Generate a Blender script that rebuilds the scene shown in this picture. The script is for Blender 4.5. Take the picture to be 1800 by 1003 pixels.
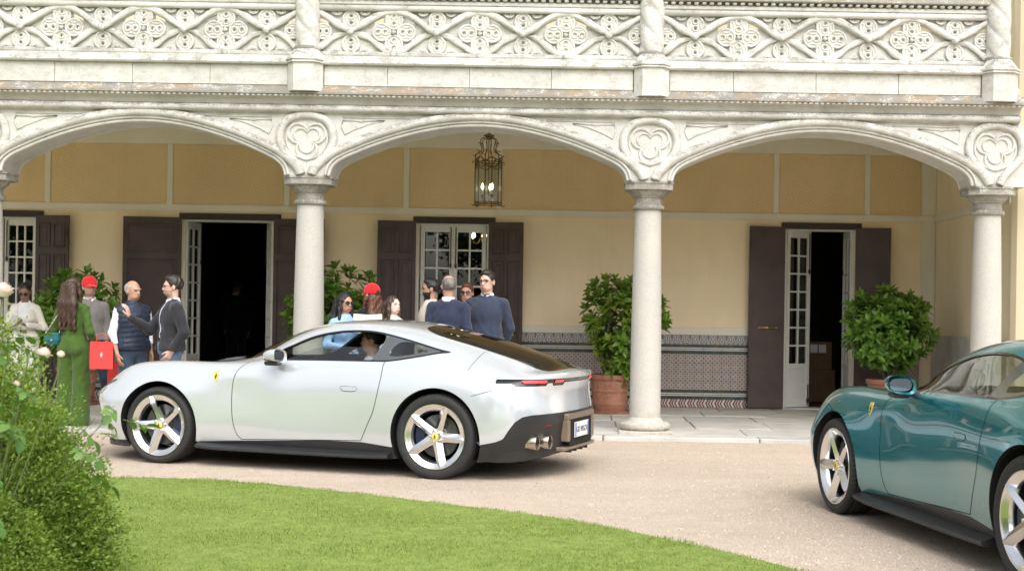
import bpy, bmesh, math, random
import numpy as np
from mathutils import Vector, Matrix, Quaternion

for o in list(bpy.data.objects):
    bpy.data.objects.remove(o)
scene = bpy.context.scene
COL = scene.collection
R = math.radians
PI = math.pi

# ------------------------------------------------------------------ camera
cam_data = bpy.data.cameras.new('camera')
cam = bpy.data.objects.new('camera', cam_data)
COL.objects.link(cam)
cam.matrix_world = Matrix.Translation((0, 0, 1.43)) @ Matrix.Rotation(R(90), 4, 'X') @ Matrix.Rotation(0.0157, 4, 'Z')
cam_data.sensor_width = 36.0
cam_data.lens = 36.0 * 2410 / 1800
cam_data.shift_x = -126.4 / 1800
cam_data.shift_y = 40.0 / 1800
cam_data.dof.use_dof = True
cam_data.dof.focus_distance = 12.5
cam_data.dof.aperture_fstop = 4.5
cam_data.clip_start = 0.05
cam_data.clip_end = 3000
scene.camera = cam

# ------------------------------------------------------------------ sky and sun (bright overcast)
SUN_EL, SUN_AZ = R(50), R(162)      # azimuth measured clockwise from +Y
world = bpy.data.worlds.new('World')
scene.world = world
world.use_nodes = True
wn = world.node_tree.nodes
wl = world.node_tree.links
wn.clear()
sky_t = wn.new('ShaderNodeTexSky')
sky_t.sky_type = 'NISHITA'
sky_t.sun_disc = False
sky_t.sun_elevation = SUN_EL
sky_t.sun_rotation = SUN_AZ
sky_t.air_density = 1.0
sky_t.dust_density = 4.0
sky_t.ozone_density = 1.0
hs = wn.new('ShaderNodeHueSaturation')
hs.inputs['Saturation'].default_value = 0.30
wb = wn.new('ShaderNodeBackground')
wb.inputs['Strength'].default_value = 0.15
wo = wn.new('ShaderNodeOutputWorld')
wl.new(sky_t.outputs[0], hs.inputs['Color'])
wl.new(hs.outputs[0], wb.inputs[0])
wl.new(wb.outputs[0], wo.inputs[0])
sun_d = bpy.data.lights.new('sun', 'SUN')
sun_d.energy = 1.4
sun_d.angle = R(75)
sun_d.color = (1.0, 0.98, 0.955)
sun = bpy.data.objects.new('sun', sun_d)
COL.objects.link(sun)
sd = Vector((math.sin(SUN_AZ) * math.cos(SUN_EL), math.cos(SUN_AZ) * math.cos(SUN_EL), math.sin(SUN_EL)))
sun.rotation_euler = (-sd).to_track_quat('-Z', 'Y').to_euler()
vs = scene.view_settings
vs.view_transform = 'Standard'
vs.look = 'None'
vs.exposure = 0.79
vs.gamma = 1.0
vs.use_curve_mapping = False
scene.cycles.max_bounces = 6
scene.cycles.diffuse_bounces = 4
scene.cycles.glossy_bounces = 4
scene.cycles.transmission_bounces = 6
scene.cycles.transparent_max_bounces = 12
scene.cycles.use_denoising = True
scene.cycles.use_adaptive_sampling = True
scene.cycles.adaptive_threshold = 0.025
scene.cycles.caustics_reflective = False
scene.cycles.caustics_refractive = False

# ------------------------------------------------------------------ material helpers
MATS = {}

def new_mat(name):
    m = bpy.data.materials.new(name)
    m.use_nodes = True
    nt = m.node_tree
    nt.nodes.clear()
    out = nt.nodes.new('ShaderNodeOutputMaterial')
    b = nt.nodes.new('ShaderNodeBsdfPrincipled')
    nt.links.new(b.outputs[0], out.inputs[0])
    MATS[name] = m
    return m, nt, b


def nd(nt, t, **kw):
    n = nt.nodes.new(t)
    for k, v in kw.items():
        if k.startswith('i_'):
            key = k[2:]
            key = int(key) if key.isdigit() else key.replace('_', ' ')
            n.inputs[key].default_value = v
        else:
            setattr(n, k, v)
    return n


def ramp(nt, fac, stops, interp='LINEAR'):
    r = nt.nodes.new('ShaderNodeValToRGB')
    r.color_ramp.interpolation = interp
    e = r.color_ramp.elements
    while len(e) < len(stops):
        e.new(0.5)
    for el, (p, c) in zip(e, stops):
        el.position = p
        el.color = (c, c, c, 1) if isinstance(c, (int, float)) else (*c, 1)
    nt.links.new(fac, r.inputs[0])
    return r.outputs[0]


def math_n(nt, op, a, b=None, c=None):
    n = nt.nodes.new('ShaderNodeMath')
    n.operation = op
    for i, v in enumerate((a, b, c)):
        if v is None:
            continue
        if isinstance(v, (int, float)):
            n.inputs[i].default_value = v
        else:
            nt.links.new(v, n.inputs[i])
    return n.outputs[0]


def mixc(nt, fac, a, b, blend='MIX'):
    n = nt.nodes.new('ShaderNodeMix')
    n.data_type = 'RGBA'
    n.blend_type = blend
    for i, v in ((0, fac), (6, a), (7, b)):
        if isinstance(v, (int, float)):
            n.inputs[i].default_value = v
        elif isinstance(v, tuple):
            n.inputs[i].default_value = (*v, 1)
        else:
            nt.links.new(v, n.inputs[i])
    return n.outputs[2]


def noise(nt, scale, detail=6, rough=0.6, coord='Object', vec=None, dist=0.0, sc=None):
    n = nd(nt, 'ShaderNodeTexNoise', i_Scale=scale, i_Detail=detail, i_Roughness=rough, i_Distortion=dist)
    if vec is None:
        tc = nd(nt, 'ShaderNodeTexCoord')
        vec = tc.outputs[coord]
    if sc is not None:
        mp = nd(nt, 'ShaderNodeMapping')
        mp.inputs['Scale'].default_value = sc
        nt.links.new(vec, mp.inputs[0])
        vec = mp.outputs[0]
    nt.links.new(vec, n.inputs['Vector'])
    return n.outputs[0]


def bump(nt, b, h, strength=0.3, dist=0.01):
    n = nd(nt, 'ShaderNodeBump', i_Strength=strength, i_Distance=dist)
    nt.links.new(h, n.inputs['Height'])
    nt.links.new(n.outputs[0], b.inputs['Normal'])


def simple(name, col, rough=0.6, metal=0.0, var=0.12, scale=12.0, bmp=0.0, bscale=60.0, coat=0.0, spec=None, world=False):
    """one colour with soft variation, optional fine relief"""
    m, nt, b = new_mat(name)
    vec = nd(nt, 'ShaderNodeNewGeometry').outputs['Position'] if world else None
    f = noise(nt, scale, vec=vec)
    lo = tuple(c * (1 - var) for c in col)
    hi = tuple(min(1, c * (1 + var)) for c in col)
    nt.links.new(ramp(nt, f, [(0.3, lo), (0.7, hi)]), b.inputs['Base Color'])
    b.inputs['Roughness'].default_value = rough
    b.inputs['Metallic'].default_value = metal
    if coat:
        b.inputs['Coat Weight'].default_value = coat
        b.inputs['Coat Roughness'].default_value = 0.03
    if spec is not None:
        b.inputs['Specular IOR Level'].default_value = spec
    if bmp:
        bump(nt, b, noise(nt, bscale, 4, vec=vec), bmp, 0.01)
    return m

# ------------------------------------------------------------------ mesh helpers
class MB:
    """collects geometry for ONE mesh object"""
    def __init__(self):
        self.v, self.f = [], []

    def add(self, vs_, fs):
        o = len(self.v)
        self.v += [tuple(map(float, p)) for p in vs_]
        self.f += [tuple(i + o for i in f) for f in fs]

    def box(self, x0, x1, y0, y1, z0, z1, bev=0.0):
        if bev <= 0:
            v = [(x, y, z) for x in (x0, x1) for y in (y0, y1) for z in (z0, z1)]
            self.add(v, [(0, 1, 3, 2), (4, 6, 7, 5), (0, 4, 5, 1), (2, 3, 7, 6), (0, 2, 6, 4), (1, 5, 7, 3)])
            return self
        b = min(bev, (x1 - x0) / 2.01, (y1 - y0) / 2.01, (z1 - z0) / 2.01)
        bm = bmesh.new()
        bmesh.ops.create_cube(bm, size=1)
        for p in bm.verts:
            p.co = ((x0 + x1) / 2 + p.co.x * (x1 - x0), (y0 + y1) / 2 + p.co.y * (y1 - y0), (z0 + z1) / 2 + p.co.z * (z1 - z0))
        bmesh.ops.bevel(bm, geom=bm.edges[:] , offset=b, segments=1, affect='EDGES')
        self.bm(bm)
        return self

    def bm(self, bm):
        bm.verts.index_update()
        self.add([p.co for p in bm.verts], [[q.index for q in f.verts] for f in bm.faces])
        bm.free()

    def tube(self, pts, r, n=8, closed=False, caps=True, sx=1.0, up=None):
        """round bar along a path; r may be a list"""
        P = [Vector(p) for p in pts]
        m = len(P)
        rr = r if isinstance(r, (list, tuple)) else [r] * m
        T = []
        for i in range(m):
            a = P[(i - 1) % m] if (closed or i > 0) else P[i]
            c = P[(i + 1) % m] if (closed or i < m - 1) else P[i]
            t = (c - a)
            T.append(t.normalized() if t.length > 1e-9 else Vector((0, 0, 1)))
        ref = Vector(up) if up else (Vector((0, 0, 1)) if abs(T[0].z) < 0.9 else Vector((0, 1, 0)))
        nrm = (ref - T[0] * ref.dot(T[0])).normalized()
        V = []
        for i in range(m):
            nrm = (nrm - T[i] * nrm.dot(T[i]))
            nrm = nrm.normalized() if nrm.length > 1e-6 else T[i].orthogonal().normalized()
            bn = T[i].cross(nrm)
            for k in range(n):
                a = 2 * PI * k / n
                V.append(P[i] + (nrm * math.cos(a) + bn * math.sin(a) * sx) * rr[i])
        F = []
        for i in range(m if closed else m - 1):
            j = (i + 1) % m
            for k in range(n):
                l = (k + 1) % n
                F.append((i * n + k, i * n + l, j * n + l, j * n + k))
        if caps and not closed:
            F.append(tuple(range(n - 1, -1, -1)))
            F.append(tuple((m - 1) * n + k for k in range(n)))
        self.add(V, F)
        return self

    def lathe(self, prof, n=32, c=(0, 0, 0), axis='Z', close=True, fn=None):
        """prof: list of (r, h)"""
        V, F = [], []
        m = len(prof)
        for i, (r, h) in enumerate(prof):
            for k in range(n):
                a = 2 * PI * k / n
                rr = r if fn is None else fn(r, h, a)
                x, y = rr * math.cos(a), rr * math.sin(a)
                p = (x, y, h) if axis == 'Z' else ((h, x, y) if axis == 'X' else (x, h, y))
                V.append((p[0] + c[0], p[1] + c[1], p[2] + c[2]))
        for i in range(m - 1):
            for k in range(n):
                l = (k + 1) % n
                q = (i * n + k, i * n + l, (i + 1) * n + l, (i + 1) * n + k)
                F.append(q if axis != 'Y' else q[::-1])
        if close:
            F.append(tuple(range(n - 1, -1, -1)))
            F.append(tuple((m - 1) * n + k for k in range(n)))
        self.add(V, F)
        return self

    def prism(self, poly, y0, y1):
        """polygon in (x, z), extruded along y"""
        n = len(poly)
        V = [(x, y0, z) for x, z in poly] + [(x, y1, z) for x, z in poly]
        F = [tuple(range(n)), tuple(range(2 * n - 1, n - 1, -1))]
        for i in range(n):
            j = (i + 1) % n
            F.append((i, i + n, j + n, j))
        self.add(V, F)
        return self

    def prism_z(self, poly, z0, z1):
        n = len(poly)
        V = [(x, y, z0) for x, y in poly] + [(x, y, z1) for x, y in poly]
        F = [tuple(range(n - 1, -1, -1)), tuple(range(n, 2 * n))]
        for i in range(n):
            j = (i + 1) % n
            F.append((i, j, j + n, i + n))
        self.add(V, F)
        return self

    def sweep_x(self, prof, x0, x1, seg=1):
        """open or closed profile of (y, z) run along x, with end caps"""
        n = len(prof)
        V, F = [], []
        for s in range(seg + 1):
            x = x0 + (x1 - x0) * s / seg
            V += [(x, y, z) for y, z in prof]
        for s in range(seg):
            for i in range(n):
                j = (i + 1) % n
                F.append((s * n + i, s * n + j, (s + 1) * n + j, (s + 1) * n + i))
        F.append(tuple(range(n - 1, -1, -1)))
        F.append(tuple(seg * n + k for k in range(n)))
        self.add(V, F)
        return self

    def mesh(self, name, mat=None, smooth=False, angle=None, fix=True):
        me = bpy.data.meshes.new(name)
        me.from_pydata(self.v, [], self.f)
        if fix:
            bm = bmesh.new()
            bm.from_mesh(me)
            bmesh.ops.recalc_face_normals(bm, faces=bm.faces)
            bm.to_mesh(me)
            bm.free()
        if mat is not None:
            me.materials.append(MATS[mat] if isinstance(mat, str) else mat)
        if smooth:
            me.polygons.foreach_set('use_smooth', [True] * len(me.polygons))
            if angle:
                me.set_sharp_from_angle(angle=R(angle))
        return me

    def build(self, name, mat, parent=None, smooth=False, angle=None, loc=None, rot=None, fix=True):
        return put(name, self.mesh(name, mat, smooth, angle, fix), parent, loc, rot)


def put(name, me, parent=None, loc=None, rot=None, scale=None):
    o = bpy.data.objects.new(name, me)
    COL.objects.link(o)
    if parent is not None:
        o.parent = parent
    if loc is not None:
        o.location = loc
    if rot is not None:
        o.rotation_euler = rot
    if scale is not None:
        o.scale = scale
    return o


def tag(o, label=None, cat=None, group=None, kind=None):
    if label:
        o['label'] = label
    if cat:
        o['category'] = cat
    if group:
        o['group'] = group
    if kind:
        o['kind'] = kind
    return o


def thing(name, label, cat, loc=(0, 0, 0), rz=0.0, group=None):
    o = bpy.data.objects.new(name, None)
    o.empty_display_size = 0.1
    COL.objects.link(o)
    o.location = loc
    o.rotation_euler = (0, 0, rz)
    return tag(o, label, cat, group)


def sub(name, parent, loc=(0, 0, 0), rot=None):
    """an Empty that gathers the sub-parts of one part"""
    o = bpy.data.objects.new(name, None)
    o.empty_display_size = 0.05
    COL.objects.link(o)
    o.parent = parent
    o.location = loc
    if rot is not None:
        o.rotation_euler = rot
    return o


def copy_tree(o, parent=None):
    c = o.copy()
    COL.objects.link(c)
    c.parent = parent
    for ch in list(o.children):
        copy_tree(ch, c)
    return c


def interp_path(pts, per=6, closed=False):
    """Catmull-Rom through points"""
    P = [np.array(p, float) for p in pts]
    n = len(P)
    out = []
    for i in range(n if closed else n - 1):
        p0 = P[(i - 1) % n] if closed or i > 0 else 2 * P[i] - P[i + 1]
        p1, p2 = P[i], P[(i + 1) % n]
        p3 = P[(i + 2) % n] if closed or i < n - 2 else 2 * p2 - p1
        for k in range(per):
            t = k / per
            out.append(tuple(0.5 * ((2 * p1) + (-p0 + p2) * t + (2 * p0 - 5 * p1 + 4 * p2 - p3) * t * t + (-p0 + 3 * p1 - 3 * p2 + p3) * t ** 3)))
    if not closed:
        out.append(tuple(P[-1]))
    return out
# ================================================================== surface materials
def stone_mat(name, base=(0.655, 0.642, 0.598), cover=0.3, side=0.12, ochre=0.0, dark=0.85, rough=0.85):
    """pale weathered limestone: soot and lichen sit on ledges and run in blotches"""
    m, nt, b = new_mat(name)
    geo = nd(nt, 'ShaderNodeNewGeometry')
    pos = geo.outputs['Position']
    f1 = noise(nt, 1.3, 4, 0.6, vec=pos)
    f2 = noise(nt, 8, 5, 0.72, vec=pos, sc=(0.7, 1, 1.2))
    f3 = noise(nt, 55, 4, 0.78, vec=pos)
    c = ramp(nt, f1, [(0.3, tuple(x * 0.88 for x in base)), (0.6, base), (0.8, tuple(min(1, x * 1.06) for x in base))])
    c = mixc(nt, ramp(nt, f2, [(0.42, 0.0), (0.75, 0.42)]), c, (0.43, 0.405, 0.345))
    sep = nd(nt, 'ShaderNodeSeparateXYZ')
    nt.links.new(geo.outputs['Normal'], sep.inputs[0])
    up = ramp(nt, sep.outputs[2], [(0.0, side), (0.12, 0.5 + side * 0.4), (0.4, 1.0)])
    t = math_n(nt, 'ADD', math_n(nt, 'MULTIPLY', f2, 0.5), math_n(nt, 'MULTIPLY', f3, 0.5))
    th = 0.60 - 0.18 * cover
    blot = ramp(nt, t, [(th - 0.03, 0.0), (th + 0.05, 1.0)])
    k = math_n(nt, 'MULTIPLY', math_n(nt, 'MULTIPLY', up, blot), dark)
    c = mixc(nt, k, c, (0.17, 0.158, 0.135))
    if ochre:
        fo = noise(nt, 4.0, 4, 0.7, vec=pos)
        ko = math_n(nt, 'MULTIPLY', math_n(nt, 'MULTIPLY', up, ramp(nt, fo, [(0.46, 0.0), (0.56, 1.0)])), ramp(nt, f3, [(0.36, 0.0), (0.55, ochre)]))
        c = mixc(nt, ko, c, (0.36, 0.235, 0.11))
    nt.links.new(c, b.inputs['Base Color'])
    b.inputs['Roughness'].default_value = rough
    b.inputs['Specular IOR Level'].default_value = 0.25
    bump(nt, b, math_n(nt, 'ADD', f2, f3), 0.45, 0.014)
    return m


stone_mat('stone', cover=0.42, side=0.25)
stone_mat('stone_plain', cover=0.28, side=0.2, dark=0.7)
stone_mat('stone_ledge', cover=0.95, side=0.7, ochre=0.5)
stone_mat('stone_roll', cover=0.6, side=0.35, dark=0.75)
stone_mat('stone_capital', base=(0.50, 0.48, 0.43), cover=0.8, side=0.7)


def granite_mat():
    m, nt, b = new_mat('granite')
    pos = nd(nt, 'ShaderNodeNewGeometry').outputs['Position']
    v = noise(nt, 90, 3, 0.8, vec=pos)
    w = noise(nt, 3, 4, 0.6, vec=pos)
    c = ramp(nt, v, [(0.30, (0.35, 0.337, 0.30)), (0.45, (0.465, 0.45, 0.41)), (0.62, (0.53, 0.515, 0.47))])
    c = mixc(nt, ramp(nt, w, [(0.45, 0.0), (0.75, 0.3)]), c, (0.66, 0.58, 0.45))
    sep = nd(nt, 'ShaderNodeSeparateXYZ')
    nt.links.new(pos, sep.inputs[0])
    foot = math_n(nt, 'MULTIPLY', ramp(nt, sep.outputs[2], [(0.10, 1.0), (0.42, 0.0)]), ramp(nt, noise(nt, 14, 5, 0.7, vec=pos), [(0.42, 0.0), (0.6, 0.75)]))
    c = mixc(nt, foot, c, (0.36, 0.30, 0.21))
    nt.links.new(c, b.inputs['Base Color'])
    b.inputs['Roughness'].default_value = 0.8
    bump(nt, b, v, 0.5, 0.006)


granite_mat()


def plaster_mat(name, col, var=0.06, relief=False):
    m, nt, b = new_mat(name)
    pos = nd(nt, 'ShaderNodeNewGeometry').outputs['Position']
    f = noise(nt, 1.1, 4, 0.6, vec=pos)
    g = noise(nt, 2.2, 4, 0.7, vec=pos, sc=(1, 1, 0.25))
    c = ramp(nt, f, [(0.3, tuple(x * (1 - var) for x in col)), (0.7, tuple(x * (1 + var) for x in col))])
    c = mixc(nt, ramp(nt, g, [(0.48, 0.0), (0.8, 0.30)]), c, tuple(x * 0.74 for x in col))
    h = noise(nt, 60, 4, 0.6, vec=pos)
    if relief:  # scratched diamond trellis of the sgraffito panels
        sep = nd(nt, 'ShaderNodeSeparateXYZ')
        nt.links.new(pos, sep.inputs[0])
        s = 2 * PI / 0.17
        a = math_n(nt, 'SINE', math_n(nt, 'MULTIPLY', math_n(nt, 'ADD', sep.outputs[0], sep.outputs[2]), s))
        d = math_n(nt, 'SINE', math_n(nt, 'MULTIPLY', math_n(nt, 'SUBTRACT', sep.outputs[0], sep.outputs[2]), s))
        a2 = math_n(nt, 'SINE', math_n(nt, 'MULTIPLY', math_n(nt, 'ADD', sep.outputs[0], sep.outputs[2]), s * 3))
        d2 = math_n(nt, 'SINE', math_n(nt, 'MULTIPLY', math_n(nt, 'SUBTRACT', sep.outputs[0], sep.outputs[2]), s * 3))
        t = math_n(nt, 'MULTIPLY', a, d)
        chk = ramp(nt, math_n(nt, 'ADD', math_n(nt, 'MULTIPLY', t, 0.5), 0.5), [(0.46, 0.0), (0.54, 1.0)])
        st = mixc(nt, chk, ramp(nt, a2, [(0.35, 0.0), (0.65, 1.0)]), ramp(nt, d2, [(0.35, 0.0), (0.65, 1.0)]))
        hb = nd(nt, 'ShaderNodeRGBToBW')
        nt.links.new(st, hb.inputs[0])
        c = mixc(nt, math_n(nt, 'MULTIPLY', hb.outputs[0], 0.13), c, tuple(min(1, x * 1.35) for x in col))
        bump(nt, b, math_n(nt, 'ADD', hb.outputs[0], math_n(nt, 'MULTIPLY', h, 0.4)), 0.55, 0.012)
    else:
        bump(nt, b, h, 0.12, 0.006)
    nt.links.new(c, b.inputs['Base Color'])
    b.inputs['Roughness'].default_value = 0.9
    b.inputs['Specular IOR Level'].default_value = 0.2


plaster_mat('plaster_cream', (0.92, 0.77, 0.53), var=0.05)
plaster_mat('plaster_ochre', (0.78, 0.595, 0.345), relief=True)
plaster_mat('plaster_pale', (0.88, 0.78, 0.56), var=0.03)
plaster_mat('trim_white', (0.80, 0.75, 0.63), var=0.04)
plaster_mat('ceiling_plaster', (0.74, 0.68, 0.56), var=0.04)
simple('shutter_brown', (0.060, 0.037, 0.032), 0.45, var=0.28, scale=3.5, bmp=0.12, bscale=30, world=True)
simple('lintel_brown', (0.035, 0.022, 0.018), 0.5)
simple('white_paint', (0.72, 0.71, 0.66), 0.4, var=0.05, scale=4)
simple('brass', (0.62, 0.43, 0.17), 0.35, 1.0)
simple('dark_iron', (0.07, 0.05, 0.035), 0.45, 0.6)
simple('antique_bronze', (0.19, 0.12, 0.058), 0.42, 0.7, var=0.35, scale=40)
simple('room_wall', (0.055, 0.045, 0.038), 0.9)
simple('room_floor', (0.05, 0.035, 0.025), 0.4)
simple('cardboard', (0.20, 0.12, 0.065), 0.85, var=0.1)
simple('paper', (0.8, 0.8, 0.78), 0.7, var=0.02)
simple('marble_grey', (0.55, 0.54, 0.52), 0.5, var=0.18, scale=3.0)


def glass_mat(name, tint=(0.93, 0.96, 0.95), dens=0.12, rough=0.0, ior=1.5):
    """thin pane: clear, with a real surface reflection"""
    m, nt, b = new_mat(name)
    nt.nodes.remove(b)
    out = [n for n in nt.nodes if n.type == 'OUTPUT_MATERIAL'][0]
    tr = nd(nt, 'ShaderNodeBsdfTransparent')
    tr.inputs[0].default_value = (*[t * (1 - dens) for t in tint], 1)
    gl = nd(nt, 'ShaderNodeBsdfGlossy', i_Roughness=rough)
    gl.inputs[0].default_value = (1, 1, 1, 1)
    fr = nd(nt, 'ShaderNodeFresnel')
    bf = nd(nt, 'ShaderNodeNewGeometry').outputs['Backfacing']
    # same reflection from both sides of the thin pane
    nt.links.new(math_n(nt, 'ADD', math_n(nt, 'MULTIPLY', bf, 1.0 / ior - ior), ior), fr.inputs['IOR'])
    mx = nd(nt, 'ShaderNodeMixShader')
    nt.links.new(fr.outputs[0], mx.inputs[0])
    nt.links.new(tr.outputs[0], mx.inputs[1])
    nt.links.new(gl.outputs[0], mx.inputs[2])
    nt.links.new(mx.outputs[0], out.inputs[0])


glass_mat('window_glass', dens=0.1, ior=1.55)
glass_mat('lamp_glass', dens=0.05, ior=1.5)


def emit_mat(name, col, s):
    m, nt, b = new_mat(name)
    b.inputs['Base Color'].default_value = (*col, 1)
    b.inputs['Emission Color'].default_value = (*col, 1)
    b.inputs['Emission Strength'].default_value = s


emit_mat('bulb', (1.0, 0.85, 0.6), 3.5)


def tile_mats():
    cream, blue, brown, green = (0.64, 0.625, 0.57), (0.06, 0.10, 0.18), (0.24, 0.10, 0.06), (0.045, 0.065, 0.04)

    def start(name):
        m, nt, b = new_mat(name)
        b.inputs['Roughness'].default_value = 0.22
        tc = nd(nt, 'ShaderNodeTexCoord')
        sep = nd(nt, 'ShaderNodeSeparateXYZ')
        nt.links.new(tc.outputs['Object'], sep.inputs[0])
        return nt, b, math_n(nt, 'DIVIDE', sep.outputs[0], 0.1275), math_n(nt, 'DIVIDE', sep.outputs[2], 0.1275)

    def wear(nt, b, c):
        f = noise(nt, 25, 5, 0.7, vec=nd(nt, 'ShaderNodeNewGeometry').outputs['Position'])
        g = noise(nt, 2.5, 3, 0.7, vec=nd(nt, 'ShaderNodeNewGeometry').outputs['Position'])
        c = mixc(nt, ramp(nt, f, [(0.5, 0.0), (0.75, 0.35)]), c, (0.42, 0.38, 0.31))
        c = mixc(nt, ramp(nt, g, [(0.35, 0.0), (0.75, 0.3)]), c, (0.27, 0.25, 0.235))
        nt.links.new(c, b.inputs['Base Color'])

    nt, b, x, z = start('tile_star')
    ax, az = math_n(nt, 'ABSOLUTE', x), math_n(nt, 'ABSOLUTE', z)
    # two small rosettes per side: fold into quarter cells
    fx = math_n(nt, 'ABSOLUTE', math_n(nt, 'SUBTRACT', ax, 0.25))
    fz = math_n(nt, 'ABSOLUTE', math_n(nt, 'SUBTRACT', az, 0.25))
    dia = math_n(nt, 'ADD', fx, fz)
    mxv = math_n(nt, 'MAXIMUM', fx, fz)
    c = ramp(nt, dia, [(0.0, blue), (0.06, brown), (0.16, cream), (0.21, cream), (0.23, brown), (0.31, cream), (0.36, blue), (0.45, (0.2, 0.21, 0.24))], 'CONSTANT')
    c2 = ramp(nt, math_n(nt, 'ADD', ax, az), [(0.0, brown), (0.14, cream), (0.2, blue)], 'CONSTANT')
    c = mixc(nt, ramp(nt, math_n(nt, 'ADD', ax, az), [(0.0, 1.0), (0.26, 0.0)], 'CONSTANT'), c, c2)
    wear(nt, b, c)

    nt, b, x, z = start('tile_frieze')
    r = math_n(nt, 'SQRT', math_n(nt, 'ADD', math_n(nt, 'MULTIPLY', x, x), math_n(nt, 'MULTIPLY', math_n(nt, 'SUBTRACT', z, 0.08), math_n(nt, 'SUBTRACT', z, 0.08))))
    c = ramp(nt, r, [(0.0, blue), (0.12, cream), (0.2, (0.10, 0.13, 0.2)), (0.27, cream), (0.3, brown), (0.38, cream), (0.47, blue), (0.55, cream)], 'CONSTANT')
    zz = math_n(nt, 'ABSOLUTE', x)
    c = mixc(nt, ramp(nt, math_n(nt, 'MAXIMUM', zz, math_n(nt, 'SUBTRACT', 0.06, z)), [(0.0, 1.0), (0.07, 0.0)], 'CONSTANT'), c, blue)
    low = ramp(nt, math_n(nt, 'ADD', math_n(nt, 'ABSOLUTE', math_n(nt, 'SUBTRACT', zz, 0.25)), math_n(nt, 'ABSOLUTE', math_n(nt, 'ADD', z, 0.38))), [(0.0, blue), (0.13, cream), (0.2, brown), (0.26, cream)], 'CONSTANT')
    c = mixc(nt, ramp(nt, z, [(0.0, 1.0), (0.24, 1.0), (0.25, 0.0)], 'CONSTANT'), c, c)
    c = mixc(nt, ramp(nt, math_n(nt, 'ADD', z, 0.5), [(0.0, 1.0), (0.24, 0.0)], 'CONSTANT'), c, low)
    wear(nt, b, c)

    nt, b, x, z = start('tile_base')
    ph = math_n(nt, 'FRACT', math_n(nt, 'ADD', math_n(nt, 'MULTIPLY', x, 1.0), math_n(nt, 'ADD', 0.5, math_n(nt, 'MULTIPLY', math_n(nt, 'ABSOLUTE', z), -0.55))))
    c = ramp(nt, ph, [(0.0, cream), (0.22, (0.20, 0.05, 0.05)), (0.42, (0.55, 0.47, 0.42)), (0.52, (0.22, 0.06, 0.055)), (0.7, cream), (0.82, (0.16, 0.06, 0.07))], 'CONSTANT')
    wear(nt, b, c)

    nt, b, x, z = start('tile_green')
    pos = nd(nt, 'ShaderNodeNewGeometry').outputs['Position']
    c = ramp(nt, noise(nt, 7, 4, 0.7, vec=pos), [(0.35, (0.02, 0.035, 0.04)), (0.55, (0.05, 0.075, 0.04)), (0.7, (0.12, 0.13, 0.06))])
    nt.links.new(c, b.inputs['Base Color'])

    nt, b, x, z = start('tile_stripe')
    c = ramp(nt, math_n(nt, 'ADD', math_n(nt, 'MULTIPLY', z, 2.0), 0.5), [(0.0, blue), (0.2, cream), (0.42, brown), (0.6, cream), (0.85, blue)], 'CONSTANT')
    wear(nt, b, c)


tile_mats()


def gravel_mat():
    m, nt, b = new_mat('gravel')
    pos = nd(nt, 'ShaderNodeNewGeometry').outputs['Position']
    big = noise(nt, 0.35, 5, 0.6, vec=pos, sc=(0.6, 1, 1))
    mid = noise(nt, 3.5, 6, 0.7, vec=pos)
    fine = noise(nt, 75, 4, 0.85, vec=pos)
    vor = nd(nt, 'ShaderNodeTexVoronoi', i_Scale=210.0)
    nt.links.new(pos, vor.inputs['Vector'])
    c = ramp(nt, big, [(0.3, (0.65, 0.54, 0.425)), (0.7, (0.74, 0.63, 0.51))])
    trk = noise(nt, 0.9, 4, 0.6, vec=pos, sc=(0.22, 1.6, 1))
    c = mixc(nt, ramp(nt, trk, [(0.42, 0.0), (0.7, 0.5)]), c, (0.57, 0.465, 0.37))
    c = mixc(nt, ramp(nt, mid, [(0.42, 0.0), (0.75, 0.45)]), c, (0.52, 0.41, 0.32))
    c = mixc(nt, ramp(nt, fine, [(0.36, 0.85), (0.5, 0.0)]), c, (0.36, 0.28, 0.21))
    c = mixc(nt, ramp(nt, fine, [(0.55, 0.0), (0.72, 0.6)]), c, (0.74, 0.66, 0.56))
    nt.links.new(c, b.inputs['Base Color'])
    b.inputs['Roughness'].default_value = 0.95
    b.inputs['Specular IOR Level'].default_value = 0.1
    h = math_n(nt, 'ADD', math_n(nt, 'MULTIPLY', vor.outputs['Distance'], 0.6), math_n(nt, 'MULTIPLY', mid, 1.2))
    bump(nt, b, h, 0.8, 0.02)


gravel_mat()


def slab_mat():
    m, nt, b = new_mat('paving')
    pos = nd(nt, 'ShaderNodeNewGeometry').outputs['Position']
    oi = nd(nt, 'ShaderNodeObjectInfo')
    f = noise(nt, 2.2, 5, 0.65, vec=pos)
    g = noise(nt, 30, 5, 0.7, vec=pos)
    c = ramp(nt, f, [(0.25, (0.38, 0.365, 0.33)), (0.55, (0.51, 0.50, 0.47)), (0.8, (0.57, 0.555, 0.515))])
    c = mixc(nt, 1.0, c, ramp(nt, oi.outputs['Random'], [(0.0, (0.86, 0.87, 0.88)), (0.5, (1.0, 0.98, 0.94)), (1.0, (1.08, 1.08, 1.08))]), 'MULTIPLY')
    c = mixc(nt, ramp(nt, g, [(0.5, 0.0), (0.8, 0.4)]), c, (0.36, 0.325, 0.27))
    nt.links.new(c, b.inputs['Base Color'])
    b.inputs['Roughness'].default_value = 0.6
    bump(nt, b, math_n(nt, 'ADD', f, g), 0.2, 0.01)


slab_mat()
simple('joint_dirt', (0.16, 0.13, 0.10), 0.95)
simple('soil', (0.09, 0.065, 0.04), 0.95, var=0.3)

# ================================================================== ground
ZT = 0.045                     # terrace level
g = MB()
N = 60
g.add([(-400, -400, 0), (400, -400, 0), (400, 400, 0), (-400, 400, 0)], [(0, 1, 2, 3)])
tag(g.build('ground', 'gravel', fix=False), 'sandy pinkish gravel forecourt', None, kind='structure')

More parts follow.
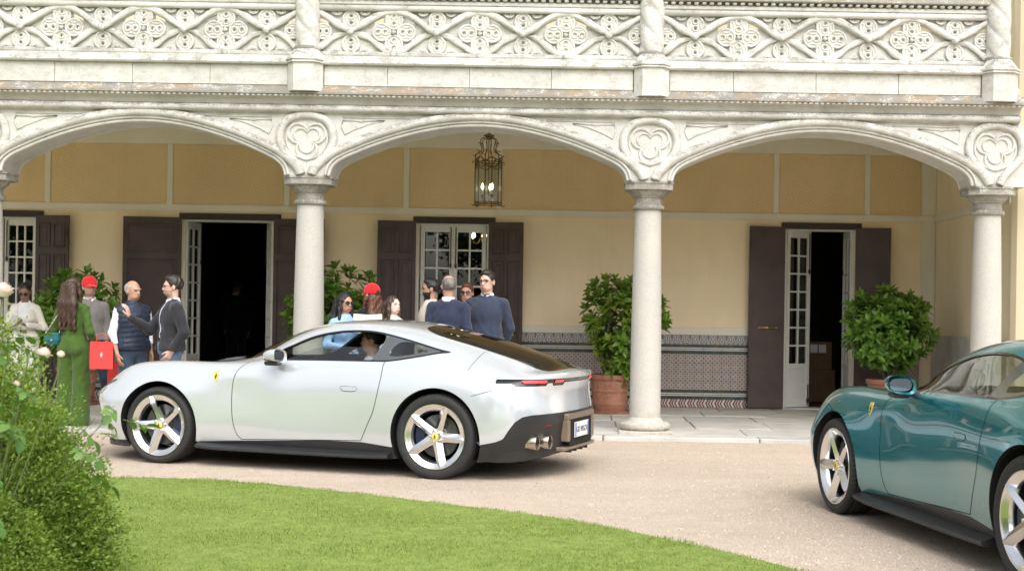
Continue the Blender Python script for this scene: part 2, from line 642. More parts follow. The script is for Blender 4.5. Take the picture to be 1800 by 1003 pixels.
# terrace: bed + individual slabs
tb = MB().box(-11.5, 4.97, 14.86, 19.52, -0.1, ZT - 0.012)
terrace = tag(tb.build('terrace', 'joint_dirt'), 'pale stone terrace under the arcade', None, kind='structure')
rnd = random.Random(4)
rows = [14.85, 15.20, 16.05, 17.05, 17.95, 18.75, 19.5]
for ri in range(len(rows) - 1):
    y0, y1 = rows[ri], rows[ri + 1]
    x = -11.4 - rnd.random() * 0.6
    while x < 4.95:
        w = (1.5 if ri == 0 else 0.92) * rnd.uniform(0.85, 1.2)
        x1 = min(x + w, 4.955)
        if x1 - x > 0.12:
            top = ZT + rnd.uniform(-0.003, 0.003)
            MB().box(x + 0.007, x1 - 0.007, y0 + 0.006, y1 - 0.006, ZT - 0.05, top, 0.006).build('paving_slab', 'paving', terrace)
        x = x1

# ================================================================== villa
villa = thing('villa', 'cream villa with white carved stone arcade, balustrade and brown shutters', 'building', (0, 0, 0))
COLS = [-10.45, -6.75, -3.11, 0.708, 4.547]
YC, YF = 15.5, 15.25          # column axis, front of the spandrels
WY = 19.5                     # back wall of the loggia

# ---- columns
shaft_prof = [(0.176, 0.15), (0.176, 0.2), (0.1735, 0.6), (0.171, 1.1), (0.165, 1.6), (0.156, 2.1), (0.148, 2.5), (0.146, 2.56)]
base_prof = [(0.262, 0.075), (0.283, 0.09), (0.290, 0.115), (0.283, 0.142), (0.258, 0.158), (0.215, 0.165), (0.196, 0.185), (0.180, 0.215)]
cap_prof = [(0.150, 2.545), (0.178, 2.552), (0.187, 2.572), (0.178, 2.596), (0.156, 2.604), (0.153, 2.66), (0.156, 2.675), (0.172, 2.682), (0.172, 2.692), (0.182, 2.70), (0.212, 2.725), (0.228, 2.752), (0.232, 2.765)]
shaft_me = MB().lathe(shaft_prof, 40).mesh('shaft', 'granite', True, 50)
pl = MB().box(-0.30, 0.30, -0.30, 0.30, 0.03, 0.075, 0.008)
pl.lathe(base_prof, 40)
base_me = pl.mesh('base', 'granite', True, 40)
cp = MB().lathe(cap_prof, 40)
ab = [(-0.265, -0.17), (-0.17, -0.265), (0.17, -0.265), (0.265, -0.17), (0.265, 0.17), (0.17, 0.265), (-0.17, 0.265), (-0.265, 0.17)]
cp.prism_z(ab, 2.763, 2.835)
cp.prism_z([(x * 1.035, y * 1.035) for x, y in ab], 2.83, 2.852)
cap_me = cp.mesh('capital', 'stone_capital', True, 35)
for cxx in COLS:
    c = sub('column', villa, (cxx, YC, 0))
    put('base', base_me, c)
    put('shaft', shaft_me, c)
    put('capital', cap_me, c)

# ---- arches: one spandrel wall piece and its mouldings per bay
ARCH = [(1.667, 2.838), (1.655, 2.90), (1.625, 2.965), (1.56, 3.025), (1.475, 3.072), (1.39, 3.11), (1.2, 3.19), (0.9, 3.292), (0.6, 3.37), (0.3, 3.42), (0.0, 3.437)]
HB = 1.915
pts = [(-dx, z) for dx, z in ARCH] + [(dx, z) for dx, z in ARCH[::-1][1:]]
ARCHP = interp_path(pts, 4)


def offset_path(path, d):
    out = []
    for i, p in enumerate(path):
        a = np.array(path[max(0, i - 1)])
        b = np.array(path[min(len(path) - 1, i + 1)])
        t = (b - a) / np.linalg.norm(b - a)
        out.append((p[0] - t[1] * d, p[1] + t[0] * d))
    return out


for bi in range(len(COLS) - 1):
    xl, xr = COLS[bi], COLS[bi + 1]
    xc, k = (xl + xr) / 2, (xr - xl) / 2 / HB
    AP = [(xc + x * k, z) for x, z in ARCHP]
    arch = sub('arch', villa)
    poly = [(xl + 0.001, 2.852), (AP[0][0], 2.852)] + [p for p in AP if p[1] > 2.853] + [(AP[-1][0], 2.852), (xr - 0.001, 2.852), (xr - 0.001, 3.54), (xl + 0.001, 3.54)]
    # wall built in thin quads so the arched face stays clean
    w = MB()
    inner = [p for p in poly[1:-3]]
    n = len(inner)
    for yy, flip in ((YF, 1), (YC + 0.25, -1)):
        V = [(x, yy, z) for x, z in inner] + [(x, yy, 3.54) for x, z in inner]
        F = [(i, i + 1, n + i + 1, n + i) for i in range(n - 1)]
        w.add(V, [f[::flip] for f in F])
    w.add([(x, YF, z) for x, z in inner] + [(x, YC + 0.25, z) for x, z in inner], [(i, i + n, i + n + 1, i + 1) for i in range(n - 1)])
    for xa, xb in ((xl + 0.001, inner[0][0]), (inner[-1][0], xr - 0.001)):
        w.box(xa, xb, YF, YC + 0.25, 2.852, 3.54)
    w.build('spandrel_wall', 'stone_plain', arch, fix=False)
    # mouldings
    big = offset_path(AP, 0.098)
    pth = [(x, YF - 0.022, z) for x, z in big if z > 3.10 and abs(x - xc) < 1.60 * k]
    ends = [(xl + 0.065, YF - 0.01, 2.87), (xl + 0.105, YF - 0.01, 2.945), (xl + 0.205, YF - 0.008, 3.045)]
    endr = [(xr - (x - xl), y, z) for x, y, z in ends][::-1]
    MB().tube(interp_path(ends + pth[1:-1:3] + endr, 4), 0.050, 14).build('archivolt_roll', 'stone_roll', arch, True)
    for off, rad, yy in ((0.010, 0.024, 0.012), (0.040, 0.015, -0.018)):
        MB().tube([(x, YF + yy, z) for x, z in offset_path(AP, off) if z > 2.85], rad, 8).build('arch_fillet', 'stone_plain', arch, True)
    # inner edge at the back of the soffit
    MB().tube([(x, YC + 0.26, z) for x, z in offset_path(AP, 0.01) if z > 2.85], 0.02, 8).build('arch_fillet', 'stone_plain', arch, True)
    # carved cusped fields in the two spandrels
    for s in (-1, 1):
        q = []
        e = xl if s < 0 else xr
        P = [(0.40, 3.475), (0.55, 3.475), (0.60, 3.462), (0.645, 3.475), (0.86, 3.475), (0.70, 3.445), (0.52, 3.375), (0.42, 3.32), (0.40, 3.37), (0.385, 3.42)]
        q = [(e - s * x, YF - 0.002, z) for x, z in P]
        MB().tube(q, 0.012, 6, closed=True).build('spandrel_panel', 'stone_plain', arch, True)
        q2 = [(e - s * x, YF - 0.002, z) for x, z in [(0.40, 3.508), (1.15, 3.508)]]
        MB().tube(q2, 0.012, 6).build('spandrel_panel', 'stone_plain', arch, True)


MB().box(COLS[-1] + 0.001, 4.90, YF, YC + 0.25, 2.852, 3.54).build('spandrel_end', 'stone_plain', villa)

# ---- trefoil medallions above the columns
def trefoil(scale, cx_=0, cz=3.268, n=96):
    lobes = [(-0.082, 0.045, 0.088), (0.082, 0.045, 0.088), (0.0, -0.098, 0.092)]
    out = []
    for i in range(n):
        a = 2 * PI * i / n
        dx, dz = math.cos(a), math.sin(a)
        best = 0.0
        for (lx, lz, lr) in lobes:
            bq = dx * lx + dz * lz
            cq = lx * lx + lz * lz - lr * lr
            disc = bq * bq - cq
            if disc > 0:
                best = max(best, bq + math.sqrt(disc))
        out.append((cx_ + dx * best * scale, cz + dz * best * scale))
    return out


ring = [(0.05, 2.87), (0.085, 2.95), (0.165, 3.04), (0.25, 3.13), (0.295, 3.24), (0.285, 3.36), (0.225, 3.455), (0.12, 3.512), (0.0, 3.53)]
ring_path = interp_path([(x, -0.014, z) for x, z in ring] + [(-x, -0.014, z) for x, z in ring[::-1][1:]], 5)
ring_me = MB().tube(ring_path, [0.045] * len(ring_path), 12).mesh('medallion_ring', 'stone', True)
t_in = MB().tube([(x, -0.004, z) for x, z in trefoil(0.84)], 0.013, 8, closed=True).mesh('trefoil_moulding', 'stone_plain', True)
t_out = MB().tube([(x, -0.005, z) for x, z in trefoil(1.22)], 0.017, 8, closed=True).mesh('trefoil_moulding', 'stone_plain', True)
disc_me = MB().tube([(0.228 * math.cos(2 * PI * i / 48), -0.004, 3.268 + 0.228 * math.sin(2 * PI * i / 48)) for i in range(48)], 0.014, 6, closed=True).mesh('medallion_rim', 'stone_plain', True)
cusp = MB()
for a in (90, 210, 330):
    cxp, czp = 0.19 * math.cos(R(a)), 3.268 + 0.19 * math.sin(R(a))
    cusp.prism([(cxp - 0.035, czp + 0.012), (cxp, czp - 0.02 if a == 90 else czp + 0.02), (cxp + 0.035, czp + 0.012)], -0.012, 0.0)
for cxx in COLS:
    md = sub('medallion', villa, (cxx, YF, 0))
    put('medallion_ring', ring_me, md)
    put('trefoil_moulding', t_in, md)
    put('trefoil_moulding', t_out, md)
    put('medallion_rim', disc_me, md)

# ---- entablature
XL, XR = -12.0, 4.80
ent = sub('entablature', villa)


def arc(cy, cz, r, a0, a1, n=8):
    return [(cy + r * math.cos(R(a0 + (a1 - a0) * i / n)), cz + r * math.sin(R(a0 + (a1 - a0) * i / n))) for i in range(n + 1)]


MB().sweep_x([(15.72, 3.54)] + [(YF - 0.01, 3.54), (YF - 0.03, 3.556)] + arc(YF - 0.055, 3.595, 0.038, 260, 100) + [(YF - 0.02, 3.64), (15.72, 3.64)], XL, XR, 40).build('roll_moulding', 'stone_roll', ent, True, 40)
MB().sweep_x([(15.72, 3.6405), (YF - 0.04, 3.6405), (YF - 0.045, 3.652)] + [(YF - 0.05 - 0.085 * (1 - math.cos(R(a))), 3.652 + 0.07 * math.sin(R(a))) for a in range(10, 91, 16)] + [(YF - 0.14, 3.731), (15.72, 3.731)], XL, XR + 0.005, 30).build('cavetto_moulding', 'stone_plain', ent, True, 40)
MB().sweep_x([(15.72, 3.7315), (YF - 0.145, 3.7315), (YF - 0.182, 3.737), (YF - 0.186, 3.757), (YF - 0.172, 3.766), (YF - 0.12, 3.815), (YF - 0.112, 3.835), (15.72, 3.84)], XL, XR + 0.02, 60).build('weathered_ledge', 'stone_ledge', ent, False)
# small dentils beneath the ledge, kept as one run
dn = MB()
x = XL
while x < XR:
    dn.box(x, x + 0.034, YF - 0.168, YF - 0.146, 3.714, 3.7312)
    x += 0.062
tag(dn.build('dentil_run', 'stone_roll', ent), kind='stuff')
rnd = random.Random(9)
for bi in range(len(COLS) - 1):
    xl, xr = COLS[bi] + 0.20, COLS[bi + 1] - 0.20
    n = 4
    # half motifs at the ends like the joints in the stone
    e = [xl] + [xl + (xr - xl) * t for t in (0.205, 0.47, 0.735)] + [xr]
    for i in range(len(e) - 1):
        MB().box(e[i] + 0.002, e[i + 1] - 0.002, YF - 0.11 + rnd.uniform(-0.003, 0.003), 15.70, 3.84, 4.064, 0.004).build('plinth_block', 'stone', ent)
MB().sweep_x([(15.7, 4.065), (YF - 0.145, 4.065), (YF - 0.165, 4.07), (YF - 0.175, 4.085), (YF - 0.165, 4.10), (YF - 0.15, 4.107), (YF - 0.145, 4.16), (YF - 0.10, 4.172), (15.7, 4.172)], XL, 4.5, 60).build('plinth_cap', 'stone', ent, True, 30)
MB().box(XL, 4.95, 15.71, 19.6, 3.95, 4.02).build('balcony_floor', 'stone_plain', ent)

# ---- balustrade: interlaced branch waves, pierced foils
bal_tube = {}
ZB, ZTOP = 4.205, 4.70


def lobe_mesh(rx=0.092, name='foil'):
    """round foil with a raised double rim and two drilled eyes (axis along y, eyes stacked on z)"""
    b = MB()
    n = 28
    eyes = [(0, 0.040, 0.017), (0, -0.040, 0.017)]
    # plate as a ring mesh around the two eyes: two half discs, each a ring from its eye to the outline
    for s, (ex, ez, er) in zip((1, -1), eyes):
        outer, inner = [], []
        for i in range(n + 1):
            a = PI * i / n if s > 0 else PI + PI * i / n
            outer.append((rx * math.cos(a), rx * 1.04 * math.sin(a)))
        m = 6
        for i in range(1, m):
            outer.append((outer[n][0] + (outer[0][0] - outer[n][0]) * i / m, 0.0))
        for (ox, oz) in outer:
            a = math.atan2(oz - ez, ox - ex)
            inner.append((ex + er * math.cos(a), ez + er * math.sin(a)))
        q = len(outer)
        V = []
        for yy in (-0.012, 0.028):
            V += [(x_, yy, z_) for x_, z_ in outer] + [(x_, yy, z_) for x_, z_ in inner]
        F = []
        for i in range(q):
            j = (i + 1) % q
            F.append((i, j, q + j, q + i))
            F.append((2 * q + i, 3 * q + i, 3 * q + j, 2 * q + j))
            F.append((q + i, q + j, 3 * q + j, 3 * q + i))
        for i in range(n):
            F.append((i, 2 * q + i, 2 * q + i + 1, i + 1))
        b.add(V, F)
        b.tube([(ex + 0.031 * math.cos(2 * PI * i / 20), -0.014, ez + 0.031 * math.sin(2 * PI * i / 20)) for i in range(20)], 0.0085, 6, closed=True)
    b.tube([(rx * math.cos(2 * PI * i / 32), -0.010, rx * 1.04 * math.sin(2 * PI * i / 32)) for i in range(32)], 0.013, 8, closed=True)
    for s in (-1, 1):
        b.tube([(s * (0.080 - 0.026 * math.cos(R(t))), -0.014, 0.05 * math.sin(R(t))) for t in range(-70, 71, 14)], 0.0075, 6)
    return b.mesh(name, 'stone_plain', True, 50)


foil_me = lobe_mesh()
small_me = MB().tube([(0.05 * math.cos(R(a)), 0, 0.035 * math.sin(R(a))) for a in range(0, 181, 15)], 0.010, 6).tube([(0.026 * math.cos(R(a)), -0.004, 0.022 * math.sin(R(a))) for a in range(0, 181, 20)], 0.007, 6).mesh('cusp_arc', 'stone_plain', True)
boss = MB()
bmk = bmesh.new()
bmesh.ops.create_icosphere(bmk, subdivisions=2, radius=0.040)
rk = random.Random(3)
for p in bmk.verts:
    p.co *= 1 + rk.uniform(-0.22, 0.22)
boss.bm(bmk)
boss_me = boss.mesh('knot', 'stone_roll', True)
YB = 15.215
for bi in range(len(COLS) - 1):
    xl, xr = COLS[bi], COLS[bi + 1]
    bal = sub('balustrade', villa)
    sp = (xr - xl) / 4.0            # knot spacing
    zc, amp = (ZB + ZTOP) / 2, 0.235
    # rails
    MB().tube([(xl + 0.11, YB - 0.01, ZB - 0.005), (xr - 0.11, YB - 0.01, ZB - 0.005)], 0.032, 10).build('bottom_rail', 'stone_ledge' if False else 'stone_roll', bal, True)
    MB().tube([(xl + 0.11, YB - 0.01, ZTOP + 0.015), (xr - 0.11, YB - 0.01, ZTOP + 0.015)], 0.036, 10).build('top_rail', 'stone_plain', bal, True)
    MB().box(xl + 0.1, xr - 0.1, YB - 0.03, YB + 0.12, 4.753, 4.80, 0.008).build('rail_cap', 'stone', bal)
    dt = MB()
    x = xl + 0.12
    while x < xr - 0.14:
        dt.box(x, x + 0.05, YB - 0.065, YB + 0.05, 4.802, 4.836, 0.012)
        x += 0.085
    tag(dt.build('bead_run', 'stone_roll', bal), kind='stuff')
    MB().box(xl + 0.1, xr - 0.1, YB - 0.085, YB + 0.2, 4.838, 4.95, 0.01).build('handrail', 'stone_ledge', bal)
    for ph in (1, -1):
        P, P2 = [], []
        n = 96
        rr = []
        for i in range(n + 1):
            t = i / n
            x = xl + (xr - xl) * t
            u = (x - xl) / sp                      # knots at u = 0.5, 1.5, 2.5, 3.5
            # one branch runs above, one below: they swing apart round each foil and touch at the knots
            z = zc + ph * (0.012 + (amp - 0.012) * (0.5 + 0.5 * math.cos(2 * PI * u)) ** (0.72 if ph > 0 else 1.35))
            yy = YB - 0.012 + 0.016 * math.cos(2 * PI * u + (0 if ph > 0 else PI))
            P.append((x, yy - 0.012 * ph, z + 0.006 * math.sin(u * 11 + ph)))
            P2.append((x, YB + 0.02, zc + (z - zc) * 0.86))
            rr.append(0.034 + 0.006 * math.sin(u * 17 + 2 * ph) + 0.004 * math.sin(u * 41))
        MB().tube(P, rr, 10, sx=0.55, up=(0, 0, 1)).build('branch_moulding', 'stone', bal, True)
        MB().tube(P2, 0.020, 8, sx=1.6).build('branch_fillet', 'stone_plain', bal, True)
    # pierced web that fills each lens between the branches
    def web(xc_, half):
        nx, nz = 64, 40
        V, F = [], []
        for yy in (YB + 0.026, YB + 0.046):
            o_ = len(V)
            for i in range(nx + 1):
                u = (i / nx - 0.5) * 2
                hz = max(0.0, 0.5 + 0.5 * math.cos(PI * u))
                hu, hl_ = amp * hz ** 0.72, amp * hz ** 1.35
                for k_ in range(nz + 1):
                    V.append((u * sp / 2 * half[1] if u > 0 else u * sp / 2 * half[0], yy, zc - hl_ + (hu + hl_) * k_ / nz))
            for i in range(nx):
                for k_ in range(nz):
                    a_ = o_ + i * (nz + 1) + k_
                    cx_ = sum(V[q_][0] for q_ in (a_, a_ + nz + 2)) / 2
                    cz_ = sum(V[q_][2] for q_ in (a_, a_ + nz + 2)) / 2 - zc
                    ax_, az_ = abs(cx_), abs(cz_)
                    if min(math.hypot(ax_, az_ - 0.132), math.hypot(ax_ - 0.136, az_)) > 0.114 and ax_ < 0.23 and abs(k_ / nz - 0.5) * 2 < 0.80 and ax_ > 0.06:
                        continue
                    if min(math.hypot(ax_, az_ - 0.092), math.hypot(ax_, az_ - 0.172), math.hypot(ax_ - 0.096, az_), math.hypot(ax_ - 0.176, az_)) < 0.019:
                        continue
                    F.append((a_, a_ + nz + 1, a_ + nz + 2, a_ + 1))
        w_ = MB()
        w_.add(V, F)
        w_.build('tracery_web', 'stone_plain', bal, loc=(xc_, 0, 0), fix=False)
    for q in range(0, 5):
        xk = xl + sp * q
        web(xk, (1 if q > 0 else 0, 1 if q < 4 else 0))
        # cell centre at every knot spacing (between crossings)
        if 0 < q < 4:
            for (dx, dz, rot) in ((0, 0.132, 0), (0, -0.132, 0), (-0.136, 0, 1), (0.136, 0, 1)):
                put('foil', foil_me, bal, (xk + dx, YB + 0.01, zc + dz), (0, R(90) * rot, 0), (1, 1.0, 1))
            put('knot', boss_me, bal, (xk, YB - 0.03, ZB + 0.0), None, (0.9, 0.9, 0.9))
            put('knot', boss_me, bal, (xk, YB - 0.02, zc), None, (0.62, 0.62, 0.62))
        else:
            s = 1 if q == 0 else -1
            put('foil', foil_me, bal, (xk + s * 0.17, YB + 0.01, zc), (0, R(90), 0), (0.9, 1, 0.9))
        if q < 4:
            xm = xk + sp / 2
            put('knot', boss_me, bal, (xm, YB - 0.035, zc))
            for s in (1, -1):
                put('foil', foil_me, bal, (xm, YB + 0.012, zc + s * 0.135), None, (0.98, 1.0, 0.98))
                for d in (-0.155, 0.155):
                    put('cusp_arc', small_me, bal, (xm + d, YB + 0.004, zc + s * 0.222), (0, 0 if s < 0 else R(180), 0))
                # web plate behind the half cells
                tri = []
                for i in range(13):
                    u = (i / 12 - 0.5)
                    tri.append((xm + u * sp * 0.92, zc + s * amp * (0.5 - 0.5 * math.cos(2 * PI * u * 0.92)) ** (0.72 if s > 0 else 1.35)))
                wb_ = MB()
                V, F = [], []
                for (xx, zz) in tri:
                    V += [(xx, YB + 0.03, zz), (xx, YB + 0.03, zc + s * 0.245), (xx, YB + 0.05, zz), (xx, YB + 0.05, zc + s * 0.245)]
                for i in range(12):
                    a = 4 * i
                    F += [(a, a + 4, a + 5, a + 1), (a + 2, a + 3, a + 7, a + 6)]
                # the plate is pierced where the foil's eyes are: leave the middle open
                wb_.add(V, F)
                wb_.build('tracery_web', 'stone_plain', bal, fix=False)

# ---- twisted posts
def twist(r, h, a):
    return r * (1.03 - 0.16 * (1 - abs(math.sin(1.5 * (a + h * 7.4)))) ** 2.2)


for cxx in COLS:
    post = sub('balustrade_post', villa, (cxx, 15.20, 0))
    o8 = lambda w, d: [(-w, -d * 0.45), (-w * 0.55, -d), (w * 0.55, -d), (w, -d * 0.45), (w, 0.2), (-w, 0.2)]
    MB().prism_z(o8(0.195, 0.21), 3.765, 4.075).build('post_plinth', 'stone', post)
    q = MB().prism_z(o8(0.215, 0.232), 4.075, 4.092)
    q.prism_z(o8(0.205, 0.22), 4.092, 4.104)
    q.prism_z(o8(0.218, 0.235), 4.104, 4.128)
    V = [(x_, y_, 4.128) for x_, y_ in o8(0.21, 0.228)] + [(x_, y_, 4.235) for x_, y_ in o8(0.135, 0.145)]
    q.add(V, [(i, (i + 1) % 6, 6 + (i + 1) % 6, 6 + i) for i in range(6)])
    q.build('post_base', 'stone_roll', post)
    MB().lathe([(0.13, 4.22), (0.15, 4.235), (0.155, 4.25), (0.148, 4.268), (0.128, 4.275)], 28).build('post_ring', 'stone_capital', post, True)
    MB().lathe([(0.132, 4.27 + 0.02 * i) for i in range(60)], 60, fn=twist).build('twisted_shaft', 'stone', post, True, 60)

# ---- back wall of the loggia with its openings
OPEN = [(-8.82, -7.79), (-5.719, -4.416), (-2.393, -1.365), (2.843, 3.838)]
ZH = 2.605
bw = sub('loggia_wall', villa)
x = -12.0
for (a, b) in OPEN + [(4.98, None)]:
    MB().box(x, a, WY, WY + 0.32, ZT, 2.72).build('wall', 'plaster_cream', bw)
    if b:
        MB().box(a, b, WY, WY + 0.32, ZH + 0.09, 2.72).build('wall', 'plaster_cream', bw)
        MB().box(a - 0.05, b + 0.09, WY - 0.03, WY + 0.2, ZH, ZH + 0.0895, 0.005).build('lintel', 'lintel_brown', bw)
        x = b
MB().box(-12, 4.98, WY, WY + 0.32, 2.72, 3.92).build('wall', 'plaster_cream', bw)
MB().box(-12, 4.98, WY - 0.022, WY, 2.722, 2.815, 0.004).build('wall_band', 'trim_white', bw)
MB().box(-12, 4.98, WY - 0.022, WY, 3.67, 3.90, 0.004).build('wall_band', 'trim_white', bw)
strips = [-9.4, -7.647, -5.907, -4.245, -2.549, -1.224, 0.86, 2.711, 4.006, 4.88]
for i, s in enumerate(strips):
    hw = 0.105 if i == len(strips) - 1 else 0.042
    MB().box(s - hw, s + hw - 0.002, WY - 0.0225, WY, 2.8155, 3.6695, 0.004).build('wall_strip', 'trim_white', bw)
    if i:
        p0 = strips[i - 1] + 0.042
        MB().box(p0 + 0.006, s - hw - 0.006, WY - 0.010, WY - 0.001, 2.822, 3.663).build('relief_panel', 'plaster_ochre', bw)
MB().box(4.775, 4.978, WY - 0.0226, WY, ZT + 1.05, 2.7215).build('wall_strip', 'trim_white', bw)
MB().box(-12.2, 5.2, YC + 0.26, WY + 0.3, 3.90, 3.949).build('loggia_ceiling', 'ceiling_plaster', villa)
MB().box(-12.2, 4.98, YC + 0.26, YC + 0.40, 3.45, 3.90).build('ceiling_beam', 'ceiling_plaster', villa)

# ---- tiled dado
tile_me = {}
for nm, hw, hh in (('tile_star', 0.0629, 0.0629), ('tile_frieze', 0.0629, 0.0629), ('tile_base', 0.0629, 0.056), ('tile_green', 0.0629, 0.0165), ('tile_stripe', 0.0629, 0.030)):
    tile_me[nm] = MB().box(-hw, hw, -0.008, 0.006, -hh, hh, 0.0022).mesh('glazed_tile', nm)
spans = [(-7.30, -6.50), (-3.72, -2.90), (-0.88, 2.36), (4.32, 4.775)]
courses = [('tile_base', 0.105), ('tile_green', 0.1815), ('tile_stripe', 0.230), ('tile_green', 0.279),
           ('tile_star', 0.361), ('tile_star', 0.4885), ('tile_star', 0.616), ('tile_star', 0.7435), ('tile_green', 0.826), ('tile_stripe', 0.8745), ('tile_green', 0.923), ('tile_frieze', 1.0055)]
for (a, b) in spans:
    dado = sub('tiled_dado', villa, (0, WY - 0.012, 0))
    MB().box(a, b, -0.002, 0.012, ZT, 1.075).build('mortar_bed', 'joint_dirt', dado)
    MB().box(a, b, -0.014, 0.012, 1.0755, 1.18, 0.004).build('dado_rail', 'trim_white', dado)
    n = int(round((b - a) / 0.1275))
    for nm, z in courses:
        for i in range(n):
            wide = nm in ('tile_green', 'tile_stripe')
            if wide and i % 2:
                continue
            xx = a + (i + 0.5 + (0.5 if wide else 0)) * (b - a) / n
            if wide and i + 1 >= n:
                xx = a + (i + 0.5) * (b - a) / n
            o = put('glazed_tile', tile_me[nm], dado, (xx, 0, z))
            o.scale = ((b - a) / n / 0.1275 * (2.0 if wide and i + 1 < n else 1.0), 1, 1)

# ---- doors, windows and shutters
shut_mb = {}


def shutter(width, x, hinge_left, ang, panels=True, height=2.57, label=None, z0=ZT + 0.012):
    """solid folding shutter, hinged at x, opened back against the wall"""
    s = sub('shutter', villa, (x, WY - 0.03, z0), (0, 0, ang))
    d = 1 if hinge_left else -1
    xs = (0, width) if d > 0 else (-width, 0)
    t = 0.036
    MB().box(xs[0], xs[1], -t, 0, 0, height, 0.004).build('leaf', 'shutter_brown', s)
    if panels:
        mid = (xs[0] + xs[1]) / 2
        cols = [(xs[0] + 0.055, xs[1] - 0.055)] if panels == 1 else [(xs[0] + 0.05, mid - 0.025), (mid + 0.025, xs[1] - 0.05)]
        for (pa, pb) in cols:
            for (za, zb) in (((0.12, 1.02), (1.10, 2.02), (2.12, 2.46)) if panels == 2 else ((0.12, 0.66), (0.74, 1.98), (2.07, 2.47))):
                pn = MB()
                for (u0, u1, v0, v1) in ((pa, pb, za, za + 0.014), (pa, pb, zb - 0.014, zb), (pa, pa + 0.014, za + 0.014, zb - 0.014), (pb - 0.014, pb, za + 0.014, zb - 0.014)):
                    pn.box(u0, u1, -t - 0.013, -t + 0.004, v0, v1, 0.004)
                pn.box(pa + 0.05, pb - 0.05, -t - 0.008, -t + 0.004, za + 0.05, zb - 0.05, 0.004)
                pn.build('panel', 'shutter_brown', s)
    for zz in (0.3, 2.25):
        hg = MB().box(xs[0] + 0.01 if d < 0 else xs[1] - 0.03, xs[0] + 0.03 if d < 0 else xs[1] - 0.01, -t - 0.012, -t, zz, zz + 0.16, 0.003)
        hg.build('hinge_strap', 'dark_iron', s)
    return s, xs, t


def french_leaf(width, x, hinge_left, ang, y=WY + 0.10, cols=2, rows=7, height=2.52, name='french_door', z0=ZT + 0.02, bolt=True):
    """white glazed door leaf: frame, glazing bars, panes, bottom panel"""
    s = sub(name, villa, (x, y, z0), (0, 0, ang))
    d = 1 if hinge_left else -1
    x0, x1 = (0, width) if d > 0 else (-width, 0)
    st, kick = 0.058, 0.62
    fr = MB()
    fr.box(x0, x0 + st, 0, 0.042, 0, height, 0.004)
    fr.box(x1 - st, x1, 0, 0.042, 0, height, 0.004)
    fr.box(x0 + st, x1 - st, 0.001, 0.041, height - 0.10, height, 0.004)
    fr.box(x0 + st, x1 - st, 0.001, 0.041, kick - 0.08, kick, 0.004)
    fr.box(x0 + st, x1 - st, 0.001, 0.041, 0, 0.14, 0.004)
    fr.build('leaf_frame', 'white_paint', s)
    MB().box(x0 + st - 0.005, x1 - st + 0.005, 0.012, 0.03, 0.135, kick - 0.075, 0.003).build('kick_panel', 'white_paint', s)
    gx0, gx1, gz0, gz1 = x0 + st, x1 - st, kick, height - 0.10
    bars = MB()
    bw_ = 0.024
    for i in range(1, cols):
        xx = gx0 + (gx1 - gx0) * i / cols
        bars.box(xx - bw_ / 2, xx + bw_ / 2, 0.004, 0.038, gz0, gz1)
    for j in range(1, rows):
        zz = gz0 + (gz1 - gz0) * j / rows
        bars.box(gx0, gx1, 0.006, 0.036, zz - bw_ / 2, zz + bw_ / 2)
    bars.build('glazing_bar', 'white_paint', s)
    for i in range(cols):
        for j in range(rows):
            xa, xb = gx0 + (gx1 - gx0) * i / cols, gx0 + (gx1 - gx0) * (i + 1) / cols
            za, zb = gz0 + (gz1 - gz0) * j / rows, gz0 + (gz1 - gz0) * (j + 1) / rows
            MB().box(xa + 0.011, xb - 0.011, 0.019, 0.023, za + 0.011, zb - 0.011).build('pane', 'window_glass', s)
    if bolt:
        bx = x1 - 0.035 if d > 0 else x0 + 0.035
        bt = MB().tube([(bx, -0.012, height - 0.62), (bx, -0.012, height - 0.03)], 0.008, 8)
        bt.box(bx - 0.016, bx + 0.016, -0.014, 0, height - 0.60, height - 0.55)
        bt.build('top_bolt', 'dark_iron', s)
        bt = MB().tube([(bx, -0.012, 0.02), (bx, -0.012, 0.32)], 0.009, 8)
        bt.box(bx - 0.018, bx + 0.018, -0.014, 0, 0.06, 0.12)
        bt.build('foot_bolt', 'dark_iron', s)
    return s


def door_frame(a, b):
    f = MB()
    f.box(a, a + 0.032, WY + 0.02, WY + 0.28, ZT, ZH - 0.001, 0.004)
    f.box(b - 0.032, b, WY + 0.02, WY + 0.28, ZT, ZH - 0.001, 0.004)
    f.box(a + 0.032, b - 0.032, WY + 0.02, WY + 0.28, ZH - 0.024, ZH - 0.001, 0.004)
    f.build('door_frame', 'white_paint', villa)
    MB().box(a, b, WY - 0.02, WY + 0.31, ZT - 0.02, ZT + 0.014, 0.004).build('threshold', 'marble_grey', villa)


for a, b in OPEN:
    door_frame(a, b)

# far-left window: closed glazed doors, right shutter open
shutter(0.50, -7.785, True, R(-8), 2)
shutter(0.50, -8.825, False, R(8), 2)
french_leaf(0.46, -8.775, True, 0, cols=3, rows=8)
french_leaf(0.46, -7.835, False, 0, cols=3, rows=8)
# open doorway
shutter(0.80, -5.725, False, R(8), 1)
shutter(0.74, -4.41, True, R(-9), 1)
french_leaf(0.56, -5.665, True, R(86), y=WY + 0.06, cols=2, rows=7)
french_leaf(0.56, -4.47, False, R(-70), y=WY + 0.06, cols=2, rows=7)
# shut window with two leaves
s3 = shutter(0.54, -2.40, False, R(10), 2)
s3b = shutter(0.50, -1.36, True, R(-10), 2)
french_leaf(0.466, -2.346, True, 0, cols=2, rows=7)
french_leaf(0.466, -1.412, False, 0, cols=2, rows=7)
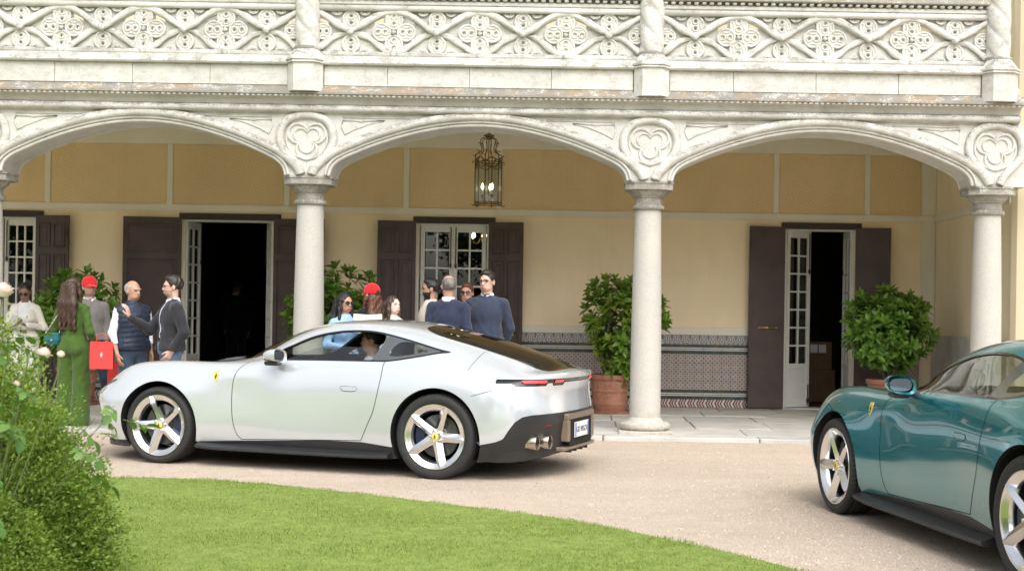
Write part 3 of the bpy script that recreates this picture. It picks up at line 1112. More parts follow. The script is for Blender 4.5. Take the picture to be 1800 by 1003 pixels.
# right-hand door, one leaf ajar
s4, xs4, t4 = shutter(0.52, 2.838, False, R(9), 0)
s4b = shutter(0.49, 3.843, True, R(-9), 0)
for (so, xx, zz) in ((s4, -0.25, 1.14), (s3b[0], 0.25, 0.98)):
    hb = MB()
    hb.tube([(xx - 0.12, -0.06, zz), (xx + 0.12, -0.06, zz)], [0.012] * 2, 8)
    for q in (-0.125, 0.0, 0.125):
        hb.lathe([(0.004, -0.02), (0.017, -0.012), (0.019, 0), (0.017, 0.012), (0.004, 0.02)], 10, (xx + q, -0.06, zz), axis='X')
    for q in (-0.1, 0.1):
        hb.tube([(xx + q, -0.06, zz), (xx + q, -0.034, zz)], 0.008, 6)
    hb.build('bar_handle', 'brass', so, True)
french_leaf(0.45, 2.893, True, R(34), y=WY + 0.04, cols=2, rows=7)
french_leaf(0.45, 3.79, False, R(-87), y=WY + 0.06, cols=2, rows=7)

# ---- rooms behind the openings
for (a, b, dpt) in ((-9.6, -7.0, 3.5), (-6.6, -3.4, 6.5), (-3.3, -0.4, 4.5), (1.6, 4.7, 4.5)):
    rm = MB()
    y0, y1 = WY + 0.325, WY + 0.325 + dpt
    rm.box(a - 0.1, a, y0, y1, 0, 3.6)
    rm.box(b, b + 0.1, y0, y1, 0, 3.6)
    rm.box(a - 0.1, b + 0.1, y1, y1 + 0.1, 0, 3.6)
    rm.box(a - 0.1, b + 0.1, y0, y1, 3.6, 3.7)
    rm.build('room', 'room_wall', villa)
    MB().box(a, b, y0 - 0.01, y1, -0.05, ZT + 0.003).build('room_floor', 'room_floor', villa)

# ---- side wing at the right: its flank closes the loggia, its front stands level with the arcade
wg = sub('side_wing', villa)
prof = [(4.985, 19.9), (4.985, 16.2), (4.97, 16.0), (4.93, 15.86), (4.96, 15.74), (5.04, 15.66), (5.2, 15.62), (9.5, 15.60), (9.5, 19.9)]
MB().prism_z(prof, 0.0, 9.0).build('wall', 'plaster_pale', wg, False)
off = [(x_ - 0.022, y_ - 0.0) for x_, y_ in prof[1:5]]
MB().prism_z([(4.93, 19.45), (4.95, 16.2), (4.935, 16.02), (4.90, 15.87), (5.1, 15.9), (5.1, 19.45)], ZT, 1.10).build('stone_skirting', 'marble_grey', wg)
MB().prism_z([(4.92, 19.45), (4.94, 16.2), (4.925, 16.02), (4.89, 15.86), (5.1, 15.9), (5.1, 19.45)], 1.101, 1.13).build('skirting_cap', 'marble_grey', wg)
MB().prism_z([(4.955, 19.47), (4.962, 16.2), (4.945, 16.02), (4.91, 15.88), (5.1, 15.9), (5.1, 19.47)], 2.722, 2.815).build('wall_band', 'trim_white', wg)
MB().box(5.06, 9.6, 15.55, 15.7, 0, 1.10, 0.01).build('stone_skirting', 'marble_grey', wg)
MB().box(5.06, 9.6, 15.535, 15.7, 1.101, 1.14, 0.006).build('skirting_cap', 'marble_grey', wg)
# upper storey behind the balcony
MB().box(-12, 4.98, 19.4, 19.9, 4.021, 9.0).build('upper_wall', 'plaster_pale', villa)
for xx in (-8.3, -5.0, -1.9, 0.8, 3.4):
    MB().box(xx - 0.75, xx + 0.75, 19.33, 19.45, 4.03, 6.5).build('balcony_window', 'marble_grey', villa)
    MB().box(xx - 0.45, xx + 0.45, 19.31, 19.42, 4.15, 6.4).build('window_pane', 'window_glass', villa)
MB().box(-12.2, 9.7, 15.4, 20.2, 9.001, 9.2).build('roof', 'marble_grey', villa)
MB().box(-12.2, -12.0, WY - 0.2, 24, 0, 9).build('wall', 'plaster_cream', villa)

# ================================================================== hanging lantern
LX, LY = -1.245, 17.5
lan = thing('hanging_lantern', 'bronze and glass lantern with lit candle bulbs hanging under the middle arch', 'lantern', (LX, LY, 2.70))
zb, zt, rl = 0.03, 0.56, 0.175
n6 = [(rl * math.cos(R(60 * i + 20)), rl * math.sin(R(60 * i + 20))) for i in range(6)]
MB().tube([(0, 0, 0.90), (0, 0, 1.20)], 0.009, 8).build('hanging_rod', 'antique_bronze', lan, True)
MB().lathe([(0.012, 0.96), (0.02, 0.95), (0.025, 0.93), (0.055, 0.92), (0.075, 0.905), (0.05, 0.895), (0.03, 0.88), (0.035, 0.865), (0.012, 0.855)], 16).build('crown_boss', 'antique_bronze', lan, True)
for i in range(6):
    px, py = n6[i]
    ux, uy = px / rl, py / rl
    p = [(0.03, 0.87), (0.085, 0.875), (0.115, 0.83), (0.10, 0.77), (0.09, 0.73), (0.12, 0.685), (0.165, 0.665), (0.178, 0.62), (0.168, zt)]
    sc = MB().tube(interp_path([(ux * r_, uy * r_, z_) for r_, z_ in p], 5), 0.006, 6)
    for (r_, z_, a_) in ((0.12, 0.80, 1), (0.14, 0.70, -1), (0.185, 0.64, 1)):
        sc.tube([(ux * (r_ + 0.018 * math.cos(R(t))), uy * (r_ + 0.018 * math.cos(R(t))), z_ + 0.018 * math.sin(R(t))) for t in range(0, 271, 30)], 0.005, 5)
    sc.build('scroll_arm', 'antique_bronze', lan, True)
    fr = MB().tube([(px, py, zb - 0.02), (px, py, zt + 0.03)], 0.0085, 6)
    fr.tube([(px, py, zb), (px * 1.16, py * 1.16, zb - 0.02), (px * 1.24, py * 1.24, zb + 0.0)], 0.006, 5)
    fr.tube([(px, py, zt), (px * 1.15, py * 1.15, zt + 0.02), (px * 1.2, py * 1.2, zt - 0.015)], 0.006, 5)
    fr.build('post', 'antique_bronze', lan, True)
    qx, qy = n6[(i + 1) % 6]
    for z_ in (zb, zb + 0.03, zt - 0.015):
        MB().tube([(px, py, z_), (qx, qy, z_)], 0.006, 6).build('rail', 'antique_bronze', lan, True)
    rl_ = MB().tube([(px, py, zt + 0.01), (qx, qy, zt + 0.01)], 0.007, 6)
    mx, my = (px + qx) / 2, (py + qy) / 2
    rl_.tube([(mx + (qx - px) * 0.3 * math.cos(R(t)), my + (qy - py) * 0.3 * math.cos(R(t)), zt + 0.01 + 0.055 * math.sin(R(t))) for t in range(0, 181, 20)], 0.008, 5)
    rl_.tube([(mx + (qx - px) * 0.42 * math.cos(R(t)), my + (qy - py) * 0.42 * math.cos(R(t)), zt - 0.02 - 0.05 * math.sin(R(t))) for t in range(0, 181, 20)], 0.006, 5)
    rl_.build('crest_rail', 'antique_bronze', lan, True)
    gp = MB()
    nx, ny = -(qy - py), (qx - px)
    l_ = math.hypot(nx, ny)
    nx, ny = nx / l_ * 0.002, ny / l_ * 0.002
    a_, b_ = 0.05, 0.95
    c4 = [(px + (qx - px) * a_, py + (qy - py) * a_), (px + (qx - px) * b_, py + (qy - py) * b_)]
    V = []
    for s in (-1, 1):
        V += [(c4[0][0] + s * nx, c4[0][1] + s * ny, zb + 0.035), (c4[1][0] + s * nx, c4[1][1] + s * ny, zb + 0.035), (c4[1][0] + s * nx, c4[1][1] + s * ny, zt - 0.02), (c4[0][0] + s * nx, c4[0][1] + s * ny, zt - 0.02)]
    gp.add(V, [(0, 1, 2, 3), (4, 7, 6, 5), (0, 4, 5, 1), (1, 5, 6, 2), (2, 6, 7, 3), (3, 7, 4, 0)])
    gp.build('glass_pane', 'lamp_glass', lan)
MB().tube([(0, 0, 0.10), (0, 0, 0.87)], 0.006, 6).build('centre_stem', 'antique_bronze', lan, True)
for i in range(3):
    a = R(120 * i + 75)
    cxp, cyp = 0.075 * math.cos(a), 0.075 * math.sin(a)
    ca = MB().tube(interp_path([(0, 0, 0.12), (cxp * 0.5, cyp * 0.5, 0.09), (cxp, cyp, 0.11), (cxp, cyp, 0.14)], 4), 0.006, 6)
    ca.lathe([(0.006, 0.135), (0.026, 0.145), (0.026, 0.15), (0.01, 0.152)], 12, (cxp, cyp, 0))
    ca.build('candle_arm', 'antique_bronze', lan, True)
    MB().lathe([(0.012, 0.152), (0.012, 0.22)], 12, (cxp, cyp, 0)).build('candle_sleeve', 'paper', lan, True)
    MB().lathe([(0.006, 0.22), (0.017, 0.24), (0.019, 0.26), (0.012, 0.285), (0.003, 0.305)], 12, (cxp, cyp, 0)).build('candle_bulb', 'bulb', lan, True)

# lit wall lamp and chandelier seen through the openings
wl_ = thing('wall_lamp', 'small lit wall lamp inside the dark open doorway', 'lamp', (-5.14, 20.6, 2.50))
MB().box(1.72, 1.742, -0.06, 0.06, -0.09, 0.09, 0.006).build('back_plate', 'brass', wl_)
MB().tube(interp_path([(1.72, 0, -0.05), (1.0, 0, -0.09), (0.5, 0, -0.07), (0.42, 0, -0.05), (0.42, 0, -0.01)], 4), 0.008, 6).build('arm', 'brass', wl_, True)
MB().lathe([(0.012, -0.01), (0.028, 0.02), (0.03, 0.05), (0.018, 0.085), (0.003, 0.10)], 12, (0.42, 0, 0)).build('glowing_bulb', 'bulb', wl_, True)
ch = thing('chandelier', 'small chandelier with glowing bulbs seen through the glazed middle door', 'chandelier', (-1.62, 21.4, 2.44))
MB().tube([(0, 0, 0.05), (0, 0, 1.15)], 0.008, 6).build('hanging_rod', 'brass', ch, True)
for i in range(5):
    a = R(72 * i + 10)
    cxp, cyp = 0.15 * math.cos(a), 0.15 * math.sin(a)
    MB().tube(interp_path([(0, 0, 0.08), (cxp * 0.5, cyp * 0.5, -0.03), (cxp, cyp, 0.0), (cxp, cyp, 0.05)], 4), 0.008, 6).build('arm', 'brass', ch, True)
    MB().lathe([(0.008, 0.05), (0.024, 0.075), (0.026, 0.10), (0.015, 0.13), (0.003, 0.15)], 10, (cxp, cyp, 0)).build('glowing_bulb', 'bulb', ch, True)

# cardboard boxes just inside the right-hand door
for i, (xx, yy, zz, w, d, h) in enumerate(((3.66, 21.3, ZT + 0.004, 0.42, 0.42, 0.50), (3.64, 21.32, ZT + 0.506, 0.40, 0.38, 0.42))):
    bx = thing('cardboard_box', ['large brown cardboard box on the floor inside the right doorway', 'brown cardboard box with white label stacked on another box in the right doorway'][i], 'box', (xx, yy, zz), R(4 - 7 * i), 'boxes inside the right doorway')
    MB().box(-w / 2, w / 2, -d / 2, d / 2, 0, h, 0.004).build('carton', 'cardboard', bx)
    MB().box(-0.03, 0.03, -d / 2 - 0.002, -d / 2 + 0.01, h * 0.6, h + 0.001).build('tape', 'cardboard', bx)
    if i:
        MB().box(-0.13, -0.02, -d / 2 - 0.003, -d / 2 + 0.01, h * 0.6, h * 0.9).build('paper_label', 'paper', bx)
        MB().box(0.0, 0.11, -d / 2 - 0.003, -d / 2 + 0.01, h * 0.6, h * 0.9).build('paper_label', 'paper', bx)
# ================================================================== cars
def paint(name, col, metal=0.25, rough=0.32, flake=0.06):
    m, nt, b = new_mat(name)
    f = noise(nt, 900, 2, 0.5)
    nt.links.new(ramp(nt, f, [(0.3, tuple(c * (1 - flake) for c in col)), (0.7, tuple(min(1, c * (1 + flake)) for c in col))]), b.inputs['Base Color'])
    b.inputs['Metallic'].default_value = metal
    b.inputs['Roughness'].default_value = rough
    b.inputs['Coat Weight'].default_value = 1.0
    b.inputs['Coat Roughness'].default_value = 0.02
    b.inputs['Coat IOR'].default_value = 1.7


paint('paint_silver', (0.60, 0.635, 0.67), 0.36, 0.18)
paint('paint_teal', (0.007, 0.205, 0.25), 0.5, 0.25)
simple('black_plastic', (0.022, 0.023, 0.025), 0.38, var=0.1, scale=8)
simple('black_gloss', (0.008, 0.008, 0.009), 0.08, var=0.1, coat=0.6)
simple('dark_void', (0.006, 0.006, 0.006), 0.9)
simple('grey_panel', (0.075, 0.08, 0.085), 0.1, coat=1.0)
simple('cabin_dark', (0.018, 0.018, 0.02), 0.7)
simple('seat_leather', (0.035, 0.033, 0.032), 0.5)
simple('tyre_rubber', (0.022, 0.022, 0.022), 0.75, var=0.2, scale=30, bmp=0.1, bscale=80)
simple('rim_alloy', (0.80, 0.80, 0.80), 0.2, 1.0, var=0.03)
simple('rim_dark', (0.05, 0.05, 0.055), 0.4, 0.7)
simple('brake_steel', (0.12, 0.12, 0.12), 0.45, 0.9, var=0.2)
simple('caliper_blue', (0.012, 0.016, 0.06), 0.35, coat=0.5)
simple('badge_yellow', (0.78, 0.63, 0.11), 0.3, coat=0.5, var=0.03)
simple('badge_cream', (0.80, 0.76, 0.50), 0.3, coat=0.5, var=0.03)
simple('badge_black', (0.02, 0.018, 0.012), 0.4)
simple('exhaust_metal', (0.52, 0.46, 0.38), 0.24, 1.0, var=0.08)
simple('diffuser_bronze', (0.30, 0.235, 0.18), 0.4, 0.6, var=0.08)
simple('plate_white', (0.75, 0.76, 0.78), 0.35, var=0.02)
simple('plate_blue', (0.12, 0.18, 0.5), 0.35, var=0.02)
simple('lamp_clear', (0.55, 0.53, 0.5), 0.12, 0.5)
simple('mirror_glass', (0.13, 0.155, 0.17), 0.02, 1.0, var=0.01)
emit_mat('tail_red', (0.8, 0.05, 0.055), 0.6)
glass_mat('car_glass', (0.80, 0.87, 0.85), 0.12, ior=1.75)
glass_mat('car_glass_dark', (0.05, 0.048, 0.042), 0.1, ior=1.6)
glass_mat('car_glass_tint', (0.55, 0.58, 0.55), 0.1, ior=2.1)
glass_mat('screen_glass', (0.72, 0.80, 0.76), 0.1, ior=1.55)

CAR_NET = [
 # front centre
 [(.14,0,.15),(.10,0,.28),(.035,0,.44),(-.005,0,.55),(.03,0,.605),(.032,0,.606),(.034,0,.607),(.036,0,.608),(.038,0,.609),(.039,0,.6095),(.04,0,.61)],
 [(.16,.24,.15),(.115,.25,.28),(.05,.255,.44),(.008,.26,.55),(.045,.25,.607),(.055,.21,.614),(.065,.17,.619),(.075,.13,.623),(.08,.09,.626),(.085,.045,.628),(.09,0,.63)],
 [(.245,.48,.15),(.195,.51,.28),(.13,.525,.44),(.092,.525,.56),(.135,.49,.625),(.16,.42,.645),(.18,.34,.658),(.20,.25,.667),(.21,.17,.673),(.215,.08,.678),(.22,0,.68)],
 [(.39,.71,.15),(.345,.755,.28),(.295,.785,.44),(.268,.765,.575),(.31,.685,.69),(.34,.60,.718),(.365,.50,.727),(.385,.38,.732),(.395,.26,.736),(.40,.13,.739),(.40,0,.74)],
 [(.53,.85,.15),(.53,.905,.29),(.53,.935,.46),(.53,.905,.63),(.54,.765,.825),(.55,.68,.84),(.56,.57,.825),(.57,.43,.81),(.575,.29,.803),(.58,.15,.80),(.58,0,.80)],
 [(.80,.875,.15),(.80,.935,.30),(.80,.958,.48),(.80,.935,.70),(.80,.785,.886),(.80,.69,.893),(.80,.57,.877),(.80,.43,.858),(.80,.29,.849),(.80,.15,.846),(.80,0,.845)],
 [(1.10,.88,.15),(1.10,.935,.30),(1.10,.955,.50),(1.10,.94,.72),(1.10,.80,.902),(1.10,.70,.905),(1.10,.57,.892),(1.10,.43,.881),(1.10,.29,.876),(1.10,.15,.874),(1.10,0,.874)],
 [(1.45,.865,.15),(1.45,.915,.30),(1.45,.932,.50),(1.45,.922,.72),(1.45,.825,.897),(1.45,.72,.908),(1.43,.58,.906),(1.41,.43,.906),(1.39,.29,.908),(1.38,.15,.911),(1.375,0,.913)],
 [(1.78,.855,.15),(1.78,.895,.30),(1.78,.912,.50),(1.78,.908,.72),(1.78,.848,.893),(1.76,.745,.922),(1.70,.62,.938),(1.62,.45,.957),(1.57,.30,.967),(1.54,.15,.972),(1.53,0,.974)],
 [(2.10,.853,.15),(2.10,.89,.30),(2.10,.905,.50),(2.10,.902,.73),(2.10,.862,.902),(2.10,.828,.934),(2.10,.745,.995),(2.07,.675,1.045),(2.0,.50,1.108),(1.94,.25,1.128),(1.92,0,1.133)],
 [(2.45,.857,.15),(2.45,.89,.30),(2.45,.905,.50),(2.45,.902,.74),(2.45,.868,.91),(2.45,.842,.94),(2.45,.75,1.065),(2.43,.655,1.172),(2.40,.50,1.238),(2.35,.25,1.258),(2.33,0,1.263)],
 [(2.85,.87,.15),(2.85,.90,.30),(2.85,.918,.50),(2.85,.917,.75),(2.85,.877,.918),(2.85,.848,.947),(2.85,.748,1.09),(2.85,.645,1.218),(2.85,.49,1.275),(2.85,.25,1.296),(2.85,0,1.301)],
 [(3.25,.90,.15),(3.25,.935,.30),(3.25,.955,.50),(3.25,.95,.76),(3.25,.892,.922),(3.25,.845,.962),(3.25,.75,1.075),(3.25,.655,1.168),(3.25,.51,1.230),(3.25,.26,1.257),(3.25,0,1.264)],
 [(3.67,.93,.15),(3.67,.965,.30),(3.67,.986,.52),(3.67,.966,.79),(3.67,.905,.905),(3.67,.835,.965),(3.67,.76,1.022),(3.67,.68,1.072),(3.67,.545,1.133),(3.67,.28,1.164),(3.67,0,1.171)],
 [(4.0,.91,.15),(4.0,.955,.30),(4.0,.976,.52),(4.0,.955,.76),(4.0,.893,.86),(4.0,.825,.91),(4.0,.745,.957),(4.0,.655,1.0),(4.0,.525,1.043),(4.0,.27,1.075),(4.0,0,1.085)],
 [(4.2,.84,.17),(4.27,.90,.32),(4.29,.925,.52),(4.29,.90,.735),(4.285,.83,.838),(4.28,.765,.872),(4.28,.69,.90),(4.28,.60,.926),(4.28,.48,.956),(4.28,.25,.986),(4.28,0,.997)],
 [(4.38,.66,.19),(4.45,.72,.34),(4.485,.75,.52),(4.475,.728,.735),(4.475,.675,.860),(4.465,.615,.879),(4.455,.54,.892),(4.45,.46,.902),(4.44,.36,.914),(4.44,.18,.926),(4.44,0,.931)],
 [(4.47,.45,.22),(4.545,.48,.35),(4.59,.50,.52),(4.57,.485,.735),(4.595,.455,.876),(4.58,.41,.886),(4.57,.36,.892),(4.56,.30,.897),(4.555,.23,.902),(4.55,.11,.906),(4.55,0,.907)],
 [(4.50,.22,.24),(4.585,.24,.36),(4.63,.25,.52),(4.61,.245,.735),(4.64,.225,.882),(4.632,.2,.887),(4.625,.17,.889),(4.62,.14,.891),(4.615,.1,.893),(4.61,.05,.895),(4.608,0,.896)],
 [(4.51,0,.25),(4.60,0,.36),(4.645,0,.52),(4.625,0,.735),(4.655,0,.884),(4.652,0,.8855),(4.649,0,.8865),(4.646,0,.8872),(4.644,0,.888),(4.642,0,.8885),(4.64,0,.889)],
]


def nat_spline(t, Y, tq):
    """natural cubic spline through Y (n, d) at t, sampled at tq"""
    n = len(t)
    h = np.diff(t)
    A = np.zeros((n, n))
    B = np.zeros((n,) + Y.shape[1:])
    A[0, 0] = A[-1, -1] = 1
    for i in range(1, n - 1):
        A[i, i - 1], A[i, i], A[i, i + 1] = h[i - 1], 2 * (h[i - 1] + h[i]), h[i]
        B[i] = 6 * ((Y[i + 1] - Y[i]) / h[i] - (Y[i] - Y[i - 1]) / h[i - 1])
    M_ = np.linalg.solve(A, B.reshape(n, -1)).reshape(B.shape)
    k = np.clip(np.searchsorted(t, tq, side='right') - 1, 0, n - 2)
    hh = h[k].reshape((-1,) + (1,) * (Y.ndim - 1))
    a = ((t[k + 1] - tq)).reshape(hh.shape)
    b = ((tq - t[k])).reshape(hh.shape)
    return M_[k] * a ** 3 / (6 * hh) + M_[k + 1] * b ** 3 / (6 * hh) + (Y[k] / hh - M_[k] * hh / 6) * a + (Y[k + 1] / hh - M_[k + 1] * hh / 6) * b


def car_grid(NS=330, NV=110):
    net = np.array(CAR_NET)                                   # stations, lines, 3
    net[:, :, 0] = np.where(net[:, :, 0] > 4.3, 4.3 + (net[:, :, 0] - 4.3) * 0.92, net[:, :, 0])
    d = np.linalg.norm(np.diff(net, axis=0), axis=2)
    t = np.concatenate([[0], np.cumsum(d[:, :6].mean(1) * 0.7 + d[:, 6:].mean(1) * 0.3)])
    tq = np.linspace(0, t[-1], NS)
    S = nat_spline(t, net, tq)                                # NS, lines, 3
    # across: one parameter shared by all stations
    dv = np.linalg.norm(np.diff(net[4:15], axis=1), axis=2).mean(0)
    tv = np.concatenate([[0], np.cumsum(dv)])
    tvq = np.linspace(0, tv[-1], NV)
    G = nat_spline(tv, S.transpose(1, 0, 2), tvq).transpose(1, 0, 2)
    G[:, :, 1] = np.maximum(G[:, :, 1], 0)
    G[0, :, 1] = 0
    G[-1, :, 1] = 0
    G[:, -1, 1] = 0
    for it in range(6):                                      # fairing
        H = G.copy()
        H[1:-1, 1:-1] = 0.5 * G[1:-1, 1:-1] + 0.125 * (G[:-2, 1:-1] + G[2:, 1:-1] + G[1:-1, :-2] + G[1:-1, 2:])
        mir = G[1:-1, -2].copy()
        H[1:-1, -1, 0] = 0.5 * G[1:-1, -1, 0] + 0.5 * mir[:, 0]
        H[1:-1, -1, 2] = 0.5 * G[1:-1, -1, 2] + 0.5 * mir[:, 2]
        G = H
    du = np.gradient(G, axis=0)
    dvv = np.gradient(G, axis=1)
    dvv[:, -1] = (G[:, -1] - G[:, -2])
    nr = np.cross(dvv, du)
    l = np.linalg.norm(nr, axis=2, keepdims=True)
    nr = nr / np.maximum(l, 1e-9)
    nr[:, -1, 1] = 0
    for e, s in ((0, -1), (-1, 1)):
        nr[e] = nr[1 if e == 0 else -2]
        nr[e, :, 1] = 0
    nr /= np.maximum(np.linalg.norm(nr, axis=2, keepdims=True), 1e-9)
    # outward check
    if nr[NS // 2, NV // 4, 1] < 0:
        nr = -nr
    return G, nr


class Shell:
    """polygon soup on the car surface that can be cut along curves"""
    def __init__(self):
        G, nr = car_grid()
        ns, nv = G.shape[:2]
        self.V = [tuple(p) for p in G.reshape(-1, 3)]
        self.N = [tuple(p) for p in nr.reshape(-1, 3)]
        self.P = [(i * nv + j, (i + 1) * nv + j, (i + 1) * nv + j + 1, i * nv + j + 1) for i in range(ns - 1) for j in range(nv - 1)]

    def cut(self, polys, g):
        """split polys into (g>0, g<=0) and the cut segments"""
        arr = np.array(self.V)
        val = g(arr[:, 0], arr[:, 1], arr[:, 2])
        val = np.where(np.abs(val) < 1e-7, 1e-7, val)
        ins, outs, segs = [], [], []
        cache = {}
        V, N = self.V, self.N

        def mid(a, b):
            k = (a, b) if a < b else (b, a)
            if k not in cache:
                t = val[a] / (val[a] - val[b])
                V.append(tuple(V[a][i] + (V[b][i] - V[a][i]) * t for i in range(3)))
                q = np.array(N[a]) * (1 - t) + np.array(N[b]) * t
                N.append(tuple(q / max(1e-9, np.linalg.norm(q))))
                cache[k] = len(V) - 1
            return cache[k]
        for p in polys:
            s = [val[i] > 0 for i in p]
            if all(s):
                ins.append(p)
            elif not any(s):
                outs.append(p)
            else:
                pi, po, cutp = [], [], []
                for k in range(len(p)):
                    a, b = p[k], p[(k + 1) % len(p)]
                    (pi if val[a] > 0 else po).append(a)
                    if (val[a] > 0) != (val[b] > 0):
                        m = mid(a, b)
                        pi.append(m)
                        po.append(m)
                        cutp.append(m)
                if len(pi) > 2:
                    ins.append(tuple(pi))
                if len(po) > 2:
                    outs.append(tuple(po))
                if len(cutp) == 2:
                    segs.append(tuple(cutp))
        return ins, outs, segs

    def data(self, polys, off=0.0, sides=(1, -1)):
        """vertex, face and normal lists for the given sides (+1 far, -1 near)"""
        used = {}
        v0, n0, f0 = [], [], []
        for p in polys:
            q = []
            for i in p:
                if i not in used:
                    used[i] = len(v0)
                    v0.append(tuple(self.V[i][k] + self.N[i][k] * off for k in range(3)))
                    n0.append(self.N[i])
                q.append(used[i])
            f0.append(q)
        v, n, f = [], [], []
        for s in sides:
            o = len(v)
            v += [(a, b * s, c) for a, b, c in v0]
            n += [(a, b * s, c) for a, b, c in n0]
            f += [[i + o for i in (q[::-1] if s > 0 else q)] for q in f0]
        return v, f, n

    def mesh(self, name, polys, mat, off=0.0, sides=(1, -1), flip=False, thick=0.0):
        v, f, n = self.data(polys, off, sides)
        if flip:
            f = [q[::-1] for q in f]
            n = [tuple(-c for c in q) for q in n]
        me = bpy.data.meshes.new(name)
        me.from_pydata(v, [], f)
        me.materials.append(MATS[mat])
        me.polygons.foreach_set('use_smooth', [True] * len(f))
        me.normals_split_custom_set_from_vertices(n)
        return me

    def ribbon(self, name, segs, mat, width=0.006, off=0.0008, sides=(1, -1)):
        b = MB()
        for (i, j) in segs:
            p, q = Vector(self.V[i]), Vector(self.V[j])
            nr = Vector(self.N[i])
            d = (q - p)
            if d.length < 1e-6:
                continue
            w = d.cross(nr).normalized() * width / 2
            e = d.normalized() * 0.0008
            for s in sides:
                c = [p - w - e, q - w + e, q + w + e, p + w - e]
                c = [x + nr * off for x in c]
                b.add([(x.x, x.y * s, x.z) for x in c], [(0, 1, 2, 3)])
        return b.mesh(name, mat, fix=False)


def poly_sd(poly):
    """signed distance (positive inside) to a polygon in two coordinates"""
    P = np.array(poly, float)

    def f(a, b):
        d = np.full(a.shape, 1e9)
        inside = np.zeros(a.shape, bool)
        n = len(P)
        for i in range(n):
            x0, y0 = P[i]
            x1, y1 = P[(i + 1) % n]
            ex, ey = x1 - x0, y1 - y0
            t = np.clip(((a - x0) * ex + (b - y0) * ey) / max(1e-12, ex * ex + ey * ey), 0, 1)
            d = np.minimum(d, np.hypot(a - x0 - t * ex, b - y0 - t * ey))
            if y0 != y1:
                c = ((y0 > b) != (y1 > b)) & (a < (x1 - x0) * (b - y0) / (y1 - y0) + x0)
                inside ^= c
        return np.where(inside, d, -d)
    return f


FA, RA, ZA = 1.0, 3.67, 0.345      # axles
DLO = interp_path([(1.95, .938), (2.10, 1.028), (2.216, 1.077), (2.40, 1.155), (2.6, 1.197), (2.77, 1.211), (2.95, 1.208), (3.13, 1.180), (3.364, 1.127), (3.6, 1.068), (3.71, 1.043), (3.60, 1.027), (3.44, .995), (3.209, .957), (3.06, .951), (2.54, .946), (2.2, .94)], 4, True)
DOOR = interp_path([(1.833, .915), (1.762, .822), (1.73, .68), (1.735, .444), (1.765, .304), (1.812, .245)], 5) + interp_path([(2.976, .287), (3.042, .42), (3.107, .558), (3.153, .758), (3.166, .863), (3.16, .956)], 5) + [(3.06, .953), (2.54, .948), (2.2, .942), (1.95, .94), (1.88, .93)]


def on_side(x, z, off, s, lim=0.6):
    """point on the flank above (x, z), by a local plane through the nearest surface vertices"""
    A_ = SIDE_V
    d = (A_[:, 0] - x) ** 2 + (A_[:, 2] - z) ** 2
    k = np.argsort(d)[:12]
    M_ = np.c_[np.ones(12), A_[k, 0] - x, A_[k, 2] - z]
    co = np.linalg.lstsq(M_, A_[k, 1], rcond=None)[0]
    return (x, (co[0] + off) * s, z)


def decal(name, poly, cx_, cz, w, h, mat, off, s):
    """thin plate of the given outline laid on the flank"""
    P_ = [(cx_ + a * w, cz + b * h) for a, b in poly]
    b = MB()
    n = len(P_)
    b.add([on_side(x, z, off, s) for x, z in P_] + [on_side(x, z, off - 0.004, s) for x, z in P_],
          [tuple(range(n))] + [(i, (i + 1) % n, n + (i + 1) % n, n + i) for i in range(n)])
    return b.mesh(name, mat)


def line_fn(pts):
    xs, ys = zip(*pts)
    return lambda x: np.interp(x, xs, ys)


SILL = line_fn([(0, .185), (.62, .19), (1.36, .209), (1.8, .233), (2.62, .272), (2.98, .275), (3.26, .248), (3.9, .26), (4.06, .300), (4.2, .33), (4.26, .355), (4.30, .42), (4.35, .495), (4.40, .535), (4.46, .548), (4.7, .558)])


def both(*gs):
    return lambda x, y, z: np.minimum.reduce([g(x, y, z) for g in gs])


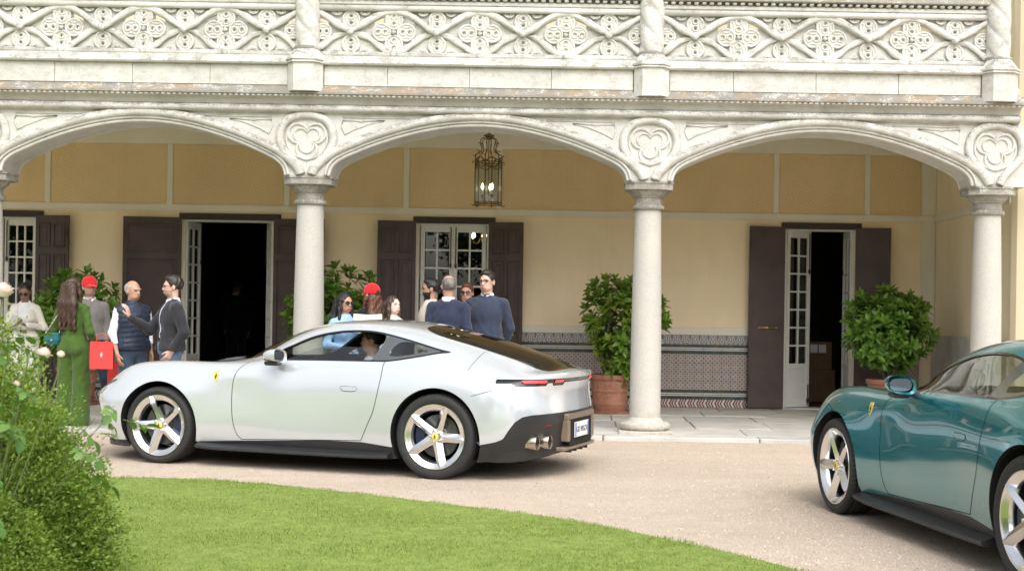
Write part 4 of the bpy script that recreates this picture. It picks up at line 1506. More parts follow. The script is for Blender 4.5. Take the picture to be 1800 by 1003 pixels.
def make_wheel(front):
    """meshes of one wheel, axis along y, outer face towards -y, centre at the hub's outer face"""
    Rt, wd = (0.340, 0.245) if front else (0.354, 0.285)
    Rr = 0.272
    t = MB()
    prof = [(Rr - 0.004, 0.030), (Rr + 0.004, 0.012), (Rr + 0.012, 0.008), (Rr + 0.03, 0.0), (Rt - 0.028, 0.002), (Rt - 0.012, 0.012), (Rt - 0.004, 0.028)]
    x = 0.028
    n_g = 4
    tw = wd - 0.056
    for i in range(n_g):
        a = 0.028 + tw * (i + 0.5) / n_g
        prof += [(Rt - 0.001, a - 0.010), (Rt - 0.011, a - 0.007), (Rt - 0.011, a + 0.007), (Rt - 0.001, a + 0.010)]
    prof += [(Rt - 0.004, wd - 0.028), (Rt - 0.012, wd - 0.012), (Rt - 0.03, wd), (Rr, wd - 0.01), (Rr - 0.004, wd - 0.03)]
    t.lathe(prof, 72, axis='Y', close=False)
    n = 60                                                   # tread blocks' cross grooves
    for i in range(n):
        a = 2 * PI * i / n
        ca, sa = math.cos(a), math.sin(a)
        da = 0.006
        c1, s1 = math.cos(a + 0.05), math.sin(a + 0.05)
        rr = Rt + 0.0006
        V = [(rr * math.cos(a), 0.012, rr * math.sin(a)), (rr * math.cos(a + 0.018), 0.012, rr * math.sin(a + 0.018)), (rr * math.cos(a + 0.06), 0.055, rr * math.sin(a + 0.06)), (rr * math.cos(a + 0.042), 0.055, rr * math.sin(a + 0.042))]
    tyre = t.mesh('tyre', 'tyre_rubber', True, 35)
    sp = MB()
    for i in range(n):
        a = 2 * PI * i / n
        V = [(Rt - 0.0105, 0.0105, a), (Rt - 0.0105, 0.0105, a + 0.016), (Rt + 0.0006, 0.028, a + 0.030), (Rt + 0.0006, 0.028, a + 0.014), (Rt + 0.0006, 0.055, a + 0.055), (Rt + 0.0006, 0.055, a + 0.039)]
        V = [(r_ * math.cos(q), y_ - 0.0012, r_ * math.sin(q)) for r_, y_, q in V]
        sp.add(V, [(0, 1, 2, 3), (3, 2, 4, 5)])
    sipes = sp.mesh('tread_sipe', 'dark_void', fix=False)
    rim = MB()
    rim.lathe([(Rr - 0.004, 0.03), (Rr + 0.001, 0.014), (Rr - 0.002, 0.009), (Rr - 0.008, 0.009), (Rr - 0.014, 0.014), (0.246, 0.020), (0.222, 0.034), (0.212, 0.052), (0.210, 0.075)], 72, axis='Y', close=False)
    # five folded blades: each has a broad outer facet and a narrow turned one
    for i in range(5):
        a0 = R(90 + 72 * i + (18 if front else -22))
        st = [(0.030, 0.040, 0.040, 0.036), (0.060, 0.037, 0.038, 0.030), (0.10, 0.031, 0.035, 0.022), (0.14, 0.029, 0.036, 0.015), (0.19, 0.027, 0.038, 0.008), (0.232, 0.022, 0.039, 0.003), (0.264, 0.015, 0.039, 0.006)]
        V = []
        for (r_, wl_, wr_, y_) in st:
            wl_, wr_ = wl_ * 1.12, wr_ * 1.12
            for (w_, yy) in ((-wl_, y_ + 0.012), (wl_ * 0.05, y_ - 0.006), (wr_, y_ + 0.030), (wr_ * 0.9, y_ + 0.06), (-wl_ * 0.9, y_ + 0.05)):
                V.append((r_ * math.cos(a0) - w_ * math.sin(a0), yy, r_ * math.sin(a0) + w_ * math.cos(a0)))
        F = []
        for k in range(len(st) - 1):
            for q in range(5):
                F.append((k * 5 + q, k * 5 + (q + 1) % 5, (k + 1) * 5 + (q + 1) % 5, (k + 1) * 5 + q))
        F += [tuple(range(5)), tuple((len(st) - 1) * 5 + q for q in range(5))]
        rim.add(V, F)
    rim.lathe([(0.03, 0.026), (0.052, 0.030), (0.066, 0.040), (0.07, 0.08)], 40, axis='Y')
    rim_me = rim.mesh('rim', 'rim_alloy', True, 28)
    barrel = MB().lathe([(0.2105, 0.060), (0.208, 0.075), (0.205, wd - 0.02)], 60, axis='Y', close=False).mesh('barrel', 'rim_dark', True)
    disc = MB().lathe([(0.06, 0.098), (0.178, 0.098), (0.18, 0.10), (0.18, 0.122), (0.178, 0.125), (0.06, 0.125)], 48, axis='Y')
    disc.lathe([(0.001, 0.088), (0.075, 0.088), (0.085, 0.098)], 32, axis='Y', close=False)
    disc_me = disc.mesh('brake_disc', 'brake_steel', True, 30)
    cal = MB()
    V, F = [], []
    a_c = 0 if front else 180
    for s, yy in enumerate((0.070, 0.155)):
        for k in range(9):
            q = R(a_c - 34 + 68 * k / 8)
            V += [(0.115 * math.cos(q), yy, 0.115 * math.sin(q)), (0.196 * math.cos(q), yy, 0.196 * math.sin(q))]
    for k in range(8):
        a = 2 * k
        F += [(a, a + 2, a + 3, a + 1), (18 + a, 18 + a + 1, 18 + a + 3, 18 + a + 2), (a + 1, a + 3, a + 21, a + 19), (a, a + 18, a + 20, a + 2)]
    F += [(0, 1, 19, 18), (16, 34, 35, 17)]
    cal.add(V, F)
    cal_me = cal.mesh('brake_caliper', 'caliper_blue', False)
    cap = MB().lathe([(0.0005, 0.020), (0.026, 0.0205), (0.031, 0.024), (0.032, 0.034)], 28, axis='Y', close=False).mesh('hub_cap', 'badge_yellow', True, 40)
    horse = MB().prism([(x_ * 0.016, z_ * 0.019) for x_, z_ in HORSE], 0.0185, 0.0215).mesh('hub_emblem', 'badge_black')
    nuts = []
    for i in range(5):
        q = R(90 + 72 * i + (18 if front else -22) + 36)
        nuts.append((0.052 * math.cos(q), 0.0, 0.052 * math.sin(q)))
    nut_me = MB().lathe([(0.004, 0.018), (0.009, 0.019), (0.0105, 0.024), (0.0105, 0.042)], 10, axis='Y').mesh('wheel_nut', 'rim_alloy', True, 40)
    return dict(tyre=tyre, tread_sipe=sipes, rim=rim_me, barrel=barrel, brake_disc=disc_me, brake_caliper=cal_me, hub_cap=cap, hub_emblem=horse), nuts, nut_me


# rearing-horse silhouette, unit box
HORSE = [(-.15, .95), (.05, 1.0), (.12, .82), (.3, .72), (.22, .6), (.1, .62), (.18, .35), (.5, .42), (.62, .25), (.5, .2), (.45, .3), (.22, .2), (.3, 0), (.62, .02), (.6, -.15), (.42, -.1), (.2, -.18), (.12, -.45), (.32, -.7), (.22, -.98), (.05, -.95), (.12, -.7), (-.1, -.45), (-.2, -.62), (-.42, -.72), (-.45, -.95), (-.62, -.92), (-.58, -.6), (-.35, -.45), (-.38, -.2), (-.62, -.1), (-.8, .15), (-.66, .2), (-.5, 0), (-.32, 0), (-.25, .3), (-.28, .6)]
SHIELD = [(-.72, 1.0), (.72, 1.0), (.80, .55), (.72, .05), (.45, -.55), (0, -1.0), (-.45, -.55), (-.72, .05), (-.80, .55)]


def build_car_meshes():
    sh = Shell()
    P = sh.P
    parts = {}
    arch_f = lambda x, y, z: np.hypot(x - FA, z - ZA) - 0.384
    arch_r = lambda x, y, z: np.hypot(x - RA, (z - ZA) * 0.985) - 0.404
    P, _, s1 = sh.cut(P, arch_f)
    P, _, s2 = sh.cut(P, arch_r)
    dsd, wsd = poly_sd(DOOR), poly_sd(DLO)
    # side windows
    gl, P, s = sh.cut(P, lambda x, y, z: np.minimum(wsd(x, z), y - 0.5))
    inner, trim, _ = sh.cut(gl, lambda x, y, z: wsd(x, z) - 0.014)
    pill = lambda x, y, z: (3.018 + (z - .939) * 0.44) - x
    front, rear, _ = sh.cut(inner, pill)
    low = line_fn([(1.9, .93), (2.18, .940), (2.329, 1.01), (2.478, 1.058), (2.598, 1.074), (2.756, 1.074), (3.1, 1.062)])
    pane, _, _ = sh.cut(front, lambda x, y, z: low(x) - z)
    qw = poly_sd(interp_path([(3.185, .998), (3.235, 1.115), (3.40, 1.103), (3.50, 1.052), (3.49, 1.038)], 3, True))
    qpane, qpanel, _ = sh.cut(rear, lambda x, y, z: qw(x, z))
    parts['pane'], parts['open_rest'], parts['trim'], parts['qpane'], parts['qpanel'] = pane, front, trim, qpane, qpanel
    # windscreen and rear screen, drawn in plan
    ws = poly_sd(interp_path([(1.452, 0), (1.475, .25), (1.56, .47), (1.70, .635), (1.80, .665), (2.02, .625), (2.22, .565), (2.30, .5), (2.275, .25), (2.265, 0), (2.27, -.25), (2.0, -.6), (1.6, -.5)], 4, True))
    wsc, P, s = sh.cut(P, lambda x, y, z: np.minimum(ws(x, y), z - 0.9))
    rs = poly_sd(interp_path([(3.30, 0), (3.31, .26), (3.345, .40), (3.45, .50), (3.62, .535), (3.9, .52), (4.2, .49), (4.45, .46), (4.50, .40), (4.53, .2), (4.535, 0), (4.5, -.3), (3.8, -.5), (3.35, -.3)], 4, True))
    rsc, P, s = sh.cut(P, lambda x, y, z: np.minimum(rs(x, y), z - 0.85))
    parts['windscreen'], parts['rear_window'] = wsc, rsc
    # dark lower skirts and rear bumper
    up, low_, sk = sh.cut(P, lambda x, y, z: z - SILL(x))
    parts['skirt'] = low_
    P = up
    # doors, bonnet
    door, P, dseg = sh.cut(P, lambda x, y, z: np.minimum(dsd(x, z), y - 0.55))
    parts['door'] = door
    hd = poly_sd(interp_path([(.40, 0), (.40, .42), (.52, .60), (.80, .655), (1.2, .665), (1.5, .665), (1.56, .60), (1.48, .40), (1.425, .2), (1.41, 0), (1.41, -.3), (.8, -.5), (.42, -.3)], 4, True))
    hood, P, hseg = sh.cut(P, lambda x, y, z: np.minimum(hd(x, y), z - 0.6))
    parts['hood'] = hood
    # tail lamp slot
    def slot(x, y, z):
        drop = np.where(((y > .60) & (y < .86)) | ((y > .34) & (y < .53)), 0.022, 0.0)
        return np.minimum.reduce([z - (.803 - drop), .838 - z, x - 4.18])
    tl, P, tseg = sh.cut(P, slot)
    parts['tail_slot'] = tl
    for nm, (ya, yb) in (('tail_a', (.60, .80)), ('tail_b', (.36, .50))):
        parts[nm] = sh.cut(tl, lambda x, y, z: np.minimum.reduce([z - .806, .828 - z, y - ya, yb - y]))[0]
    parts['body'] = P
    # quarter seams at the tail
    seams = sh.cut(P, lambda x, y, z: np.where(x > 3.95, (x - 4.05) * 0.28 + 0.715 - z, -1.0))[2]
    parts['rear_seam'] = [s_ for s_ in seams if 4.0 < sh.V[s_[0]][0] < 4.24]
    seam2 = sh.cut(P, lambda x, y, z: np.where((y > .55) & (z > .86), x - 3.93 - (z - .95) * 0.2, -1.0))[2]
    parts['lid_seam'] = [s_ for s_ in seam2 if sh.V[s_[0]][2] > .90 and abs(sh.V[s_[0]][0] - 3.93) < .05]
    # badge and flush handle taken from the surface itself
    def shp(poly, cx_, cz, w, h):
        return poly_sd([(cx_ + a * w, cz + b * h) for a, b in poly])
    allp = parts['body']
    hn = poly_sd(interp_path([(2.785, .738), (2.93, .736), (2.94, .715), (2.90, .70), (2.815, .70), (2.79, .715)], 3, True))
    parts['handle'], _, parts['handle_seg'] = sh.cut(parts['door'], lambda x, y, z: hn(x, z))
    hl = poly_sd([(.225, .646), (.28, .680), (.38, .709), (.54, .734), (.45, .694), (.34, .662), (.25, .632)])
    parts['headlamp_slot'] = sh.cut(allp, lambda x, y, z: np.minimum(hl(x, z), y - .3))[0]
    hl2 = poly_sd([(.18, .590), (.215, .630), (.25, .629), (.345, .658), (.36, .645), (.33, .618), (.25, .585)])
    parts['headlamp'] = sh.cut(allp, lambda x, y, z: np.minimum(hl2(x, z), y - .3))[0]
    parts['seg_arch'] = s1 + s2
    parts['seg_door'], parts['seg_hood'] = dseg, hseg
    return sh, parts


SH, CP = build_car_meshes()


def lip_mesh(xa, s):
    """wheel-arch return: the panel edge turned inwards"""
    b = MB()
    for (i, j) in CP['seg_arch']:
        p, q = SH.V[i], SH.V[j]
        if p[1] < 0.5 or p[2] < 0.14 or abs(p[0] - xa) > 0.6:
            continue
        b.add([(p[0], p[1] * s, p[2]), (q[0], q[1] * s, q[2]), (q[0], (q[1] - 0.07) * s, q[2]), (p[0], (p[1] - 0.07) * s, p[2])], [(0, 1, 2, 3)])
    return b.mesh('arch_lip', 'black_plastic', fix=False)


SIDE_V = np.array(SH.V)
SIDE_V = SIDE_V[(SIDE_V[:, 1] > 0.6) & (SIDE_V[:, 0] > 1.4) & (SIDE_V[:, 0] < 1.75) & (SIDE_V[:, 2] < 0.89) & (SIDE_V[:, 2] > 0.5)]
CAR_ME = {}


def car_meshes(pm):
    """mesh data shared by both cars except for the painted pieces"""
    M_ = dict(CAR_ME)
    for nm, key in (('body', 'body'), ('bonnet', 'hood')):
        M_[nm] = SH.mesh(nm, CP[key], pm)
    for s, sd_ in (('near', (-1,)), ('far', (1,))):
        M_['door_' + s] = SH.mesh('door', CP['door'], pm, sides=sd_)
        M_['handle_' + s] = SH.mesh('door_handle', CP['handle'], pm, 0.003, sd_)
    return M_


def shared_car_meshes():
    m = CAR_ME
    near_far = (('near', (-1,)), ('far', (1,)))
    for s, sd_ in near_far:
        m['trim_' + s] = SH.mesh('window_trim', CP['trim'], 'black_gloss', 0.0, sd_)
        m['pane_' + s] = SH.mesh('side_window', CP['pane'] if s == 'near' else CP['open_rest'], 'car_glass', -0.006, sd_)
        m['full_' + s] = SH.mesh('side_window', CP['open_rest'], 'car_glass', -0.006, sd_)
        m['tint_' + s] = SH.mesh('side_window', CP['open_rest'], 'car_glass_tint', -0.006, sd_)
        m['qpane_' + s] = SH.mesh('quarter_window', CP['qpane'], 'car_glass', -0.001, sd_)
        m['qpanel_' + s] = SH.mesh('quarter_panel', CP['qpanel'], 'grey_panel', 0.0, sd_)
        q_ = sd_[0]
        m['badge_rim_' + s] = decal('badge_rim', SHIELD, 1.567, .782, .037, .050, 'lamp_clear', 0.0025, q_)
        m['badge_' + s] = decal('shield_badge', SHIELD, 1.567, .782, .033, .046, 'badge_yellow', 0.0042, q_)
        m['horse_' + s] = decal('badge_emblem', HORSE, 1.567, .786, .020, .030, 'badge_black', 0.0056, q_)
        m['hlslot_' + s] = SH.mesh('headlamp_slot', CP['headlamp_slot'], 'black_gloss', 0.002, sd_)
        m['hl_' + s] = SH.mesh('headlamp', CP['headlamp'], 'lamp_clear', 0.003, sd_)
        m['ta_' + s] = SH.mesh('tail_lamp', CP['tail_a'], 'tail_red', 0.004, sd_)
        m['tb_' + s] = SH.mesh('tail_lamp', CP['tail_b'], 'tail_red', 0.004, sd_)
        m['dseam_' + s] = SH.ribbon('door_gap', CP['seg_door'], 'dark_void', 0.006, 0.0009, sd_)
        m['hseam_' + s] = SH.ribbon('handle_gap', CP['handle_seg'], 'black_plastic', 0.004, 0.003, sd_)
    m['slot'] = SH.mesh('tail_lamp_strip', CP['tail_slot'], 'black_gloss', -0.006)
    m['skirt'] = SH.mesh('lower_skirt', CP['skirt'], 'black_plastic', -0.004)
    m['windscreen'] = SH.mesh('windscreen', CP['windscreen'], 'screen_glass', -0.002)
    m['rear_window'] = SH.mesh('rear_window', CP['rear_window'], 'car_glass_dark', -0.003)
    m['bseam'] = SH.ribbon('bonnet_gap', [s for s in CP['seg_hood']], 'dark_void', 0.005)
    m['rseam'] = SH.ribbon('panel_gap', CP['rear_seam'] + CP['lid_seam'], 'dark_void', 0.0045)
    m['lip'] = [lip_mesh(xa, s) for xa in (FA, RA) for s in (-1, 1)]
    # inner lining: the shell again, set inwards and dark, only around the cabin
    lin = [p for p in CP['body'] + CP['door'] + CP['skirt'] if 1.5 < SH.V[p[0]][0] < 4.4 and SH.V[p[0]][2] > 0.2]
    m['lining'] = SH.mesh('cabin_lining', lin, 'cabin_dark', -0.028, flip=True)
    # underbody, wheel wells
    u = MB()
    u.box(0.35, 4.32, -0.60, 0.60, 0.13, 0.30)
    u.box(1.42, 3.24, -0.845, 0.845, 0.135, 0.24)
    m['underbody'] = u.mesh('underbody', 'dark_void')
    m['wells'] = []
    for xc_, rr in ((FA, 0.392), (RA, 0.412)):
        for s in (-1, 1):
            w = MB()
            V, F = [], []
            for k in range(25):
                a = R(-25 + 230 * k / 24)
                V += [(xc_ + rr * math.cos(a), s * 0.60, ZA + rr * math.sin(a)), (xc_ + rr * math.cos(a), s * 0.90, ZA + rr * math.sin(a))]
            for k in range(24):
                F.append((2 * k, 2 * k + 1, 2 * k + 3, 2 * k + 2))
            V.append((xc_, s * 0.60, ZA))
            c = len(V) - 1
            F += [(2 * k, 2 * k + 2, c) for k in range(24)]
            w.add(V, F)
            m['wells'].append(w.mesh('wheel_well', 'dark_void', fix=False))
    # side-skirt blades
    for s, sd_ in near_far:
        q = -1 if s == 'near' else 1
        b = MB()
        V, F = [], []
        st = [(1.39, .905, .955, .170), (1.6, .900, .965, .160), (2.4, .895, .955, .155), (3.0, .91, .965, .155), (3.26, .93, .985, .165)]
        for (x_, yi, yo, z_) in st:
            V += [(x_, q * (yi - 0.06), z_ + 0.05), (x_, q * yo, z_ + 0.018), (x_, q * (yo + 0.004), z_ + 0.002), (x_, q * (yo - 0.01), z_ - 0.012), (x_, q * (yi - 0.06), z_ - 0.012)]
        for k in range(len(st) - 1):
            for r_ in range(5):
                F.append((5 * k + r_, 5 * k + (r_ + 1) % 5, 5 * k + 5 + (r_ + 1) % 5, 5 * k + 5 + r_))
        F += [(0, 1, 2, 3, 4), tuple(20 + k for k in range(5))]
        b.add(V, F)
        m['blade_' + s] = b.mesh('side_skirt', 'black_plastic', True, 30)
        # front splitter
        b = MB()
        b.prism_z(interp_path([(0.10, 0.0), (0.13, q * .3), (.22, q * .54), (.38, q * .76), (.60, q * .88)], 4) + [(.66, q * .86), (.5, q * .6), (.4, 0)], 0.13, 0.165)
        m['split_' + s] = b.mesh('splitter', 'black_plastic')
    # rear diffuser block
    d = MB()
    sec = [(4.06, .885, .16), (4.20, .85, .155), (4.28, .80, .155), (4.34, .74, .16), (4.42, .66, .17), (4.51, .50, .19), (4.57, .30, .22), (4.585, 0, .225)]
    top = [(4.075, .93, .285), (4.20, .90, .318), (4.275, .875, .35), (4.335, .845, .455), (4.44, .735, .515), (4.56, .51, .53), (4.615, .30, .535), (4.63, 0, .54)]
    V, F = [], []
    L_ = [(x_, -y_, z_) for x_, y_, z_ in sec] + [(x_, y_, z_) for x_, y_, z_ in sec[::-1][1:]]
    U_ = [(x_, -y_, z_) for x_, y_, z_ in top] + [(x_, y_, z_) for x_, y_, z_ in top[::-1][1:]]
    n = len(L_)
    inb = [(x_ - 0.22, y_ * 0.9, z_ + 0.01) for x_, y_, z_ in L_]
    V = L_ + U_ + inb
    for i in range(n - 1):
        F.append((i, i + 1, n + i + 1, n + i))
        F.append((2 * n + i, 2 * n + i + 1, i + 1, i))
    V2 = [(x_ - 0.05, y_ * 0.985, z_ + 0.035) for x_, y_, z_ in U_]
    o = len(V)
    V += V2
    for i in range(n - 1):
        F.append((n + i, n + i + 1, o + i + 1, o + i))
    d.add(V, F)
    m['diffuser'] = d.mesh('rear_diffuser', 'black_plastic', True, 40, fix=True)
    # central bronze surround of the number-plate recess
    fr = MB()
    for (ya, yb, za, zb_) in ((-.36, .36, .485, .535), (-.36, -.30, .30, .485), (.30, .36, .30, .485)):
        xo = 4.625
        fr.box(xo - 0.06, xo + 0.012, ya, yb, za, zb_, 0.008)
    fr.box(4.54, 4.625, -.42, .42, .225, .258, 0.008)
    m['plate_frame'] = fr.mesh('diffuser_frame', 'diffuser_bronze')
    m['recess'] = MB().box(4.50, 4.628, -.30, .30, .262, .484).mesh('plate_recess', 'dark_void')
    fins = MB()
    for y_ in (-.22, -.08, .08, .22):
        fins.box(4.40, 4.62, y_ - .006, y_ + .006, .20, .262)
    m['fin'] = fins.mesh('diffuser_fin', 'black_plastic')
    # tail pipes
    tp = MB().lathe([(0.054, -0.20), (0.059, -0.05), (0.0605, 0.0), (0.0585, 0.006), (0.053, 0.002), (0.051, -0.03), (0.050, -0.16), (0.001, -0.16)], 32, axis='X', close=False)
    m['pipe'] = tp.mesh('exhaust_tip', 'exhaust_metal', True, 50)
    m['pipe_hole'] = MB().lathe([(0.001, -0.03), (0.051, -0.03)], 24, axis='X', close=False).mesh('exhaust_bore', 'dark_void', fix=False)
    rc = MB()
    ov = [(0.125 * math.cos(2 * PI * i / 32) * 1.0, 0.062 * math.sin(2 * PI * i / 32)) for i in range(32)]
    m['reflector'] = MB().box(-0.004, 0.006, -.09, .09, -.010, .010, 0.003).mesh('rear_reflector', 'tail_red')
    m['reflector'].materials[0] = simple('reflector_red', (0.12, 0.02, 0.02), 0.2)
    # door mirror
    for s, sd_ in near_far:
        q = -1 if s == 'near' else 1
        b = MB()
        V, F = [], []
        nu, nv = 14, 20
        for i in range(nu + 1):
            t = i / nu
            xx = 2.09 + 0.165 * t
            r_ = (math.sin(min(1, t * 1.02 + 0.02) * PI * 0.5)) ** 0.6
            for k in range(nv):
                a = 2 * PI * k / nv
                ca, sa = math.cos(a), math.sin(a)
                e = 0.7
                yy = 0.094 * r_ * (abs(ca) ** e) * (1 if ca > 0 else -1)
                zz = 0.057 * r_ * (abs(sa) ** e) * (1 if sa > 0 else -1)
                V.append((xx + 0.02 * (yy / 0.108) * -1 * 0.4, q * (1.005 + yy), 0.985 + zz + 0.012 * yy / .1))
        for i in range(nu):
            for k in range(nv):
                F.append((i * nv + k, i * nv + (k + 1) % nv, (i + 1) * nv + (k + 1) % nv, (i + 1) * nv + k))
        o_ = nu * nv
        n0 = len(V)
        for k in range(nv):
            p_ = V[o_ + k]
            V.append((p_[0] - 0.016, q * 1.005 + (p_[1] - q * 1.005) * 0.84, 0.985 + (p_[2] - 0.985) * 0.80))
        for k in range(nv):
            F.append((o_ + k, o_ + (k + 1) % nv, n0 + (k + 1) % nv, n0 + k))
        b.add(V, F)
        m['mirror_shell_' + s] = b
        g_ = MB()
        V = [(2.238, q * (1.005 + 0.073 * (abs(math.cos(2 * PI * k / 24)) ** .7) * (1 if math.cos(2 * PI * k / 24) > 0 else -1)), 0.985 + 0.040 * (abs(math.sin(2 * PI * k / 24)) ** .7) * (1 if math.sin(2 * PI * k / 24) > 0 else -1)) for k in range(24)]
        g_.add(V, [tuple(range(24))])
        m['mirror_glass_' + s] = g_.mesh('mirror_glass', 'mirror_glass', fix=False)
        a_ = MB().tube([(2.15, q * 0.85, .915), (2.16, q * 0.90, .93), (2.17, q * 0.96, .935)], [.028, .022, .03], 8, sx=0.6)
        a_.box(2.11, 2.235, q * 0.985 - 0.055, q * 0.985 + 0.055, .900, .94, 0.014)
        m['mirror_arm_' + s] = a_.mesh('mirror_arm', 'black_plastic', True, 40)
    # cabin
    c = MB()
    c.box(1.75, 3.55, -.80, .80, .235, .265)
    m['cabin_floor'] = c.mesh('cabin_floor', 'cabin_dark')
    c = MB()
    c.add([(1.60, -.72, .88), (2.05, -.76, .90), (2.12, -.76, .84), (2.02, -.76, .55), (1.60, .72, .88), (2.05, .76, .90), (2.12, .76, .84), (2.02, .76, .55), (1.6, -.72, .5), (1.6, .72, .5)], [(0, 1, 5, 4), (1, 2, 6, 5), (2, 3, 7, 6), (3, 8, 9, 7), (0, 8, 3, 2, 1), (4, 5, 6, 7, 9)])
    m['dash'] = c.mesh('dashboard', 'cabin_dark', True, 40)
    c = MB()
    c.box(2.1, 3.1, -.11, .11, .26, .62, 0.04)
    m['console'] = c.mesh('centre_console', 'cabin_dark')
    seat = MB()
    seat.box(-.25, .28, -.24, .24, .26, .48, 0.06)
    V, F = [], []
    for (x_, z_, w_) in ((.24, .46, .23), (.30, .62, .25), (.36, .80, .235), (.41, .94, .17), (.43, 1.02, .12), (.455, 1.12, .10)):
        V += [(x_, -w_, z_), (x_, w_, z_), (x_ + .11, w_ * .9, z_), (x_ + .11, -w_ * .9, z_)]
    for k in range(5):
        for r_ in range(4):
            F.append((4 * k + r_, 4 * k + (r_ + 1) % 4, 4 * k + 4 + (r_ + 1) % 4, 4 * k + 4 + r_))
    F += [(0, 1, 2, 3), (20, 21, 22, 23)]
    seat.add(V, F)
    m['seat'] = seat.mesh('seat', 'seat_leather', True, 50)
    st = MB()
    cth = Vector((2.22, -.38, .80))
    st.tube([(cth.x + 0.16 * math.cos(2 * PI * k / 28) * 0.40, cth.y + 0.18 * math.sin(2 * PI * k / 28), cth.z + 0.17 * math.cos(2 * PI * k / 28) * .92) for k in range(28)], 0.016, 8, closed=True)
    st.tube([(cth.x, cth.y - .16, cth.z), (cth.x - .03, cth.y, cth.z - .02), (cth.x, cth.y + .16, cth.z)], 0.018, 6)
    st.tube([(cth.x - .03, cth.y, cth.z - .02), (2.0, -.38, .72)], 0.03, 8)
    m['wheel_steer'] = st.mesh('steering_wheel', 'cabin_dark', True, 50)
    m['shelf'] = MB().box(3.35, 4.4, -.62, .62, .78, .80).mesh('parcel_shelf', 'cabin_dark')
    m['plate'] = MB().box(4.632, 4.640, -.19, .19, .325, .455, 0.003).mesh('number_plate', 'plate_white')
    m['plate_band'] = [MB().box(4.6395, 4.6412, a, b, .33, .45).mesh('plate_band', 'plate_blue') for a, b in ((-.185, -.155), (.155, .185))]


shared_car_meshes()
WHEELS = {True: make_wheel(True), False: make_wheel(False)}


def text_mesh(body, size, mat, extrude=0.001):
    cu = bpy.data.curves.new('lettering', 'FONT')
    cu.body = body
    cu.size = size
    cu.extrude = extrude
    cu.align_x = 'CENTER'
    cu.align_y = 'CENTER'
    o = bpy.data.objects.new('lettering', cu)
    COL.objects.link(o)
    dg = bpy.context.evaluated_depsgraph_get()
    me = bpy.data.meshes.new_from_object(o.evaluated_get(dg))
    bpy.data.objects.remove(o)
    me.materials.clear()
    me.materials.append(MATS[mat])
    return me


PLATE_ME = text_mesh('GD 985ZX', 0.066, 'badge_black')


def make_car(name, label, paint_name, loc, heading, group, open_window):
    car = thing(name, label, 'car', (loc[0], loc[1], 0), heading, group)
    m = car_meshes(paint_name)
    put('body', m['body'], car)
    put('bonnet', m['bonnet'], car)
    put('bonnet_gap', m['bseam'], car)
    put('panel_gap', m['rseam'], car)
    for l_ in m['lip']:
        put('arch_lip', l_, car)
    for l_ in m['wells']:
        put('wheel_well', l_, car)
    put('underbody', m['underbody'], car)
    put('lower_skirt', m['skirt'], car)
    put('windscreen', m['windscreen'], car)
    put('rear_window', m['rear_window'], car)
    put('cabin_lining', m['lining'], car)
    put('cabin_floor', m['cabin_floor'], car)
    put('dashboard', m['dash'], car)
    put('centre_console', m['console'], car)
    put('steering_wheel', m['wheel_steer'], car)
    put('parcel_shelf', m['shelf'], car)
    for y_ in (-.39, .39):
        put('seat', m['seat'], car, (2.62, y_, 0))
    put('tail_lamp_strip', m['slot'], car)
    df = put('rear_diffuser', m['diffuser'], car)
    put('diffuser_frame', m['plate_frame'], df)
    put('plate_recess', m['recess'], df)
    put('diffuser_fin', m['fin'], df)
    pl_ = put('number_plate', m['plate'], car)
    for b_ in m['plate_band']:
        put('plate_band', b_, pl_)
    put('plate_lettering', PLATE_ME, pl_, (4.6408, 0, .388), (R(90), 0, R(90)))
    for s, q in (('near', -1), ('far', 1)):
        dr = put('door', m['door_' + s], car)
        put('door_gap', m['dseam_' + s], dr)
        hd_ = put('door_handle', m['handle_' + s], dr)
        put('handle_gap', m['hseam_' + s], dr)
        put('window_trim', m['trim_' + s], car)
        put('side_window', m[(('pane_' if s == 'near' else 'full_') if open_window else 'tint_') + s], car)
        put('quarter_panel', m['qpanel_' + s], car)
        put('quarter_window', m['qpane_' + s], car)
        bd = put('shield_badge', m['badge_' + s], car)
        put('badge_rim', m['badge_rim_' + s], bd)
        put('badge_emblem', m['horse_' + s], bd)
        put('headlamp_slot', m['hlslot_' + s], car)
        put('headlamp', m['hl_' + s], car)
        put('tail_lamp', m['ta_' + s], car)
        put('tail_lamp', m['tb_' + s], car)
        put('side_skirt', m['blade_' + s], car)
        put('splitter', m['split_' + s], car)
        mr = put('door_mirror', m['mirror_shell_' + s].mesh('door_mirror', paint_name, True, 60), car)
        put('mirror_glass', m['mirror_glass_' + s], mr)
        put('mirror_arm', m['mirror_arm_' + s], mr)
        for (x_, y_, a_) in ((4.475, .69, 14), (4.54, .565, 10)):
            ex = put('exhaust_tip', m['pipe'], car, (x_, q * y_, .315), (0, 0, 0))
            put('exhaust_bore', m['pipe_hole'], ex)
        put('rear_reflector', m['reflector'], car, (4.49, q * .64, .452), (0, 0, q * R(48)))
        for fr in (True, False):
            meshes, nuts, nut_me = WHEELS[fr]
            xx, yy = (FA, 0.945) if fr else (RA, 0.965)
            rt = 0.340 if fr else 0.354
            wh = sub('wheel', car, (xx, q * yy, rt - 0.002), (0, 0, 0 if q < 0 else PI))
            for k, me in meshes.items():
                o = put(k, me, wh)
                if k == 'tread_sipe':
                    tag(o, kind='stuff')
            for p in nuts:
                put('wheel_nut', nut_me, wh, p)
    return car


def car_pose(front_hub, t):
    """outer front hub position on the near side and heading -> origin at the nose and z rotation"""
    d = Vector((-math.sin(t), math.cos(t)))
    n = Vector((math.cos(t), math.sin(t)))
    o = Vector(front_hub) + n * 0.95 + d * 1.0
    # local +x runs back along -d, local +y runs to the right side n
    return (o.x, o.y), math.atan2(-d.y, -d.x)


